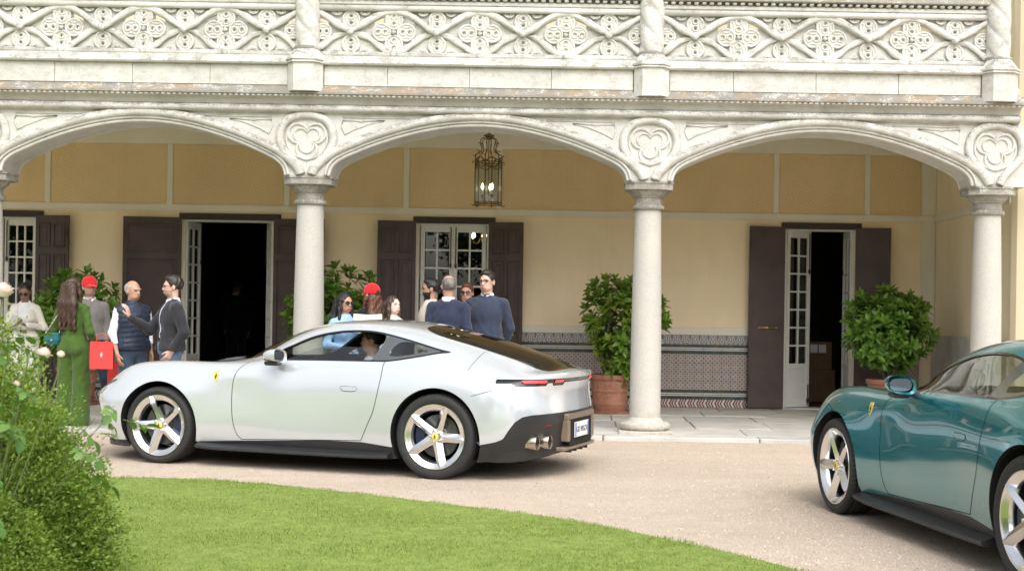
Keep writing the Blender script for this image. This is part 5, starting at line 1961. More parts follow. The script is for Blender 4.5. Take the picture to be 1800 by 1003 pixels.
pos1, rz1 = car_pose((-3.757, 12.1175), R(72.198))
pos2, rz2 = car_pose((1.785, 9.765), R(11.684))
car1 = make_car('sports_car', 'pearl white sports coupe parked in front of the arcade, driver inside', 'paint_silver', pos1, rz1, 'sports coupes on the forecourt', True)
car2 = make_car('sports_car', 'metallic teal sports coupe cut off by the right edge', 'paint_teal', pos2, rz2, 'sports coupes on the forecourt', False)
# ================================================================== people
def fabric(name, col, rough=0.9, var=0.1, scale=6, bmp=0.35, bscale=9, sheen=0.2):
    m, nt, b = new_mat(name)
    f = noise(nt, scale, 5)
    w = noise(nt, 260, 2)
    c = ramp(nt, f, [(0.3, tuple(x * (1 - var) for x in col)), (0.7, tuple(min(1, x * (1 + var)) for x in col))])
    c = mixc(nt, ramp(nt, w, [(0.4, 0.0), (0.7, 0.18)]), c, tuple(x * 0.7 for x in col))
    nt.links.new(c, b.inputs['Base Color'])
    b.inputs['Roughness'].default_value = rough
    b.inputs['Specular IOR Level'].default_value = 0.2
    b.inputs['Sheen Weight'].default_value = sheen
    # soft folds: broad stretched noise
    n1 = noise(nt, bscale, 3, 0.5, sc=(1.3, 1.3, 0.55), dist=0.6)
    bump(nt, b, n1, bmp, 0.05)


def skin_mat(name, col):
    m, nt, b = new_mat(name)
    f = noise(nt, 14, 4)
    nt.links.new(ramp(nt, f, [(0.3, tuple(x * 0.9 for x in col)), (0.7, tuple(min(1, x * 1.06) for x in col))]), b.inputs['Base Color'])
    b.inputs['Roughness'].default_value = 0.5
    b.inputs['Subsurface Weight'].default_value = 0.15
    b.inputs['Subsurface Radius'].default_value = (0.012, 0.005, 0.003)
    b.inputs['Subsurface Scale'].default_value = 0.6


def hair_mat(name, col):
    m, nt, b = new_mat(name)
    f = noise(nt, 60, 4, 0.6, sc=(1, 1, 0.12), dist=0.5)
    nt.links.new(ramp(nt, f, [(0.3, tuple(x * 0.55 for x in col)), (0.7, tuple(min(1, x * 1.5) for x in col))]), b.inputs['Base Color'])
    b.inputs['Roughness'].default_value = 0.42
    bump(nt, b, f, 0.6, 0.01)


SK = {'fair': (0.62, 0.40, 0.31), 'pale': (0.74, 0.53, 0.45), 'tan': (0.44, 0.25, 0.165), 'brown': (0.27, 0.14, 0.09), 'ruddy': (0.52, 0.28, 0.21)}
for k_, c_ in SK.items():
    skin_mat('skin_' + k_, c_)
    simple('lips_' + k_, (c_[0] * 0.72, c_[1] * 0.45, c_[2] * 0.45), 0.45)
    simple('stubble_' + k_, tuple(x * 0.5 + 0.01 for x in c_), 0.7)
for k_, c_ in {'black': (0.012, 0.010, 0.010), 'dark': (0.022, 0.015, 0.011), 'brown': (0.05, 0.026, 0.016), 'auburn': (0.10, 0.038, 0.02), 'grey': (0.16, 0.145, 0.13), 'silver': (0.34, 0.33, 0.32)}.items():
    hair_mat('hair_' + k_, c_)
for k_, c_ in {'green': (0.055, 0.105, 0.018), 'cream': (0.72, 0.70, 0.62), 'white': (0.74, 0.75, 0.77), 'navy': (0.018, 0.024, 0.045), 'navy_suit': (0.028, 0.037, 0.07), 'sweater_navy': (0.036, 0.046, 0.076), 'black': (0.012, 0.012, 0.014), 'charcoal': (0.028, 0.028, 0.033), 'grey_knit': (0.17, 0.155, 0.145), 'denim': (0.075, 0.125, 0.215), 'denim_dark': (0.05, 0.075, 0.12), 'light_blue': (0.30, 0.45, 0.70), 'pale_blue': (0.52, 0.60, 0.76), 'linen': (0.60, 0.56, 0.46), 'red': (0.62, 0.02, 0.025)}.items():
    fabric('cloth_' + k_, c_)
fabric('puffer_navy', (0.025, 0.033, 0.055), 0.35, 0.15, 6, 0.3, 14, 0.0)
simple('eye_dark', (0.025, 0.018, 0.015), 0.25)
simple('eye_white', (0.6, 0.57, 0.54), 0.3)
simple('shoe_leather', (0.02, 0.016, 0.014), 0.35)
simple('lens_dark', (0.01, 0.009, 0.009), 0.06, coat=0.5)
simple('frame_dark', (0.03, 0.022, 0.018), 0.3)
simple('bag_red', (0.66, 0.035, 0.03), 0.5, var=0.04)
simple('bag_teal', (0.01, 0.115, 0.125), 0.35, var=0.15, bmp=0.2)
simple('chain_metal', (0.55, 0.52, 0.45), 0.3, 1.0)
simple('belt_leather', (0.025, 0.02, 0.018), 0.4)
simple('phone_shell', (0.5, 0.5, 0.52), 0.2)


class Sdf:
    """signed distances on a grid, blended smoothly, turned into one closed surface"""
    def __init__(self, lo, hi, h):
        self.h = h
        self.lo = np.array(lo, float)
        n = np.ceil((np.array(hi) - self.lo) / h).astype(int) + 1
        self.n = n
        self.ax = [self.lo[i] + h * np.arange(n[i]) for i in range(3)]
        self.d = np.full(n, 0.2, np.float32)

    def _blk(self, lo, hi, m):
        s = []
        for i in range(3):
            a = int(max(0, np.floor((lo[i] - m - self.lo[i]) / self.h)))
            b = int(min(self.n[i], np.ceil((hi[i] + m - self.lo[i]) / self.h) + 1))
            if b <= a:
                return None
            s.append(slice(a, b))
        return tuple(s)

    def _pts(self, s):
        return (self.ax[0][s[0]][:, None, None], self.ax[1][s[1]][None, :, None], self.ax[2][s[2]][None, None, :])

    def _join(self, s, v, k):
        o = self.d[s]
        if k <= 0:
            self.d[s] = np.minimum(o, v)
        else:
            q = np.clip(0.5 + 0.5 * (o - v) / k, 0, 1)
            self.d[s] = o * (1 - q) + v * q - k * q * (1 - q)

    def cap(self, a, b, ra, rb=None, k=0.02, flat=None):
        rb = ra if rb is None else rb
        a, b = np.array(a, float), np.array(b, float)
        r = max(ra, rb)
        s = self._blk(np.minimum(a, b) - r, np.maximum(a, b) + r, 0.04 + k)
        if s is None:
            return self
        X, Y, Z = self._pts(s)
        ba = b - a
        l2 = max(1e-9, ba @ ba)
        t = np.clip(((X - a[0]) * ba[0] + (Y - a[1]) * ba[1] + (Z - a[2]) * ba[2]) / l2, 0, 1)
        fy = 1.0 if flat is None else 1.0 / flat
        d = np.sqrt((X - a[0] - t * ba[0]) ** 2 + ((Y - a[1] - t * ba[1]) * fy) ** 2 + (Z - a[2] - t * ba[2]) ** 2) - (ra + (rb - ra) * t)
        self._join(s, d, k)
        return self

    def ell(self, c, r, k=0.02, rot=None, sub=False):
        c, r = np.array(c, float), np.array(r, float)
        m = r.max()
        s = self._blk(c - m, c + m, 0.04 + k)
        if s is None:
            return self
        X, Y, Z = self._pts(s)
        x, y, z = X - c[0], Y - c[1], Z - c[2]
        if rot is not None:
            Mr = np.array(rot.transposed())
            x, y, z = (Mr[0, 0] * x + Mr[0, 1] * y + Mr[0, 2] * z, Mr[1, 0] * x + Mr[1, 1] * y + Mr[1, 2] * z, Mr[2, 0] * x + Mr[2, 1] * y + Mr[2, 2] * z)
        k0 = np.sqrt((x / r[0]) ** 2 + (y / r[1]) ** 2 + (z / r[2]) ** 2)
        k1 = np.sqrt((x / r[0] ** 2) ** 2 + (y / r[1] ** 2) ** 2 + (z / r[2] ** 2) ** 2)
        d = k0 * (k0 - 1) / np.maximum(k1, 1e-6)
        if sub:
            self.d[s] = np.maximum(self.d[s], -d)
        else:
            self._join(s, d, k)
        return self

    def half(self, p, n):
        """keep the side of the plane that n points away from"""
        X, Y, Z = self._pts((slice(None),) * 3)
        n = np.array(n, float)
        n /= np.linalg.norm(n)
        self.d = np.maximum(self.d, (X - p[0]) * n[0] + (Y - p[1]) * n[1] + (Z - p[2]) * n[2]).astype(np.float32)
        return self

    def warp(self, fn):
        X, Y, Z = self._pts((slice(None),) * 3)
        self.d = (self.d + fn(X, Y, Z)).astype(np.float32)
        return self

    def surf(self):
        d = self.d
        d[0], d[-1], d[:, 0], d[:, -1], d[:, :, 0], d[:, :, -1] = (0.1,) * 6
        ins = d < 0
        c = np.zeros(tuple(self.n - 1), np.uint8)
        for i in (0, 1):
            for j in (0, 1):
                for k in (0, 1):
                    c += ins[i:self.n[0] - 1 + i, j:self.n[1] - 1 + j, k:self.n[2] - 1 + k]
        act = np.argwhere((c > 0) & (c < 8))
        idx = np.full(c.shape, -1, np.int64)
        idx[tuple(act.T)] = np.arange(len(act))
        acc = np.zeros((len(act), 3))
        cnt = np.zeros(len(act))
        cor = [(i, j, k) for i in (0, 1) for j in (0, 1) for k in (0, 1)]
        for a in cor:
            for ax in range(3):
                if a[ax] == 1:
                    continue
                b = list(a)
                b[ax] = 1
                da = d[tuple((act + a).T)]
                db = d[tuple((act + b).T)]
                m = (da < 0) != (db < 0)
                t = np.where(m, da / np.where(m, da - db, 1), 0)
                p = np.array(a, float)[None, :] + np.eye(3)[ax][None, :] * t[:, None]
                acc += p * m[:, None]
                cnt += m
        V = (act + acc / np.maximum(cnt, 1)[:, None]) * self.h + self.lo
        F = []
        for ax in range(3):
            o1, o2 = [(1, 2), (2, 0), (0, 1)][ax]
            sl0 = [slice(1, -1)] * 3
            sl0[ax] = slice(0, -1)
            sl1 = list(sl0)
            sl1[ax] = slice(1, None)
            A, B = ins[tuple(sl0)], ins[tuple(sl1)]
            e = np.argwhere(A != B)
            if not len(e):
                continue
            sgn = A[tuple(e.T)]
            off = np.ones(3, int)
            off[ax] = 0
            e = e + off
            u1, u2 = np.eye(3, dtype=int)[o1], np.eye(3, dtype=int)[o2]
            q = np.stack([idx[tuple((e - u1 - u2).T)], idx[tuple((e - u2).T)], idx[tuple(e.T)], idx[tuple((e - u1).T)]], 1)
            q = np.where(sgn[:, None], q, q[:, ::-1])
            F.append(q)
        return V, np.concatenate(F)


def sdf_mesh(name, sdf, mat, smooth_it=1):
    V, F = sdf.surf()
    me = bpy.data.meshes.new(name)
    me.vertices.add(len(V))
    me.vertices.foreach_set('co', V.ravel())
    me.loops.add(F.size)
    me.polygons.add(len(F))
    me.polygons.foreach_set('loop_start', np.arange(0, F.size, 4))
    me.loops.foreach_set('vertex_index', F.ravel().astype(np.int32))
    me.polygons.foreach_set('use_smooth', np.ones(len(F), bool))
    me.update(calc_edges=True)
    for m in (mat if isinstance(mat, (list, tuple)) else [mat]):
        me.materials.append(MATS[m])
    return me, V, F


def V3(*a):
    return np.array(a, float)


def add_hand(S, wrist, d, nrm, curl=0.35, s=1.0, side=1, spread=0.2):
    """palm, four unequal fingers with two bends and a thumb from the side of the palm"""
    d = V3(*d) / np.linalg.norm(d)
    nrm = V3(*nrm)
    nrm = nrm - d * (nrm @ d)
    nrm /= np.linalg.norm(nrm)
    w = np.cross(d, nrm)
    wr = V3(*wrist)
    for t in (-0.024, 0.0, 0.024):
        S.cap(wr + w * t * 0.6 * s, wr + (d * 0.085 + w * t) * s, 0.016 * s, 0.014 * s, 0.012)
    ln = [0.062, 0.075, 0.080, 0.070]
    for i in range(4):
        o = (i - 1.5) * 0.0205
        p = wr + (d * 0.088 + w * o) * s
        dirv = d + w * (i - 1.5) * 0.06 * spread
        a = 0.0
        for j, f in enumerate((0.42, 0.32, 0.26)):
            a += curl * (0.55, 0.9, 0.7)[j]
            v = dirv * math.cos(a) - nrm * math.sin(a)
            q = p + v * ln[i] * f * s * 1.15
            S.cap(p, q, (0.0098 - 0.001 * j) * s, (0.0090 - 0.001 * j) * s, 0.003)
            p = q
    p = wr + (d * 0.022 + w * side * -0.026) * s
    q = p + (d * 0.035 + w * side * -0.026 - nrm * 0.012) * s
    S.cap(p, q, 0.0125 * s, 0.011 * s, 0.008)
    S.cap(q, q + (d * 0.032 + w * side * -0.006 - nrm * 0.012 * (1 + curl)) * s, 0.0105 * s, 0.009 * s, 0.003)


def make_person(name, label, loc, face, h=1.75, sex='m', skin='fair', hair=None, hair_style='short', top=None, bottom=None, extra=None,
                head_yaw=0.0, head_pitch=0.0, arms=None, girth=1.0, features=None, group='visitors on the terrace', res=0.0085, seated=False, stance=0.0):
    """a standing figure facing local -y; head can turn (yaw) and bow (pitch)"""
    features = features or {}
    extra = extra or {}
    s = h / 1.75
    P = thing(name, label, 'person', loc, face, group)
    fem = sex == 'f'
    gw = girth * s
    shx = (0.158 if fem else 0.186) * gw
    hipx = (0.092 if fem else 0.088) * s
    zz = lambda v: v * s
    sho = {1: V3(shx, 0.012 * s, zz(1.408)), -1: V3(-shx, 0.012 * s, zz(1.408))}
    default = {1: [(shx + 0.028 * s, 0.035 * s, zz(1.13)), (shx + 0.012 * s, -0.055 * s, zz(0.885))], -1: [(-shx - 0.034 * s, 0.03 * s, zz(1.13)), (-shx - 0.016 * s, -0.04 * s, zz(0.885))]}
    A = {}
    for sd_ in (1, -1):
        A[sd_] = [V3(*p) * (s if (arms and sd_ in arms) else 1) for p in (arms[sd_][:2] if arms and sd_ in arms else default[sd_])]
    legs = {}
    for sd_ in (1, -1):
        if seated:
            legs[sd_] = [V3(sd_ * hipx, 0, zz(0.92)), V3(sd_ * 0.12 * s, -0.42 * s, zz(1.02)), V3(sd_ * 0.12 * s, -0.72 * s, zz(0.70))]
        else:
            legs[sd_] = [V3(sd_ * hipx, 0, zz(0.92)), V3(sd_ * (hipx + 0.008 + stance * .3), -0.012 - sd_ * stance * 0.12, zz(0.49)), V3(sd_ * (hipx + 0.012 + stance * .5), 0.015 + sd_ * stance * 0.10, zz(0.085))]
    # head frame
    nb = V3(0, 0.015 * s, zz(1.44))
    Rh = Matrix.Rotation(head_yaw, 3, 'Z') @ Matrix.Rotation(head_pitch, 3, 'X')
    RM = np.array(Rh)
    pivot = V3(0, 0.012 * s, zz(1.53))
    hd = lambda x, y, z: pivot + RM @ (V3(x, y, z) * s * 1.0)
    ys = [p[1] for q in A.values() for p in q] + [p[1] for q in legs.values() for p in q]
    lo = (min(-0.36, min(p[0] for p in A[-1]) - 0.17), min(-0.27, min(ys) - 0.2), -0.01)
    hi = (max(0.36, max(p[0] for p in A[1]) + 0.17), max(0.25, max(ys) + 0.15), 1.86 * s)

    def arm(S, infl, to_wrist=True, k=0.02, sleeve=1.0, cuff=0.0):
        for sd_ in (1, -1):
            e, w_ = A[sd_]
            S.cap(sho[sd_] - V3(sd_ * 0.012 * s, 0, 0.018 * s), e, ((0.038 if fem else 0.045) * gw + infl * 0.8), ((0.032 if fem else 0.037) * gw + infl * 0.7), k)
            if to_wrist:
                q = e + (w_ - e) * sleeve
                S.cap(e, q, (0.032 if fem else 0.037) * gw + infl * 0.7, 0.026 * s + infl * 0.6 + cuff, k)

    def torso(S, infl, k=0.05):
        wv = 0.88 if fem else 1.0
        S.ell((0, 0.0, zz(0.945)), ((0.168 if fem else 0.158) * gw + infl, 0.112 * gw + infl, 0.125 * s + infl), k)
        S.ell((0, 0.0, zz(1.09)), ((0.122 if fem else 0.148) * gw + infl, (0.092 if fem else 0.108) * gw + infl, 0.15 * s + infl), k)
        S.ell((0, -0.004, zz(1.275)), ((0.136 if fem else 0.162) * gw + infl, (0.092 if fem else 0.106) * gw + infl, 0.170 * s + infl), k)
        S.cap(sho[1] - V3(0.04 * s, 0, 0.012 * s), V3(0, 0.02 * s, zz(1.425)), 0.040 * gw + infl * 0.8, 0.052 * gw + infl * 0.7, k)
        S.cap(sho[-1] + V3(0.04 * s, 0, -0.012 * s), V3(0, 0.02 * s, zz(1.425)), 0.040 * gw + infl * 0.8, 0.052 * gw + infl * 0.7, k)
        S.cap(V3(0, 0.02 * s, zz(1.41)), V3(0, 0.012 * s, zz(1.458)), 0.066 * s + infl * 0.5, 0.054 * s + infl * 0.4, 0.04)
        if fem:
            for q in (-1, 1):
                S.ell((q * 0.07 * gw, -0.075 * gw, zz(1.27)), (0.062 * gw + infl, 0.06 * gw + infl, 0.065 * s + infl), 0.04)

    # ---- skin: one continuous body
    S = Sdf(lo, hi, res)
    torso(S, -0.012)
    arm(S, -0.004)
    for sd_ in (1, -1):
        a, b, c = legs[sd_]
        S.cap(a, b, 0.075 * gw, 0.052 * gw, 0.03).cap(b, c, 0.050 * gw, 0.034 * s, 0.02).cap(c, c + V3(0, -0.13 * s, -0.045 * s), 0.036 * s, 0.028 * s, 0.02)
        e, w_ = A[sd_]
        sp = (arms[sd_][2] if arms and sd_ in arms and len(arms[sd_]) > 2 else {})
        dv = V3(*sp.get('dir', w_ - e))
        add_hand(S, w_, dv, sp.get('nrm', (sd_, 0.15, 0)), sp.get('curl', 0.45), s * (0.92 if fem else 1.0), side=sp.get('thumb', -sd_))
    S.cap(nb, hd(0, 0.005, 0.06), (0.050 if fem else 0.057) * s, (0.046 if fem else 0.055) * s, 0.03)
    # head, in units where chin is at 0.0 and crown at 0.225
    S.ell(hd(0, 0.012, 0.135), V3(0.074, 0.094, 0.090) * s, 0.02, Rh)
    S.ell(hd(0, -0.032, 0.085), V3(0.060, 0.062, 0.078) * s, 0.03, Rh)
    jw = 0.046 if fem else 0.054
    S.ell(hd(0, -0.040, 0.028), V3(jw, 0.046, 0.034) * s, 0.03, Rh)
    S.cap(hd(0, -0.090, 0.110), hd(0, -0.106, 0.072), 0.008 * s, (0.0095 if fem else 0.0115) * s, 0.014)
    for q in (-1, 1):
        S.ell(hd(q * 0.076, 0.012, 0.092), V3(0.010, 0.020, 0.032) * s, 0.006, Rh)
        S.ell(hd(q * 0.009, -0.098, 0.068), V3(0.007, 0.010, 0.007) * s, 0.008, Rh)
        S.cap(hd(q * 0.014, -0.098, 0.125), hd(q * 0.046, -0.084, 0.124), 0.009 * s, 0.008 * s, 0.012)
        S.ell(hd(q * 0.033, -0.098, 0.106), V3(0.014, 0.010, 0.009) * s, 0, Rh, sub=True)
    S.ell(hd(0, -0.094, 0.040), V3(0.024, 0.010, 0.006) * s, 0.008, Rh)
    S.ell(hd(0, -0.091, 0.030), V3(0.020, 0.011, 0.006) * s, 0.008, Rh)
    hc = hair or 'dark'
    me, V, F = sdf_mesh('body', S, ['skin_' + skin, 'lips_' + skin, 'hair_' + hc, 'eye_dark', 'stubble_' + skin])
    cf = V[F].mean(1)
    loc_h = ((cf - pivot) @ RM) / s
    x_, y_, z_ = np.abs(loc_h[:, 0]), loc_h[:, 1], loc_h[:, 2]
    mi = np.zeros(len(F), np.int32)
    front = y_ < -0.06
    if features.get('beard'):
        mi[(z_ < 0.062) & (z_ > -0.025) & (y_ < 0.0) & ~((x_ < 0.022) & (np.abs(z_ - 0.036) < 0.011) & front)] = 4 if features['beard'] == 'stubble' else 2
        mi[(z_ > 0.045) & (z_ < 0.058) & (x_ < 0.032) & front] = 4 if features['beard'] == 'stubble' else 2
    mi[front & (z_ > 0.026) & (z_ < 0.045) & (x_ < 0.024) & (y_ < -0.086)] = 1
    mi[front & (z_ > 0.121) & (z_ < 0.1285) & (x_ > 0.012) & (x_ < 0.046)] = 2
    mi[front & (z_ > 0.099) & (z_ < 0.111) & (x_ > 0.021) & (x_ < 0.046)] = 3
    me.polygons.foreach_set('material_index', mi)
    body = put('body', me, P)

    # ---- clothes
    def cloth(nm, mat, fn, hh=0.0115, mats=None):
        Sx = Sdf((lo[0] - 0.03, lo[1] - 0.03, lo[2]), (hi[0] + 0.03, hi[1] + 0.03, hi[2]), hh)
        fn(Sx)
        m_, V_, F_ = sdf_mesh(nm, Sx, mat)
        return put(nm, m_, P)

    def folds(amp, sx=60, sz=24):
        ph = random.random() * 6
        return lambda X_, Y_, Z_: amp * np.sin(X_ * sx + Z_ * sz + 3 * np.sin(Y_ * 20 + Z_ * 9) + ph) * np.sin(Y_ * 31 - Z_ * 17 + ph)

    if bottom:
        mat, kind = bottom
        wide = {'slim': (0.086, 0.058, 0.046), 'straight': (0.09, 0.066, 0.06), 'wide': (0.10, 0.098, 0.115)}[kind]

        def fb(S_):
            S_.ell((0, 0.0, zz(0.945)), ((0.172 if fem else 0.165) * gw + .012, 0.12 * gw + .012, 0.125 * s), 0.05)
            S_.cap((0, 0, zz(0.96)), (0, 0, zz(1.05)), 0.10 * gw, 0.10 * gw, 0.06, None)
            S_.ell((0, 0, zz(1.02)), ((0.145 if fem else 0.155) * gw + .012, 0.108 * gw + .010, 0.09 * s), 0.05)
            for sd_ in (1, -1):
                a, b, c = legs[sd_]
                S_.cap(a, b, wide[0] * gw, wide[1] * gw, 0.025).cap(b, c - V3(0, 0, 0.02 * s), wide[1] * gw, wide[2] * s, 0.02)
                if fem:
                    S_.ell((sd_ * 0.075 * gw, 0.075 * gw, zz(0.915)), (0.085 * gw, 0.075 * gw, 0.095 * s), 0.02)
            S_.half((0, 0, zz(1.075)), (0, 0, 1))
            S_.warp(folds(0.0035, 40, 30))
        cloth('trousers', mat, fb)
        for sd_ in (1, -1):
            c = legs[sd_][2]
            Sx = Sdf(c + V3(-.08, -.26, -.12) * s, c + V3(.08, .12, .1) * s, 0.008)
            Sx.cap(c + V3(0, 0.02 * s, -0.045 * s), c + V3(0, -0.15 * s, -0.060 * s), 0.040 * s, 0.034 * s, 0.02).cap(c, c + V3(0, 0.02 * s, -0.045 * s), 0.036 * s, 0.04 * s, 0.02)
            Sx.half((0, 0, c[2] - 0.083 * s), (0, 0, -1))
            m_, _, _ = sdf_mesh('shoe', Sx, 'shoe_leather')
            put('shoe', m_, P)
        if extra.get('belt'):
            MB().lathe([((0.162 if fem else 0.168) * gw, zz(1.035)), ((0.165 if fem else 0.171) * gw, zz(1.05)), ((0.162 if fem else 0.168) * gw, zz(1.07))], 28, close=False, fn=lambda r, hh, a: r * (1 - 0.27 * abs(math.sin(a)) ** 1.2) + 0.012).build('belt', 'belt_leather', P, True)

    def ft(infl, z0, sleeves=True, sl=0.97, neck=None, open_front=None, vest=False, puff=False, k=0.04, cuff=0.0, wave=0.004):
        def f(S_):
            torso(S_, infl, k)
            if sleeves:
                arm(S_, infl, True, 0.022, sl, cuff)
            if z0 < 1.0:
                S_.ell((0, 0, zz(0.96)), ((0.17 if fem else 0.165) * gw + infl, 0.115 * gw + infl, 0.14 * s), 0.05)
            S_.half((0, 0, zz(z0)), (0, 0, -1))
            if neck:
                S_.half((0, 0, zz(1.455)), (0, -neck, 1))
            if open_front:
                for q in (-1, 1):
                    pass
                X_, Y_, Z_ = S_._pts((slice(None),) * 3)
                wv = open_front[0] + open_front[1] * np.clip((Z_ - zz(0.9)) / zz(0.5), 0, 1)
                gap = np.maximum(np.abs(X_ - open_front[2]) - wv, Y_ + 0.02)
                S_.d = np.maximum(S_.d, -gap).astype(np.float32)
            if puff:
                S_.warp(lambda X_, Y_, Z_: 0.010 * np.abs(np.sin((Z_ + 0.12 * np.abs(X_)) * PI / (0.055))) ** 0.5 * -1 + 0.004)
            elif wave:
                S_.warp(folds(wave))
        return f
    for (nm, mat, kw) in (top or []):
        cloth(nm, mat, ft(**kw))

    # ---- collar
    if 'collar' in extra:
        cm = extra['collar']
        V_, F_ = [], []
        n = 26
        for i in range(n + 1):
            a = R(-90 + 14) + (2 * PI - 2 * R(14)) * i / n
            ca, sa = math.cos(a), math.sin(a)
            r1, r2 = 0.062 * s, 0.082 * s
            f = max(0.0, -sa)
            V_ += [(r1 * ca, r1 * sa * 1.05 + 0.012 * s, zz(1.505) - f * 0.03 * s), ((r1 + .006) * ca, (r1 + .006) * sa * 1.05 + 0.012 * s, zz(1.512) - f * 0.03 * s), (r2 * ca, r2 * sa * 1.1 + 0.012 * s, zz(1.462) - f * 0.055 * s)]
        for i in range(n):
            F_ += [(3 * i, 3 * i + 3, 3 * i + 4, 3 * i + 1), (3 * i + 1, 3 * i + 4, 3 * i + 5, 3 * i + 2)]
        b_ = MB()
        b_.add(V_, F_)
        b_.build('collar', cm, P, True)

    # ---- hair
    if hair_style != 'none' and hair:
        hl_ = hd(-0.3, -0.3, -0.75 if 'long' in hair_style else -0.2)
        Sx = Sdf(pivot + V3(-.24, -.24, -0.62 if 'long' in hair_style else -0.16) * s, pivot + V3(.24, .26, .27) * s, 0.0075)
        if hair_style in ('short', 'cap'):
            Sx.ell(hd(0, 0.016, 0.140), V3(0.081, 0.101, 0.094) * s, 0.0, Rh)
            (hair_style == 'short') and Sx.ell(hd(0, -0.03, 0.195), V3(0.062, 0.055, 0.035) * s, 0.02, Rh)
            n_ = RM @ V3(0, -1.0, -0.62)
            Sx.half(hd(0, -0.052, 0.140), n_)
            Sx.half(hd(0, 0.0, 0.048), RM @ V3(0, 0.1, -1))
        elif hair_style == 'never':
            pass
        elif hair_style == 'bald':       # a fringe round the back and sides only
            Sx.ell(hd(0, 0.016, 0.130), V3(0.0795, 0.0995, 0.092) * s, 0.0, Rh)
            Sx.half(hd(0, -0.012, 0.12), RM @ V3(0, -1.0, -0.35))
            Sx.half(hd(0, 0.02, 0.178), RM @ V3(0, -0.35, 1))
            Sx.half(hd(0, 0.0, 0.052), RM @ V3(0, 0.1, -1))
        elif hair_style == 'tied':
            Sx.ell(hd(0, 0.016, 0.140), V3(0.079, 0.099, 0.091) * s, 0.0, Rh)
            Sx.half(hd(0, -0.052, 0.150), RM @ V3(0, -1.0, -0.7))
            Sx.half(hd(0, 0.0, 0.04), RM @ V3(0, 0.3, -1))
            Sx.ell(hd(0, 0.115, 0.10), V3(0.035, 0.035, 0.04) * s, 0.02, Rh)
        else:                            # long hair
            Sx.ell(hd(0, 0.016, 0.140), V3(0.084, 0.103, 0.096) * s, 0.0, Rh)
            wav = features.get('hair_len', 0.42)
            for q in (-0.055, -0.02, 0.02, 0.055):
                a = hd(q * 1.1, 0.085, 0.12) if 'cap' not in extra else hd(q * 1.0, 0.075, 0.05)
                b = a + V3(q * 0.5, 0.03, -0.20) * s
                c = a + V3(q * 0.75, 0.025, -wav) * s
                Sx.cap(a, b, 0.044 * s, 0.046 * s, 0.03).cap(b, c, 0.046 * s, 0.022 * s, 0.03)
            for q in (-1, 1):
                a = hd(q * 0.066, -0.005, 0.14) if 'cap' not in extra else hd(q * 0.06, 0.01, 0.07)
                m_ = hd(q * 0.082, -0.006, 0.04)
                e = V3(m_[0] + q * 0.015, m_[1] - 0.03 * s, m_[2] - (wav - 0.16) * s)
                Sx.cap(a, m_, 0.028 * s, 0.026 * s, 0.02).cap(m_, e, 0.027 * s, 0.018 * s, 0.02)
            # keep the face clear
            Sx.ell(hd(0, -0.088, 0.082), V3(0.060, 0.075, 0.105) * s, 0, Rh, sub=True)
            if features.get('wavy'):
                Sx.warp(lambda X_, Y_, Z_: 0.007 * np.sin(Z_ * 55 + X_ * 40) * np.clip((zz(1.5) - Z_) * 5, 0, 1) * np.sin(X_ * 70 + Z_ * 20))
        Sx.warp(lambda X_, Y_, Z_: 0.0030 * np.sin(X_ * 240 + Y_ * 190 + 2 * np.sin(Z_ * 60)) + 0.0022 * np.sin(X_ * 97 - Y_ * 120 + Z_ * 45))
        m_, _, _ = sdf_mesh('hair', Sx, 'hair_' + hair)
        put('hair', m_, P)

    # ---- headwear and glasses
    def head_obj(nm, mb, mat, smooth=True, parent=P):
        o = mb.build(nm, mat, parent, smooth, 50)
        o.matrix_local = Matrix.Translation(Vector(pivot)) @ Rh.to_4x4() @ Matrix.Scale(s, 4)
        return o
    if 'cap' in extra:
        rev = extra['cap'] == 'back'
        q = -1 if not rev else 1
        b_ = MB()
        V_, F_ = [], []
        nu, nv = 8, 28
        for i in range(nu + 1):
            el = R(90 * i / nu)
            for k in range(nv):
                a = 2 * PI * k / nv
                rx, ry = 0.094 * math.cos(el), 0.116 * math.cos(el)
                V_.append((rx * math.cos(a), 0.012 + ry * math.sin(a), 0.134 + 0.116 * math.sin(el) ** 0.9 - (0.014 if i == 0 else 0)))
        for i in range(nu):
            for k in range(nv):
                F_.append((i * nv + k, i * nv + (k + 1) % nv, (i + 1) * nv + (k + 1) % nv, (i + 1) * nv + k))
        b_.add(V_, F_)
        c_ = head_obj('cap', b_, 'cloth_red')
        v_ = MB()
        V_, F_ = [], []
        for k in range(15):
            a = PI * k / 14
            x0, y0 = 0.086 * math.cos(a), 0.012 + q * 0.108 * math.sin(a)
            x1, y1 = 0.078 * math.cos(a), 0.012 + q * (0.108 * math.sin(a) + 0.070 * math.sin(a) ** 0.6)
            for zo in (0.0, 0.004):
                V_ += [(x0, y0, 0.126 + zo), (x1, y1, 0.108 + zo + 0.012 * abs(math.cos(a)) * -1)]
        for k in range(14):
            a = 4 * k
            F_ += [(a, a + 4, a + 5, a + 1), (a + 2, a + 3, a + 7, a + 6), (a + 1, a + 5, a + 7, a + 3)]
        v_.add(V_, F_)
        head_obj('cap_visor', v_, 'cloth_red')
        if True:
            g_ = MB()
            g_.prism([(0.032 * math.cos(R(t)), 0.124 + 0.036 * math.sin(R(t))) for t in range(0, 181, 20)], 0.112, 0.131)
            head_obj('cap_opening', g_, 'hair_' + hair, False)
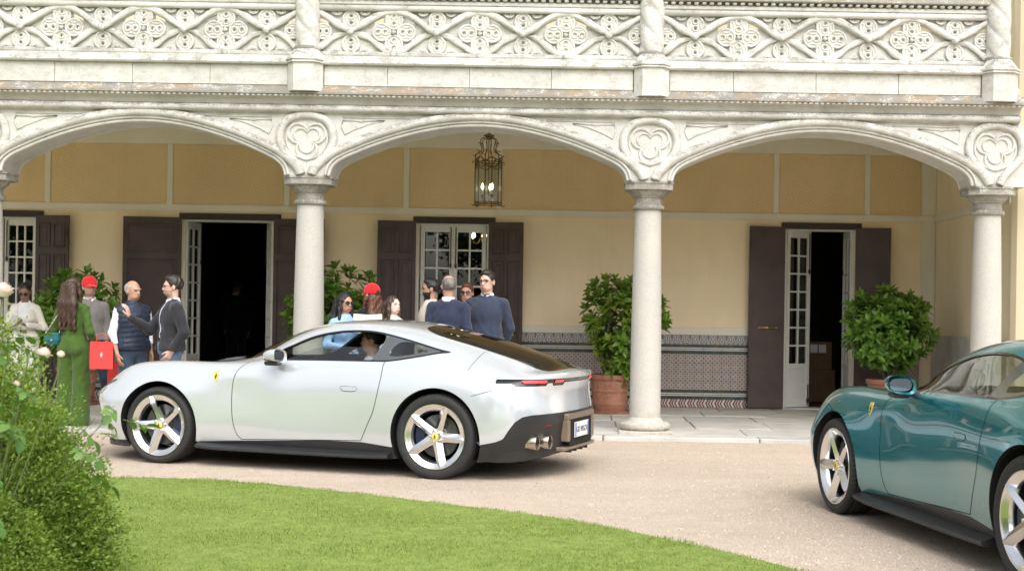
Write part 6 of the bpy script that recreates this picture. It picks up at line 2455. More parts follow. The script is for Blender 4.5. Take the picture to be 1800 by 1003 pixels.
    if extra.get('glasses') or extra.get('sunglasses'):
        g_ = MB()
        sun_ = bool(extra.get('sunglasses'))
        for q in (-1, 1):
            ring_ = [(q * (0.034 + 0.025 * math.cos(2 * PI * k / 20)), -0.108 + 0.006 * abs(math.cos(2 * PI * k / 20)), 0.105 + (0.020 if sun_ else 0.017) * math.sin(2 * PI * k / 20)) for k in range(20)]
            g_.tube(ring_, 0.0026 if sun_ else 0.0019, 5, closed=True)
            g_.tube([(q * 0.059, -0.100, 0.110), (q * 0.079, -0.06, 0.112), (q * 0.081, 0.012, 0.108)], 0.0022, 5)
        g_.tube([(-0.011, -0.112, 0.108), (0.011, -0.112, 0.108)], 0.0022, 5)
        go_ = head_obj('spectacle_frame', g_, 'frame_dark')
        if sun_:
            for q in (-1, 1):
                l_ = MB()
                ring_ = [(q * (0.034 + 0.024 * math.cos(2 * PI * k / 20)), -0.1075 + 0.006 * abs(math.cos(2 * PI * k / 20)), 0.105 + 0.019 * math.sin(2 * PI * k / 20)) for k in range(20)]
                back = [(x0, y0 + 0.003, z0) for x0, y0, z0 in ring_]
                l_.add(ring_ + back, [tuple(range(20)), tuple(range(39, 19, -1))] + [(k, (k + 1) % 20, 20 + (k + 1) % 20, 20 + k) for k in range(20)])
                head_obj('spectacle_lens', l_, 'lens_dark', False)
    return P, A, s, hd


T = ZT
PEOPLE = {}
# -- group at the left
make_person('person', 'person in cream suit and sunglasses looking down at a phone, far left', (-7.03, 17.25, T), R(8), 1.595, 'f', 'brown', 'black', 'tied',
            top=[('blouse', 'cloth_white', dict(infl=0.006, z0=1.10, sleeves=False)), ('jacket', 'cloth_cream', dict(infl=0.022, z0=0.98, open_front=(0.03, 0.035, 0.0), sl=0.95))],
            bottom=('cloth_cream', 'wide'), extra=dict(sunglasses=1, belt=0), head_pitch=R(22),
            arms={1: [(0.25, -0.01, 1.14), (0.075, -0.225, 1.17), dict(dir=(-0.7, -0.4, 0.25), nrm=(0, 0.5, -1), curl=0.6)], -1: [(-0.25, -0.01, 1.14), (-0.075, -0.225, 1.17), dict(dir=(0.7, -0.4, 0.25), nrm=(0, 0.5, -1), curl=0.6)]})
make_person('person', 'person with long wavy brown hair in green jumpsuit, seen from behind', (-5.65, 15.2, T), R(170), 1.625, 'f', 'tan', 'brown', 'long',
            top=[('jumpsuit_top', 'cloth_green', dict(infl=0.022, z0=1.02, sl=0.98, wave=0.007))], bottom=('cloth_green', 'wide'), features=dict(wavy=1, hair_len=0.50),
            arms={-1: [(-0.235, 0.04, 1.12), (-0.225, -0.12, 0.93), dict(curl=1.1)], 1: [(0.235, 0.05, 1.13), (0.12, -0.14, 1.05)]}, head_yaw=R(-12))
make_person('person', 'person in red cap and grey sweater over white collar, smiling behind the green jumpsuit', (-5.86, 16.25, T), R(24), 1.655, 'm', 'fair', 'dark', 'cap',
            top=[('shirt', 'cloth_white', dict(infl=0.006, z0=1.0)), ('sweater', 'cloth_grey_knit', dict(infl=0.020, z0=0.97))], bottom=('cloth_navy', 'straight'),
            extra=dict(cap='front', collar='cloth_white'), features=dict(beard='stubble'), head_yaw=R(10), stance=0.3)
make_person('person', 'bald grey-haired person in quilted navy vest, white sleeves and jeans', (-4.97, 15.12, T), R(46), 1.605, 'm', 'tan', 'silver', 'bald', girth=1.06,
            top=[('shirt', 'cloth_white', dict(infl=0.010, z0=1.0, sl=0.98)), ('quilted_vest', 'puffer_navy', dict(infl=0.034, z0=0.93, sleeves=False, puff=True))], bottom=('cloth_denim_dark', 'straight'),
            extra=dict(collar='cloth_white'), head_yaw=R(14),
            arms={-1: [(-0.245, 0.03, 1.13), (-0.225, -0.06, 0.88)]})
make_person('person', 'person in black jacket, glasses and pale blue shirt gesturing with a raised hand', (-4.44, 14.76, 0.002), R(-58), 1.705, 'm', 'fair', 'dark', 'short', girth=1.04,
            top=[('shirt', 'cloth_pale_blue', dict(infl=0.012, z0=1.02)), ('jacket', 'cloth_charcoal', dict(infl=0.028, z0=0.93, open_front=(0.055, -0.01, 0.0), sl=0.95))], bottom=('cloth_denim', 'straight'),
            extra=dict(glasses=1, belt=1, collar='cloth_pale_blue'), features=dict(beard='stubble'), head_yaw=R(-18),
            arms={-1: [(-0.23, -0.17, 1.15), (-0.13, -0.42, 1.29), dict(dir=(0.12, -0.3, 1.0), nrm=(0.6, 1, 0), curl=0.5)], 1: [(0.26, 0.07, 1.13), (0.19, -0.04, 0.93), dict(curl=0.5)]})
# -- group behind the white car
make_person('person', 'person with long black hair, sunglasses and light blue shirt behind the white car', (-2.56, 14.72, 0.002), R(32), 1.545, 'f', 'tan', 'black', 'long',
            top=[('shirt', 'cloth_light_blue', dict(infl=0.018, z0=0.95))], bottom=('cloth_denim_dark', 'slim'), extra=dict(sunglasses=1, collar='cloth_light_blue'), features=dict(hair_len=0.40), head_yaw=R(14),
            arms={1: [(0.24, -0.02, 1.15), (0.16, -0.24, 1.16), dict(curl=0.7)], -1: [(-0.24, 0.0, 1.13), (-0.10, -0.22, 1.10)]})
make_person('person', 'person in red cap with auburn hair and black top, seen from behind', (-2.43, 15.62, T), R(-140), 1.61, 'f', 'fair', 'auburn', 'long',
            top=[('sweater', 'cloth_black', dict(infl=0.024, z0=0.95))], bottom=('cloth_black', 'slim'), extra=dict(cap='front'), features=dict(hair_len=0.30), head_yaw=R(10))
make_person('person', 'pale person with long brown hair looking right over the white car roof', (-2.08, 15.02, T), R(28), 1.48, 'f', 'pale', 'brown', 'long',
            top=[('blouse', 'cloth_linen', dict(infl=0.016, z0=0.95))], bottom=('cloth_black', 'slim'), features=dict(hair_len=0.36), head_yaw=R(18), head_pitch=R(-6))
make_person('person', 'bearded dark-haired person in cream shirt, in profile facing left', (-1.81, 16.05, T), R(-78), 1.695, 'm', 'tan', 'black', 'short',
            top=[('shirt', 'cloth_linen', dict(infl=0.024, z0=0.9))], bottom=('cloth_navy', 'straight'), extra=dict(collar='cloth_linen'), features=dict(beard='full'), head_yaw=R(-6))
make_person('person', 'grey-haired person with thinning crown in navy suit, seen from behind', (-1.50, 15.2, T), R(168), 1.72, 'm', 'ruddy', 'grey', 'bald', girth=1.06,
            top=[('shirt', 'cloth_white', dict(infl=0.010, z0=1.0)), ('suit_jacket', 'cloth_navy_suit', dict(infl=0.026, z0=0.86))], bottom=('cloth_navy_suit', 'straight'), extra=dict(collar='cloth_white'), head_yaw=R(28))
make_person('person', 'tanned person in sunglasses half hidden behind the navy suit', (-1.42, 16.6, T), R(-8), 1.66, 'm', 'ruddy', 'auburn', 'short',
            top=[('polo_shirt', 'cloth_white', dict(infl=0.018, z0=0.93))], bottom=('cloth_navy', 'straight'), extra=dict(sunglasses=1))
make_person('person', 'tall person with glasses in navy sweater over white collar, beside the brown shutter', (-1.09, 15.35, T), R(-14), 1.785, 'm', 'fair', 'dark', 'short', girth=1.08,
            top=[('shirt', 'cloth_white', dict(infl=0.008, z0=1.0)), ('sweater', 'cloth_sweater_navy', dict(infl=0.022, z0=0.93))], bottom=('cloth_charcoal', 'straight'), extra=dict(glasses=1, collar='cloth_white'), head_yaw=R(-10),
            arms={1: [(0.245, 0.075, 1.13), (0.17, 0.15, 0.93)], -1: [(-0.245, 0.075, 1.13), (-0.17, 0.15, 0.93)]})
make_person('person', 'person in dark suit standing deep in the dark open doorway', (-5.98, 23.6, T), R(180), 1.82, 'm', 'tan', 'black', 'short',
            top=[('shirt', 'cloth_white', dict(infl=0.008, z0=1.0)), ('suit_jacket', 'cloth_black', dict(infl=0.03, z0=0.86))], bottom=('cloth_black', 'straight'), extra=dict(collar='cloth_white'), res=0.011, group='people inside the villa')


# -- driver, seated in the white car (local: faces the car's nose)
def in_car(x, y, z):
    v = Matrix.Translation((pos1[0], pos1[1], 0)) @ Matrix.Rotation(rz1, 4, 'Z') @ Vector((x, y, z))
    return (v.x, v.y, v.z)


make_person('person', 'driver with short dark hair and white shirt at the wheel of the white car', in_car(2.80, -.38, -0.47), rz1 - R(90), 1.70, 'm', 'tan', 'black', 'short',
            top=[('shirt', 'cloth_white', dict(infl=0.014, z0=0.93))], bottom=('cloth_navy', 'straight'), seated=True, head_yaw=R(10), group='people in cars',
            arms={1: [(0.24, -0.18, 1.18), (0.14, -0.42, 1.26), dict(curl=1.2)], -1: [(-0.24, -0.18, 1.18), (-0.14, -0.42, 1.26), dict(curl=1.2)]})

# ------------------------------------------------------------------ things people carry
def red_bag(loc, rz, w, h, label, logo):
    b = thing('shopping_bag', label, 'bag', loc, rz, 'red paper bags')
    d = 0.09
    m = MB()
    m.add([(-w / 2, -d / 2, 0), (w / 2, -d / 2, 0), (w / 2, d / 2, 0), (-w / 2, d / 2, 0), (-w / 2, -d * .35, h), (w / 2, -d * .35, h), (w / 2, d * .35, h), (-w / 2, d * .35, h)],
          [(0, 3, 2, 1), (0, 1, 5, 4), (2, 3, 7, 6), (1, 2, 6, 5), (3, 0, 4, 7)])
    m.build('bag_body', 'bag_red', b, fix=False)
    f = MB()
    for s in (-1, 1):
        f.box(-w / 2, w / 2, s * d * .35 - .001, s * d * .35 + .001, h - 0.03, h + .0005)
    f.build('folded_edge', 'bag_red', b)
    for s in (-1, 1):
        MB().tube(interp_path([(-.055, s * d * .35, h - .01), (-.05, s * d * .2, h + .06), (0, s * d * .08, h + .09), (.05, s * d * .2, h + .06), (.055, s * d * .35, h - .01)], 5), 0.003, 6).build('cord_handle', 'bag_red', b, True)
    if logo:
        MB().prism([(x_ * .020, h * .52 + z_ * .026) for x_, z_ in HORSE], -d * .455, -d * .44).build('printed_emblem', 'paper', b)
    return b


red_bag((-5.24, 14.93, T + 0.645), R(12), 0.24, 0.295, 'red paper bag with small white emblem held by the person in green', True)
red_bag((-5.20, 15.25, T + 0.41), R(-20), 0.15, 0.29, 'narrow red paper bag hanging behind the larger red bag', False)

hb = thing('handbag', 'small teal quilted handbag on a chain strap at the green jumpsuit hip', 'handbag', (-5.85, 15.10, T + 0.885), R(10))
m = MB().box(-0.085, 0.085, -0.04, 0.04, 0, 0.135, 0.03)
m.build('bag_body', 'bag_teal', hb, True, 60)
MB().box(-0.080, 0.080, -0.047, -0.02, 0.045, 0.140, 0.012).build('flap', 'bag_teal', hb)
MB().box(-0.014, 0.014, -0.053, -0.046, 0.05, 0.07, 0.003).build('clasp', 'chain_metal', hb)
for s in (-1, 1):
    p = interp_path([(s * 0.075, 0, 0.13), (0.06 + s * 0.03, 0.01, 0.30), (0.13 + s * .012, 0.03, 0.46), (0.16, 0.09, 0.525)], 10)
    c = MB()
    for i in range(len(p) - 1):
        a, b = Vector(p[i]), Vector(p[i + 1])
        c.tube([a - (b - a) * 0.15, b + (b - a) * 0.15], 0.0045 if i % 2 else 0.0065, 6)
    c.build('chain_strap', 'chain_metal', hb, True)

ph = thing('phone', 'silver smartphone held by the person in the cream suit', 'phone', (-7.055, 16.965, T + 1.07), R(8))
MB().box(-0.036, 0.036, -0.005, 0.005, 0, 0.145, 0.004).build('phone_case', 'phone_shell', ph, loc=(0, 0, 0), rot=(R(-35), 0, 0))
bk = thing('booklet', 'open white booklet held up beside the light blue shirt', 'booklet', (-2.30, 14.60, 1.125), R(8))
for s in (-1, 1):
    q = MB()
    V_ = []
    for i in range(9):
        t = i / 8
        for zz_ in (0, 0.20):
            V_.append((s * 0.15 * t, -0.03 * math.sin(PI * t * 0.9) - 0.02 * t, zz_ + 0.01 * t))
    q.add(V_, [(2 * i, 2 * i + 2, 2 * i + 3, 2 * i + 1) for i in range(8)])
    V2 = [(a, b + 0.006, c) for a, b, c in V_]
    q.add(V2, [(2 * i + 1, 2 * i + 3, 2 * i + 2, 2 * i) for i in range(8)])
    q.build('page', 'paper', bk, True, fix=False)
# ================================================================== planting
def leaf_mat(name, lo, hi, rough=0.4, trans=0.25, spec=0.4):
    m, nt, b = new_mat(name)
    pos = nd(nt, 'ShaderNodeNewGeometry')
    f = noise(nt, 7, 3, 0.7, vec=pos.outputs['Position'])
    r = pos.outputs['Random Per Island']
    g_ = noise(nt, 1.3, 4, 0.65, vec=pos.outputs['Position'])
    t = math_n(nt, 'ADD', math_n(nt, 'MULTIPLY', math_n(nt, 'ADD', f, g_), 0.32), math_n(nt, 'MULTIPLY', r, 0.36))
    c = ramp(nt, t, [(0.25, lo), (0.75, hi)])
    nt.links.new(c, b.inputs['Base Color'])
    b.inputs['Roughness'].default_value = rough
    b.inputs['Specular IOR Level'].default_value = spec
    out = [n for n in nt.nodes if n.type == 'OUTPUT_MATERIAL'][0]
    tl = nd(nt, 'ShaderNodeBsdfTranslucent')
    nt.links.new(mixc(nt, 1.0, c, (1.3, 1.3, 0.5), 'MULTIPLY'), tl.inputs[0])
    mx = nd(nt, 'ShaderNodeMixShader', i_0=trans)
    nt.links.new(b.outputs[0], mx.inputs[1])
    nt.links.new(tl.outputs[0], mx.inputs[2])
    nt.links.new(mx.outputs[0], out.inputs[0])


leaf_mat('laurel_leaf', (0.07, 0.15, 0.018), (0.22, 0.36, 0.05), 0.34)
leaf_mat('laurel_leaf_dark', (0.075, 0.175, 0.026), (0.23, 0.39, 0.065), 0.32)
leaf_mat('laurel_leaf_yellow', (0.11, 0.19, 0.02), (0.32, 0.40, 0.06), 0.34)
leaf_mat('shrub_leaf', (0.075, 0.15, 0.02), (0.34, 0.46, 0.095), 0.5, 0.35, 0.25)
leaf_mat('rose_leaf', (0.07, 0.16, 0.035), (0.19, 0.33, 0.08), 0.42, 0.3)
leaf_mat('grass_blade', (0.135, 0.205, 0.045), (0.355, 0.44, 0.125), 0.55, 0.35, 0.2)
leaf_mat('tree_leaf', (0.025, 0.05, 0.012), (0.07, 0.11, 0.025), 0.5, 0.2, 0.2)
simple('twig', (0.13, 0.085, 0.05), 0.85, var=0.3)
simple('bark', (0.11, 0.085, 0.06), 0.9, var=0.3, bmp=0.5, bscale=20)
simple('green_stem', (0.12, 0.16, 0.05), 0.6, var=0.2)
simple('rose_petal', (0.86, 0.70, 0.62), 0.6, var=0.07, scale=20)


def terracotta():
    m, nt, b = new_mat('terracotta')
    pos = nd(nt, 'ShaderNodeNewGeometry').outputs['Position']
    f = noise(nt, 5, 6, 0.65, vec=pos)
    g_ = noise(nt, 26, 5, 0.7, vec=pos)
    c = ramp(nt, f, [(0.3, (0.24, 0.095, 0.055)), (0.6, (0.36, 0.16, 0.10)), (0.8, (0.40, 0.24, 0.17))])
    c = mixc(nt, ramp(nt, g_, [(0.5, 0.0), (0.8, 0.35)]), c, (0.45, 0.36, 0.30))
    nt.links.new(c, b.inputs['Base Color'])
    b.inputs['Roughness'].default_value = 0.85
    bump(nt, b, g_, 0.25, 0.01)


terracotta()


def leaf_shape(L, W, fold=0.18, bend=0.25, seg=3):
    """leaf along +x, folded along the midrib; list of verts and faces"""
    V = [(0, 0, 0)]
    prof = [0.72, 1.0, 0.70] if seg == 3 else [1.0]
    for i in range(seg):
        t = (i + 1) / (seg + 1)
        w = W * prof[i] / 2
        z = -bend * L * t * t
        V += [(L * t, -w, z + w * fold * 2), (L * t, 0, z), (L * t, w, z + w * fold * 2)]
    V.append((L, 0, -bend * L))
    F = [(0, 1, 2), (0, 2, 3)]
    for i in range(seg - 1):
        a = 1 + 3 * i
        F += [(a, a + 3, a + 4, a + 1), (a + 1, a + 4, a + 5, a + 2)]
    a = 1 + 3 * (seg - 1)
    e = len(V) - 1
    F += [(a, e, a + 1), (a + 1, e, a + 2)]
    return np.array(V), F


def rosette(seed, n=11, L=0.140, W=0.052):
    """whorl of leaves at a twig's end, opening along +z"""
    r = random.Random(seed)
    b = MB()
    for i in range(n):
        t = i / n
        v, f = leaf_shape(L * r.uniform(0.75, 1.15) * (0.75 + 0.35 * t), W * r.uniform(0.85, 1.15), 0.16, r.uniform(0.10, 0.35))
        az = i * 2.4 + r.uniform(-0.3, 0.3)
        el = R(68 - 72 * t + r.uniform(-10, 10))
        M_ = Matrix.Rotation(az, 3, 'Z') @ Matrix.Rotation(-el, 3, 'Y') @ Matrix.Rotation(r.uniform(-0.4, 0.4), 3, 'X')
        v = v @ np.array(M_).T + np.array([0, 0, -0.045 * t])
        b.add(v, f)
    b.tube([(0, 0, -0.10), (0, 0, 0.005)], 0.0035, 5)
    return b


ROS = {mt: [rosette(k).mesh('leaf_cluster', mt, True, fix=False) for k in range(4)] for mt in ('laurel_leaf', 'laurel_leaf_dark', 'laurel_leaf_yellow')}


def pot_mesh(rt=0.27, h=0.52):
    k = rt / 0.27
    prof = [(0.0, 0.0), (0.205 * k, 0.0), (0.213 * k, 0.02), (0.222 * k, 0.10), (0.228 * k, 0.105), (0.232 * k, 0.125), (0.228 * k, 0.14), (0.236 * k, 0.28), (0.245 * k, 0.285), (0.247 * k, 0.31), (0.240 * k, 0.32), (0.246 * k, 0.44), (0.262 * k, 0.455), (0.272 * k, 0.475), (0.272 * k, 0.515), (0.262 * k, 0.525), (0.245 * k, 0.522), (0.238 * k, 0.47), (0.0, 0.47)]
    b = MB().lathe([(r_, z_ * h / 0.525) for r_, z_ in prof], 44, close=False)
    for i in range(8):                      # pressed rosettes between the bands
        a = 2 * PI * i / 8 + 0.2
        cx_, cy_ = 0.243 * k * math.cos(a), 0.243 * k * math.sin(a)
        t = (-math.sin(a), math.cos(a))
        b.tube([(cx_ + t[0] * 0.026 * math.cos(2 * PI * q / 12), cy_ + t[1] * 0.026 * math.cos(2 * PI * q / 12), (0.385 + 0.026 * math.sin(2 * PI * q / 12)) * h / 0.525) for q in range(12)], 0.004, 5, closed=True)
    return b


def laurel(loc, pot_h, crown_c, crown_r, n, label, mat, seed, pot_label, lean=0.0):
    """clipped evergreen in a terracotta pot: stems, branches, leaf whorls spread through the crown"""
    r = random.Random(seed)
    p = thing('terracotta_pot', pot_label, 'pot', loc, r.random() * 6, 'terracotta pots')
    pot_mesh(0.27, pot_h).build('pot_body', 'terracotta', p, True, 35, fix=True)
    MB().lathe([(0.0, 0.0), (0.285, 0.0), (0.30, 0.035), (0.29, 0.038), (0.275, 0.012), (0.0, 0.010)], 40, close=False).build('saucer', 'terracotta', p, True, 35)
    MB().lathe([(0.0, pot_h * 0.915), (0.236, pot_h * 0.905)], 30, close=False).build('potting_soil', 'soil', p, fix=False)
    for o_ in p.children:
        if o_.name.startswith('pot_body') or o_.name.startswith('potting'):
            o_.location.z = 0.012
    t = thing('potted_shrub', label, 'shrub', (loc[0], loc[1], loc[2] + pot_h * 0.9), 0, 'evergreen shrubs in pots')
    st = sub('stem', t)
    cz = crown_c[2] - loc[2] - pot_h * 0.9
    C = Vector((crown_c[0] - loc[0], crown_c[1] - loc[1], cz))
    tips = []
    TA = np.full((n + 1, 3), 99.0)
    k = 0
    while len(tips) < n and k < n * 40:
        k += 1
        v = Vector((r.gauss(0, 1), r.gauss(0, 1), r.gauss(0, 1))).normalized()
        rad = r.random() ** 0.28
        bulge = 1 + 0.10 * math.sin(3 * v.x + seed) + 0.10 * math.sin(4 * v.z + 2 * v.y + seed * 2)
        q = Vector((v.x * crown_r[0], v.y * crown_r[1], v.z * crown_r[2])) * rad * bulge
        # narrow towards the pot
        if q.z < 0:
            f = 1 + 0.55 * q.z / crown_r[2]
            q.x *= f
            q.y *= f
        w = C + q
        if ((TA - np.array(w)) ** 2).sum(1).min() > 0.080 ** 2:
            TA[len(tips)] = w
            tips.append(w)
    meshes = ROS[mat]
    alt = ROS['laurel_leaf_yellow'] if mat == 'laurel_leaf' else meshes
    for i, w in enumerate(tips):
        out = (w - C)
        out.z *= 0.7
        d = (out.normalized() * 0.8 + Vector((r.uniform(-.4, .4), r.uniform(-.4, .4), 0.55 + r.uniform(-.2, .3)))).normalized()
        q = d.to_track_quat('Z', 'Y') @ Quaternion((0, 0, 1), r.random() * 6.28)
        o = put('leaf_cluster', (alt if r.random() < 0.3 else meshes)[r.randrange(4)], t, w)
        o.rotation_mode = 'QUATERNION'
        o.rotation_quaternion = q
        s_ = r.uniform(0.85, 1.25)
        o.scale = (s_, s_, s_)
    # trunk and branches reach into the crown
    b = MB()
    for i in range(9):
        a = r.random() * 6.28
        base = Vector((0.05 * math.cos(a), 0.05 * math.sin(a), -0.04))
        tgt = tips[r.randrange(len(tips))]
        mid = base.lerp(tgt, 0.5) + Vector((r.uniform(-.05, .05), r.uniform(-.05, .05), 0.06))
        b.tube(interp_path([base, base.lerp(mid, 0.5) + Vector((r.uniform(-.03, .03), 0, 0.02)), mid, tgt], 4), [0.016 - 0.011 * j / 12 for j in range(13)], 6)
        for j in range(7):
            t2 = tips[r.randrange(len(tips))]
            if (t2 - mid).length < 0.45:
                b.tube(interp_path([mid, mid.lerp(t2, 0.5) + Vector((0, 0, 0.03)), t2], 3), [0.007, 0.006, 0.006, 0.005, 0.005, 0.004, 0.0035], 5)
    me = b.mesh('stem', 'bark', True)
    bpy.data.objects.remove(st)
    put('stem', me, t)
    return t


laurel((0.36, 18.25, T), 0.50, (0.56, 18.2, 1.17), (0.57, 0.50, 0.68), 210, 'tall yellow-green laurel in a pot behind the second column from the right', 'laurel_leaf', 3, 'weathered terracotta pot behind the second column from the right')
laurel((4.02, 18.15, T), 0.50, (4.02, 18.1, 1.18), (0.57, 0.52, 0.57), 230, 'rounded dark green laurel in a pot at the right-hand door', 'laurel_leaf_dark', 5, 'terracotta pot at the right-hand door, half hidden by the teal car')
laurel((-3.45, 18.4, T), 0.50, (-3.33, 18.35, 1.22), (0.80, 0.54, 0.66), 250, 'dark green laurel behind the column left of the shut window', 'laurel_leaf_dark', 8, 'terracotta pot behind the column left of the shut window')
laurel((-6.75, 18.3, T), 0.50, (-6.72, 18.25, 1.16), (0.62, 0.50, 0.66), 210, 'dark green laurel behind the red-capped person at the left', 'laurel_leaf_dark', 11, 'terracotta pot behind the people at the left')


# ------------------------------------------------------------------ lawn
EDGE = [(-14, 10.2), (-9, 10.7), (-6, 10.95), (-4.6, 10.99), (-3.836, 10.98), (-3.298, 10.99), (-2.558, 10.78), (-1.808, 10.36), (-1.114, 9.91), (-0.475, 9.47), (-0.078, 9.15), (0.289, 8.75), (0.779, 8.15), (1.163, 7.56), (1.5, 6.9), (1.9, 5.6), (2.1, 4.0), (2.0, 2.4), (2.2, 0.5), (4.0, -5.0), (30, -9), (45, -50), (-45, -50), (-45, 8), (-20, 9.6)]
ep = interp_path(EDGE[:20], 6) + EDGE[20:]
lawn_b = MB()
lawn_b.prism_z([(x_, y_) for x_, y_ in ep], -0.02, 0.018)
m_, nt_, b_ = new_mat('turf')
pos_ = nd(nt_, 'ShaderNodeNewGeometry').outputs['Position']
nt_.links.new(ramp(nt_, noise(nt_, 9, 6, 0.7, vec=pos_), [(0.3, (0.12, 0.18, 0.03)), (0.7, (0.25, 0.32, 0.065))]), b_.inputs['Base Color'])
b_.inputs['Roughness'].default_value = 0.95
lawn = tag(lawn_b.build('lawn', 'turf'), 'mown lawn with a curved edge', None, kind='structure')
rg = np.random.default_rng(7)
EA = np.array(ep)
inside = poly_sd(ep)


def grass(n, box_, hmin, hmax, w, seed, edge=0.0):
    rg = np.random.default_rng(seed)
    x = rg.uniform(box_[0], box_[1], n)
    y = rg.uniform(box_[2], box_[3], n)
    d = inside(x, y)
    wob = 0.035 * np.sin(x * 9) * np.sin(y * 7) + 0.02 * np.sin(x * 31 + y * 17)
    keep = d > (-0.03 + wob)
    x, y, d = x[keep], y[keep], d[keep]
    # inside the view only, with a margin
    px = x / np.maximum(y, 0.5)
    k2 = (px > -0.50) & (px < 0.40)
    x, y = x[k2], y[k2]
    n = len(x)
    tuft = 0.75 + 0.5 * np.abs(np.sin(x * 2.3 + 1.7 * np.sin(y * 1.9))) * np.abs(np.cos(y * 2.9 + x))
    h = rg.uniform(hmin, hmax, n) * tuft
    az = rg.uniform(0, 2 * PI, n)
    le = rg.uniform(0.2, 0.95, n) * h
    ww = w * rg.uniform(0.7, 1.3, n)
    dx, dy = np.cos(az), np.sin(az)
    z0 = 0.012
    P = np.zeros((n, 5, 3))
    P[:, 0] = np.stack([x - dy * ww, y + dx * ww, np.full(n, z0)], 1)
    P[:, 1] = np.stack([x + dy * ww, y - dx * ww, np.full(n, z0)], 1)
    mx, my = x + dx * le * 0.4, y + dy * le * 0.4
    P[:, 2] = np.stack([mx + dy * ww * 0.8, my - dx * ww * 0.8, z0 + h * 0.62], 1)
    P[:, 3] = np.stack([mx - dy * ww * 0.8, my + dx * ww * 0.8, z0 + h * 0.62], 1)
    P[:, 4] = np.stack([x + dx * le, y + dy * le, z0 + h], 1)
    b0 = np.arange(n)[:, None] * 5
    tri = np.concatenate([b0 + [0, 1, 2], b0 + [0, 2, 3], b0 + [3, 2, 4]], 1).reshape(-1, 3)
    me = bpy.data.meshes.new('lawn_grass')
    me.vertices.add(n * 5)
    me.vertices.foreach_set('co', P.ravel())
    me.loops.add(tri.size)
    me.polygons.add(len(tri))
    me.polygons.foreach_set('loop_start', np.arange(0, tri.size, 3))
    me.loops.foreach_set('vertex_index', tri.ravel().astype(np.int32))
    me.update(calc_edges=True)
    me.materials.append(MATS['grass_blade'])
    return me


tag(put('lawn_grass', grass(290000, (-5.2, 1.9, 5.0, 11.1), 0.010, 0.024, 0.0017, 1)), 'short green blades of the mown lawn', 'grass', kind='stuff')

# loose grit on the drive and stray clippings near the lawn edge
ng = 90000
gy = 7.4 + 7.45 * rg.random(ng) ** 1.25
gx = rg.uniform(-0.5, 0.38, ng) * gy
ok_ = inside(gx, gy) < -0.015
gx, gy = gx[ok_], gy[ok_]
n = len(gx)
gsz = rg.gamma(2.6, 0.0010, n) + 0.0012
ga = rg.uniform(0, 2 * PI, n)
PV = np.zeros((n, 4, 3))
for q in range(3):
    PV[:, q] = np.stack([gx + gsz * np.cos(ga + q * 2.09), gy + gsz * np.sin(ga + q * 2.09), np.full(n, 0.0005)], 1)
PV[:, 3] = np.stack([gx + gsz * 0.2 * np.cos(ga), gy, gsz * rg.uniform(0.6, 1.0, n)], 1)
gt = (np.arange(n)[:, None, None] * 4 + np.array([[0, 1, 3], [1, 2, 3], [2, 0, 3]])[None]).reshape(-1, 3)
gme = bpy.data.meshes.new('loose_grit')
gme.vertices.add(n * 4)
gme.vertices.foreach_set('co', PV.ravel())
gme.loops.add(gt.size)
gme.polygons.add(len(gt))
gme.polygons.foreach_set('loop_start', np.arange(0, gt.size, 3))
gme.loops.foreach_set('vertex_index', gt.ravel().astype(np.int32))
gme.update(calc_edges=True)
m_, nt_, b_ = new_mat('grit')
rnd_ = nd(nt_, 'ShaderNodeNewGeometry').outputs['Random Per Island']
nt_.links.new(ramp(nt_, rnd_, [(0.0, (0.32, 0.25, 0.195)), (0.3, (0.52, 0.43, 0.345)), (0.7, (0.66, 0.565, 0.47)), (1.0, (0.74, 0.66, 0.575))]), b_.inputs['Base Color'])
b_.inputs['Roughness'].default_value = 0.9
gme.materials.append(MATS['grit'])
tag(put('loose_grit', gme), 'loose grit scattered on the drive', 'gravel', kind='stuff')


# ------------------------------------------------------------------ foreground shrub and roses at the left
def shrub_points(r, C, rad, n_br):
    """arching shoots from the middle outwards"""
    out = []
    clumps = []
    for i in range(110):
        a = r.random() * 6.28
        el = math.asin(min(1, max(-0.05, 1 - 1.05 * r.random())))
        clumps.append((Vector((math.cos(a) * math.cos(el), math.sin(a) * math.cos(el), math.sin(el))), r.uniform(-0.10, 0.05)))
    for i in range(n_br):
        v, df = clumps[r.randrange(110)]
        v = (v + Vector((r.gauss(0, .10), r.gauss(0, .10), r.gauss(0, .10)))).normalized()
        a, el = math.atan2(v.y, v.x), math.asin(max(-1, min(1, v.z)))
        f = 1 + df + 0.10 * math.sin(5 * a + 3 * el) + 0.05 * math.sin(9 * a) + r.gauss(0, 0.03)
        e = Vector((C.x + v.x * rad[0] * f, C.y + v.y * rad[1] * f, max(0.03, v.z * rad[2] * f)))
        s = Vector((C.x + v.x * rad[0] * 0.35, C.y + v.y * rad[1] * 0.35, max(0.02, v.z * rad[2] * 0.35)))
        m = s.lerp(e, 0.55) + Vector((0, 0, 0.06))
        out.append((s, m, e, v))
    return out


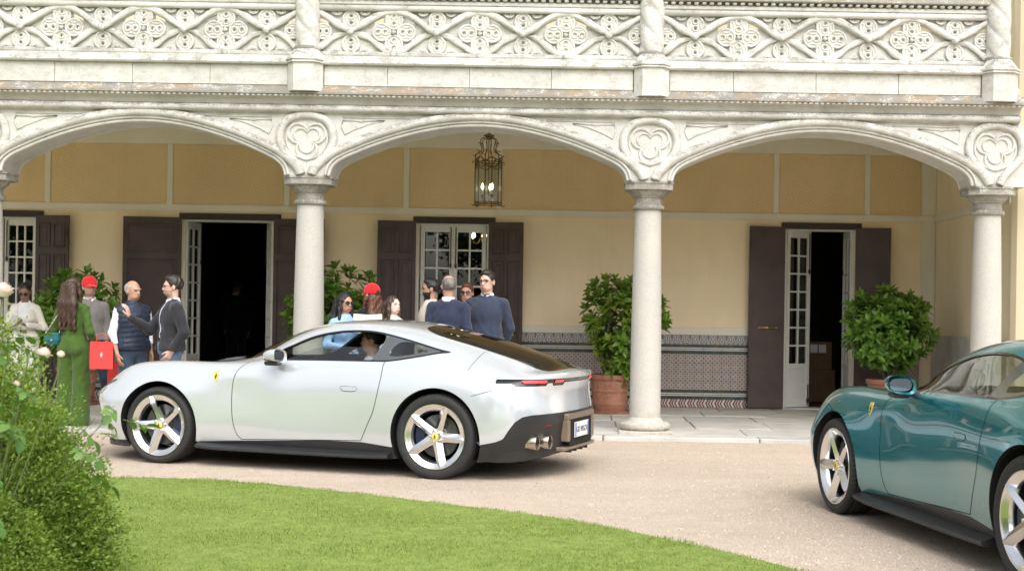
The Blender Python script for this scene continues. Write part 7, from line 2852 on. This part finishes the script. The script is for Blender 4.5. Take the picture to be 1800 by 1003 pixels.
def small_shrub(name, label, C, rad, n_br, leaf, per, L, seed, mat='shrub_leaf'):
    r = random.Random(seed)
    rg = np.random.default_rng(seed)
    t = thing(name, label, 'shrub', (C[0], C[1], 0))
    C0 = Vector((0, 0, 0))
    sh = shrub_points(r, C0, rad, n_br)
    tw = MB()
    pos_l, dir_l = [], []
    for (s, m, e, v) in sh:
        p = interp_path([s, m, e], 6)
        if r.random() < 0.3:
            tw.tube(p[3:-3], 0.0018, 4, caps=False)
        # side shoots
        for k in range(per):
            u = 0.45 + 0.55 * r.random() ** 0.55
            q = Vector(p[min(len(p) - 1, int(u * (len(p) - 1)))])
            q += Vector((r.gauss(0, .022), r.gauss(0, .022), r.gauss(0, .022)))
            pos_l.append(q)
            dir_l.append((v + Vector((r.gauss(0, .8), r.gauss(0, .8), r.gauss(0.2, .8)))).normalized())
    n = len(pos_l)
    Pp = np.array([tuple(q) for q in pos_l])
    D = np.array([tuple(q) for q in dir_l])
    up = rg.normal(0, 1, (n, 3))
    W_ = np.cross(D, up)
    W_ /= np.linalg.norm(W_, axis=1, keepdims=True)
    ln = (L * rg.uniform(0.6, 1.35, n))[:, None]
    V = np.stack([Pp, Pp + D * ln * 0.5 + W_ * ln * 0.27, Pp + D * ln, Pp + D * ln * 0.5 - W_ * ln * 0.27], 1)
    me = bpy.data.meshes.new('crown')
    me.vertices.add(n * 4)
    me.vertices.foreach_set('co', V.ravel())
    me.loops.add(n * 4)
    me.polygons.add(n)
    me.polygons.foreach_set('loop_start', np.arange(0, n * 4, 4))
    me.loops.foreach_set('vertex_index', np.arange(n * 4, dtype=np.int32))
    me.update(calc_edges=True)
    me.materials.append(MATS[mat])
    tag(put('crown', me, t), kind='stuff')
    tag(tw.build('twigs', 'twig', t, fix=False), kind='stuff')
    b = MB()
    for i in range(10):
        a = r.random() * 6.28
        b.tube(interp_path([(0.03 * math.cos(a), 0.03 * math.sin(a), -0.02), (rad[0] * .25 * math.cos(a), rad[1] * .25 * math.sin(a), rad[2] * .35), (rad[0] * .55 * math.cos(a), rad[1] * .55 * math.sin(a), rad[2] * .7)], 4), [0.012 - 0.001 * j for j in range(9)], 6)
    b.build('stem', 'bark', t, True)
    return t


small_shrub('foreground_shrub', 'bushy small-leaved green shrub in the left foreground', (-3.08, 6.75), (0.70, 0.74, 1.22), 3000, None, 44, 0.021, 21)
small_shrub('low_shrub', 'low spreading small-leaved shrub at the lawn edge, bottom left', (-2.84, 6.25), (0.40, 0.42, 0.62), 1100, None, 44, 0.019, 22)


def rose_leaf_mesh(seed):
    r = random.Random(seed)
    b = MB()
    b.tube([(0, 0, 0), (0.10, 0, 0.004)], 0.0018, 4)
    for (x_, az, s_) in ((0.04, 65, 0.8), (0.04, -65, 0.8), (0.075, 55, 0.95), (0.075, -55, 0.95), (0.10, 0, 1.15)):
        v, f = leaf_shape(0.062 * s_, 0.044 * s_, 0.12, r.uniform(0.1, 0.4))
        M_ = Matrix.Rotation(R(az), 3, 'Z') @ Matrix.Rotation(R(r.uniform(-15, 25)), 3, 'Y')
        b.add(v @ np.array(M_).T + np.array([x_, 0, 0.004]), f)
    return b.mesh('rose_leaf', 'rose_leaf', True, fix=False)


def bloom_mesh(seed, open_=1.0):
    """layered cupped petals"""
    r = random.Random(seed)
    b = MB()
    for ring_, (n, rad, h, tilt) in enumerate(((3, 0.012, 0.064, 1), (4, 0.020, 0.066, 4), (5, 0.028, 0.062, 9), (5, 0.034, 0.055, 16), (5, 0.037, 0.040, 30))):
        for i in range(n):
            a = 2 * PI * i / n + ring_ * 0.6 + r.uniform(-.15, .15)
            V, F = [], []
            for u in range(4):
                for w in range(5):
                    t = u / 3
                    ph = (w / 4 - 0.5) * 1.7
                    rr = rad * (0.55 + 0.55 * math.sin(t * PI * 0.6)) + math.tan(R(tilt * open_)) * h * t * t * 0.7
                    edge = 1 - 0.25 * abs(w / 4 - .5) * 2 * t
                    V.append((rr * math.cos(a + ph), rr * math.sin(a + ph), h * t * edge - (0.006 if t > .9 and ring_ > 1 else 0)))
            for u in range(3):
                for w in range(4):
                    F.append((u * 5 + w, u * 5 + w + 1, u * 5 + w + 6, u * 5 + w + 5))
            b.add(V, F)
    return b


RL = [rose_leaf_mesh(k) for k in range(3)]
rose = thing('rose_bush', 'rose bush with pale pink blooms in the left foreground', 'rose bush', (-2.85, 6.3, 0))
rr_ = random.Random(31)
# blooms on long stems above the shrub
BLOOMS = [((-2.675, 6.30, 1.44), 1.05, -0.35), ((-2.505, 6.35, 1.16), 0.80, -0.5), ((-2.575, 6.36, 1.185), 0.42, -0.7), ((-2.435, 6.38, 1.165), 0.48, -0.7), ((-2.60, 6.30, 1.03), 0.42, -0.7)]
root = Vector((-2.85, 6.3, 0))
for i, (q, sc_, op) in enumerate(BLOOMS):
    w = Vector(q) - root
    st_ = [Vector((rr_.uniform(-.1, .1), rr_.uniform(-.1, .1), 0)), Vector((w.x * 0.6, w.y * 0.5, w.z * 0.5)), Vector((w.x * 0.95, w.y, w.z - 0.12)), w]
    MB().tube(interp_path(st_, 6), 0.0035, 6).build('rose_stem', 'green_stem', rose, True)
    bl = bloom_mesh(40 + i, 0.7 + op).build('bloom', 'rose_petal', rose, True, loc=w, rot=(rr_.uniform(-.3, .3), rr_.uniform(-.3, .3), 0), fix=False)
    bl.scale = (sc_, sc_, sc_)
    cl = MB()
    for k in range(5):
        v, f = leaf_shape(0.03, 0.012, 0.1, -0.3)
        M_ = Matrix.Rotation(2 * PI * k / 5, 3, 'Z') @ Matrix.Rotation(R(20), 3, 'Y')
        cl.add(v @ np.array(M_).T, f)
    cl.lathe([(0.003, -0.014), (0.009, -0.008), (0.010, 0.0), (0.006, 0.004)], 8)
    cl.build('sepals', 'green_stem', bl, True, fix=False)
spots = [(-2.70, 6.2, 1.27), (-2.62, 6.25, 1.20), (-2.72, 6.15, 1.12), (-2.55, 6.2, 1.04), (-2.66, 6.1, 0.98), (-2.22, 6.25, 0.895), (-2.15, 6.27, 0.91), (-2.30, 6.2, 0.83), (-2.25, 6.2, 0.70), (-2.55, 6.05, 0.86), (-2.62, 5.9, 0.66), (-2.56, 5.8, 0.56), (-2.64, 5.7, 0.42), (-2.66, 5.8, 0.27), (-2.70, 6.0, 0.80), (-2.52, 6.1, 0.93)]
for i, q in enumerate(spots):
    for k in range(2):
        w = Vector(q) - root + Vector((rr_.gauss(0, .03), rr_.gauss(0, .05), rr_.gauss(0, .03)))
        o = put('rose_leaf', RL[(i + k) % 3], rose, w, (rr_.uniform(-.7, .5), rr_.uniform(-.2, .9), rr_.uniform(-2.2, 1.2)))
        s_ = rr_.uniform(0.8, 1.25)
        o.scale = (s_, s_, s_)
    w = Vector(q) - root
    base = Vector((w.x * 0.55, w.y * 0.4 + 0.1, w.z * 0.55))
    MB().tube(interp_path([base, base.lerp(w, 0.6) + Vector((0, 0, 0.04)), w], 4), 0.0022, 5).build('rose_stem', 'green_stem', rose, True)


# ------------------------------------------------------------------ garden trees opposite the villa (they show in the glass and the paint)
def tree_meshes(seed):
    r = random.Random(seed)
    rg = np.random.default_rng(seed)
    n = 5200
    cl = rg.normal(0, 1, (26, 3))
    cl /= np.linalg.norm(cl, axis=1, keepdims=True)
    cl *= rg.uniform(0.35, 1.0, (26, 1)) ** 0.5
    cen = cl * [2.6, 2.6, 3.2] + [0, 0, 4.6]
    k = rg.integers(0, 26, n)
    p = cen[k] + rg.normal(0, 0.48, (n, 3))
    D = rg.normal(0, 1, (n, 3))
    D /= np.linalg.norm(D, axis=1, keepdims=True)
    W_ = np.cross(D, rg.normal(0, 1, (n, 3)))
    W_ /= np.linalg.norm(W_, axis=1, keepdims=True)
    L = rg.uniform(0.16, 0.34, (n, 1))
    V = np.stack([p, p + D * L * .5 + W_ * L * .3, p + D * L, p + D * L * .5 - W_ * L * .3], 1)
    b = MB()
    b.v = [tuple(q) for q in V.reshape(-1, 3)]
    b.f = [(4 * i, 4 * i + 1, 4 * i + 2, 4 * i + 3) for i in range(n)]
    crown = b.mesh('crown', 'tree_leaf', fix=False)
    t = MB().tube(interp_path([(0, 0, -0.1), (0.05, 0, 1.5), (-0.05, 0.05, 3.2), (0, 0, 5.0)], 4), [0.26 - 0.012 * i for i in range(13)], 10)
    for c_ in cen[:10]:
        t.tube(interp_path([(0, 0, 2.6), tuple(np.array([0, 0, 3.2]) * .5 + c_ * .5), tuple(c_)], 3), [0.09, 0.08, 0.07, 0.055, 0.045, 0.035, 0.03], 6)
    return crown, t.mesh('trunk', 'bark', True)


TM = [tree_meshes(61), tree_meshes(62)]
rr_ = random.Random(5)
for i, (x_, y_) in enumerate(((-21, -17), (-15, -21), (-9.5, -18), (-4, -22), (1.5, -19), (7, -22), (12, -18), (18, -20))):
    t = thing('garden_tree', 'leafy garden tree standing opposite the villa', 'tree', (x_, y_, 0), rr_.random() * 6, 'trees opposite the villa')
    s_ = rr_.uniform(0.85, 1.2)
    t.scale = (s_, s_, s_)
    put('trunk', TM[i % 2][1], t)
    tag(put('crown', TM[i % 2][0], t), kind='stuff')
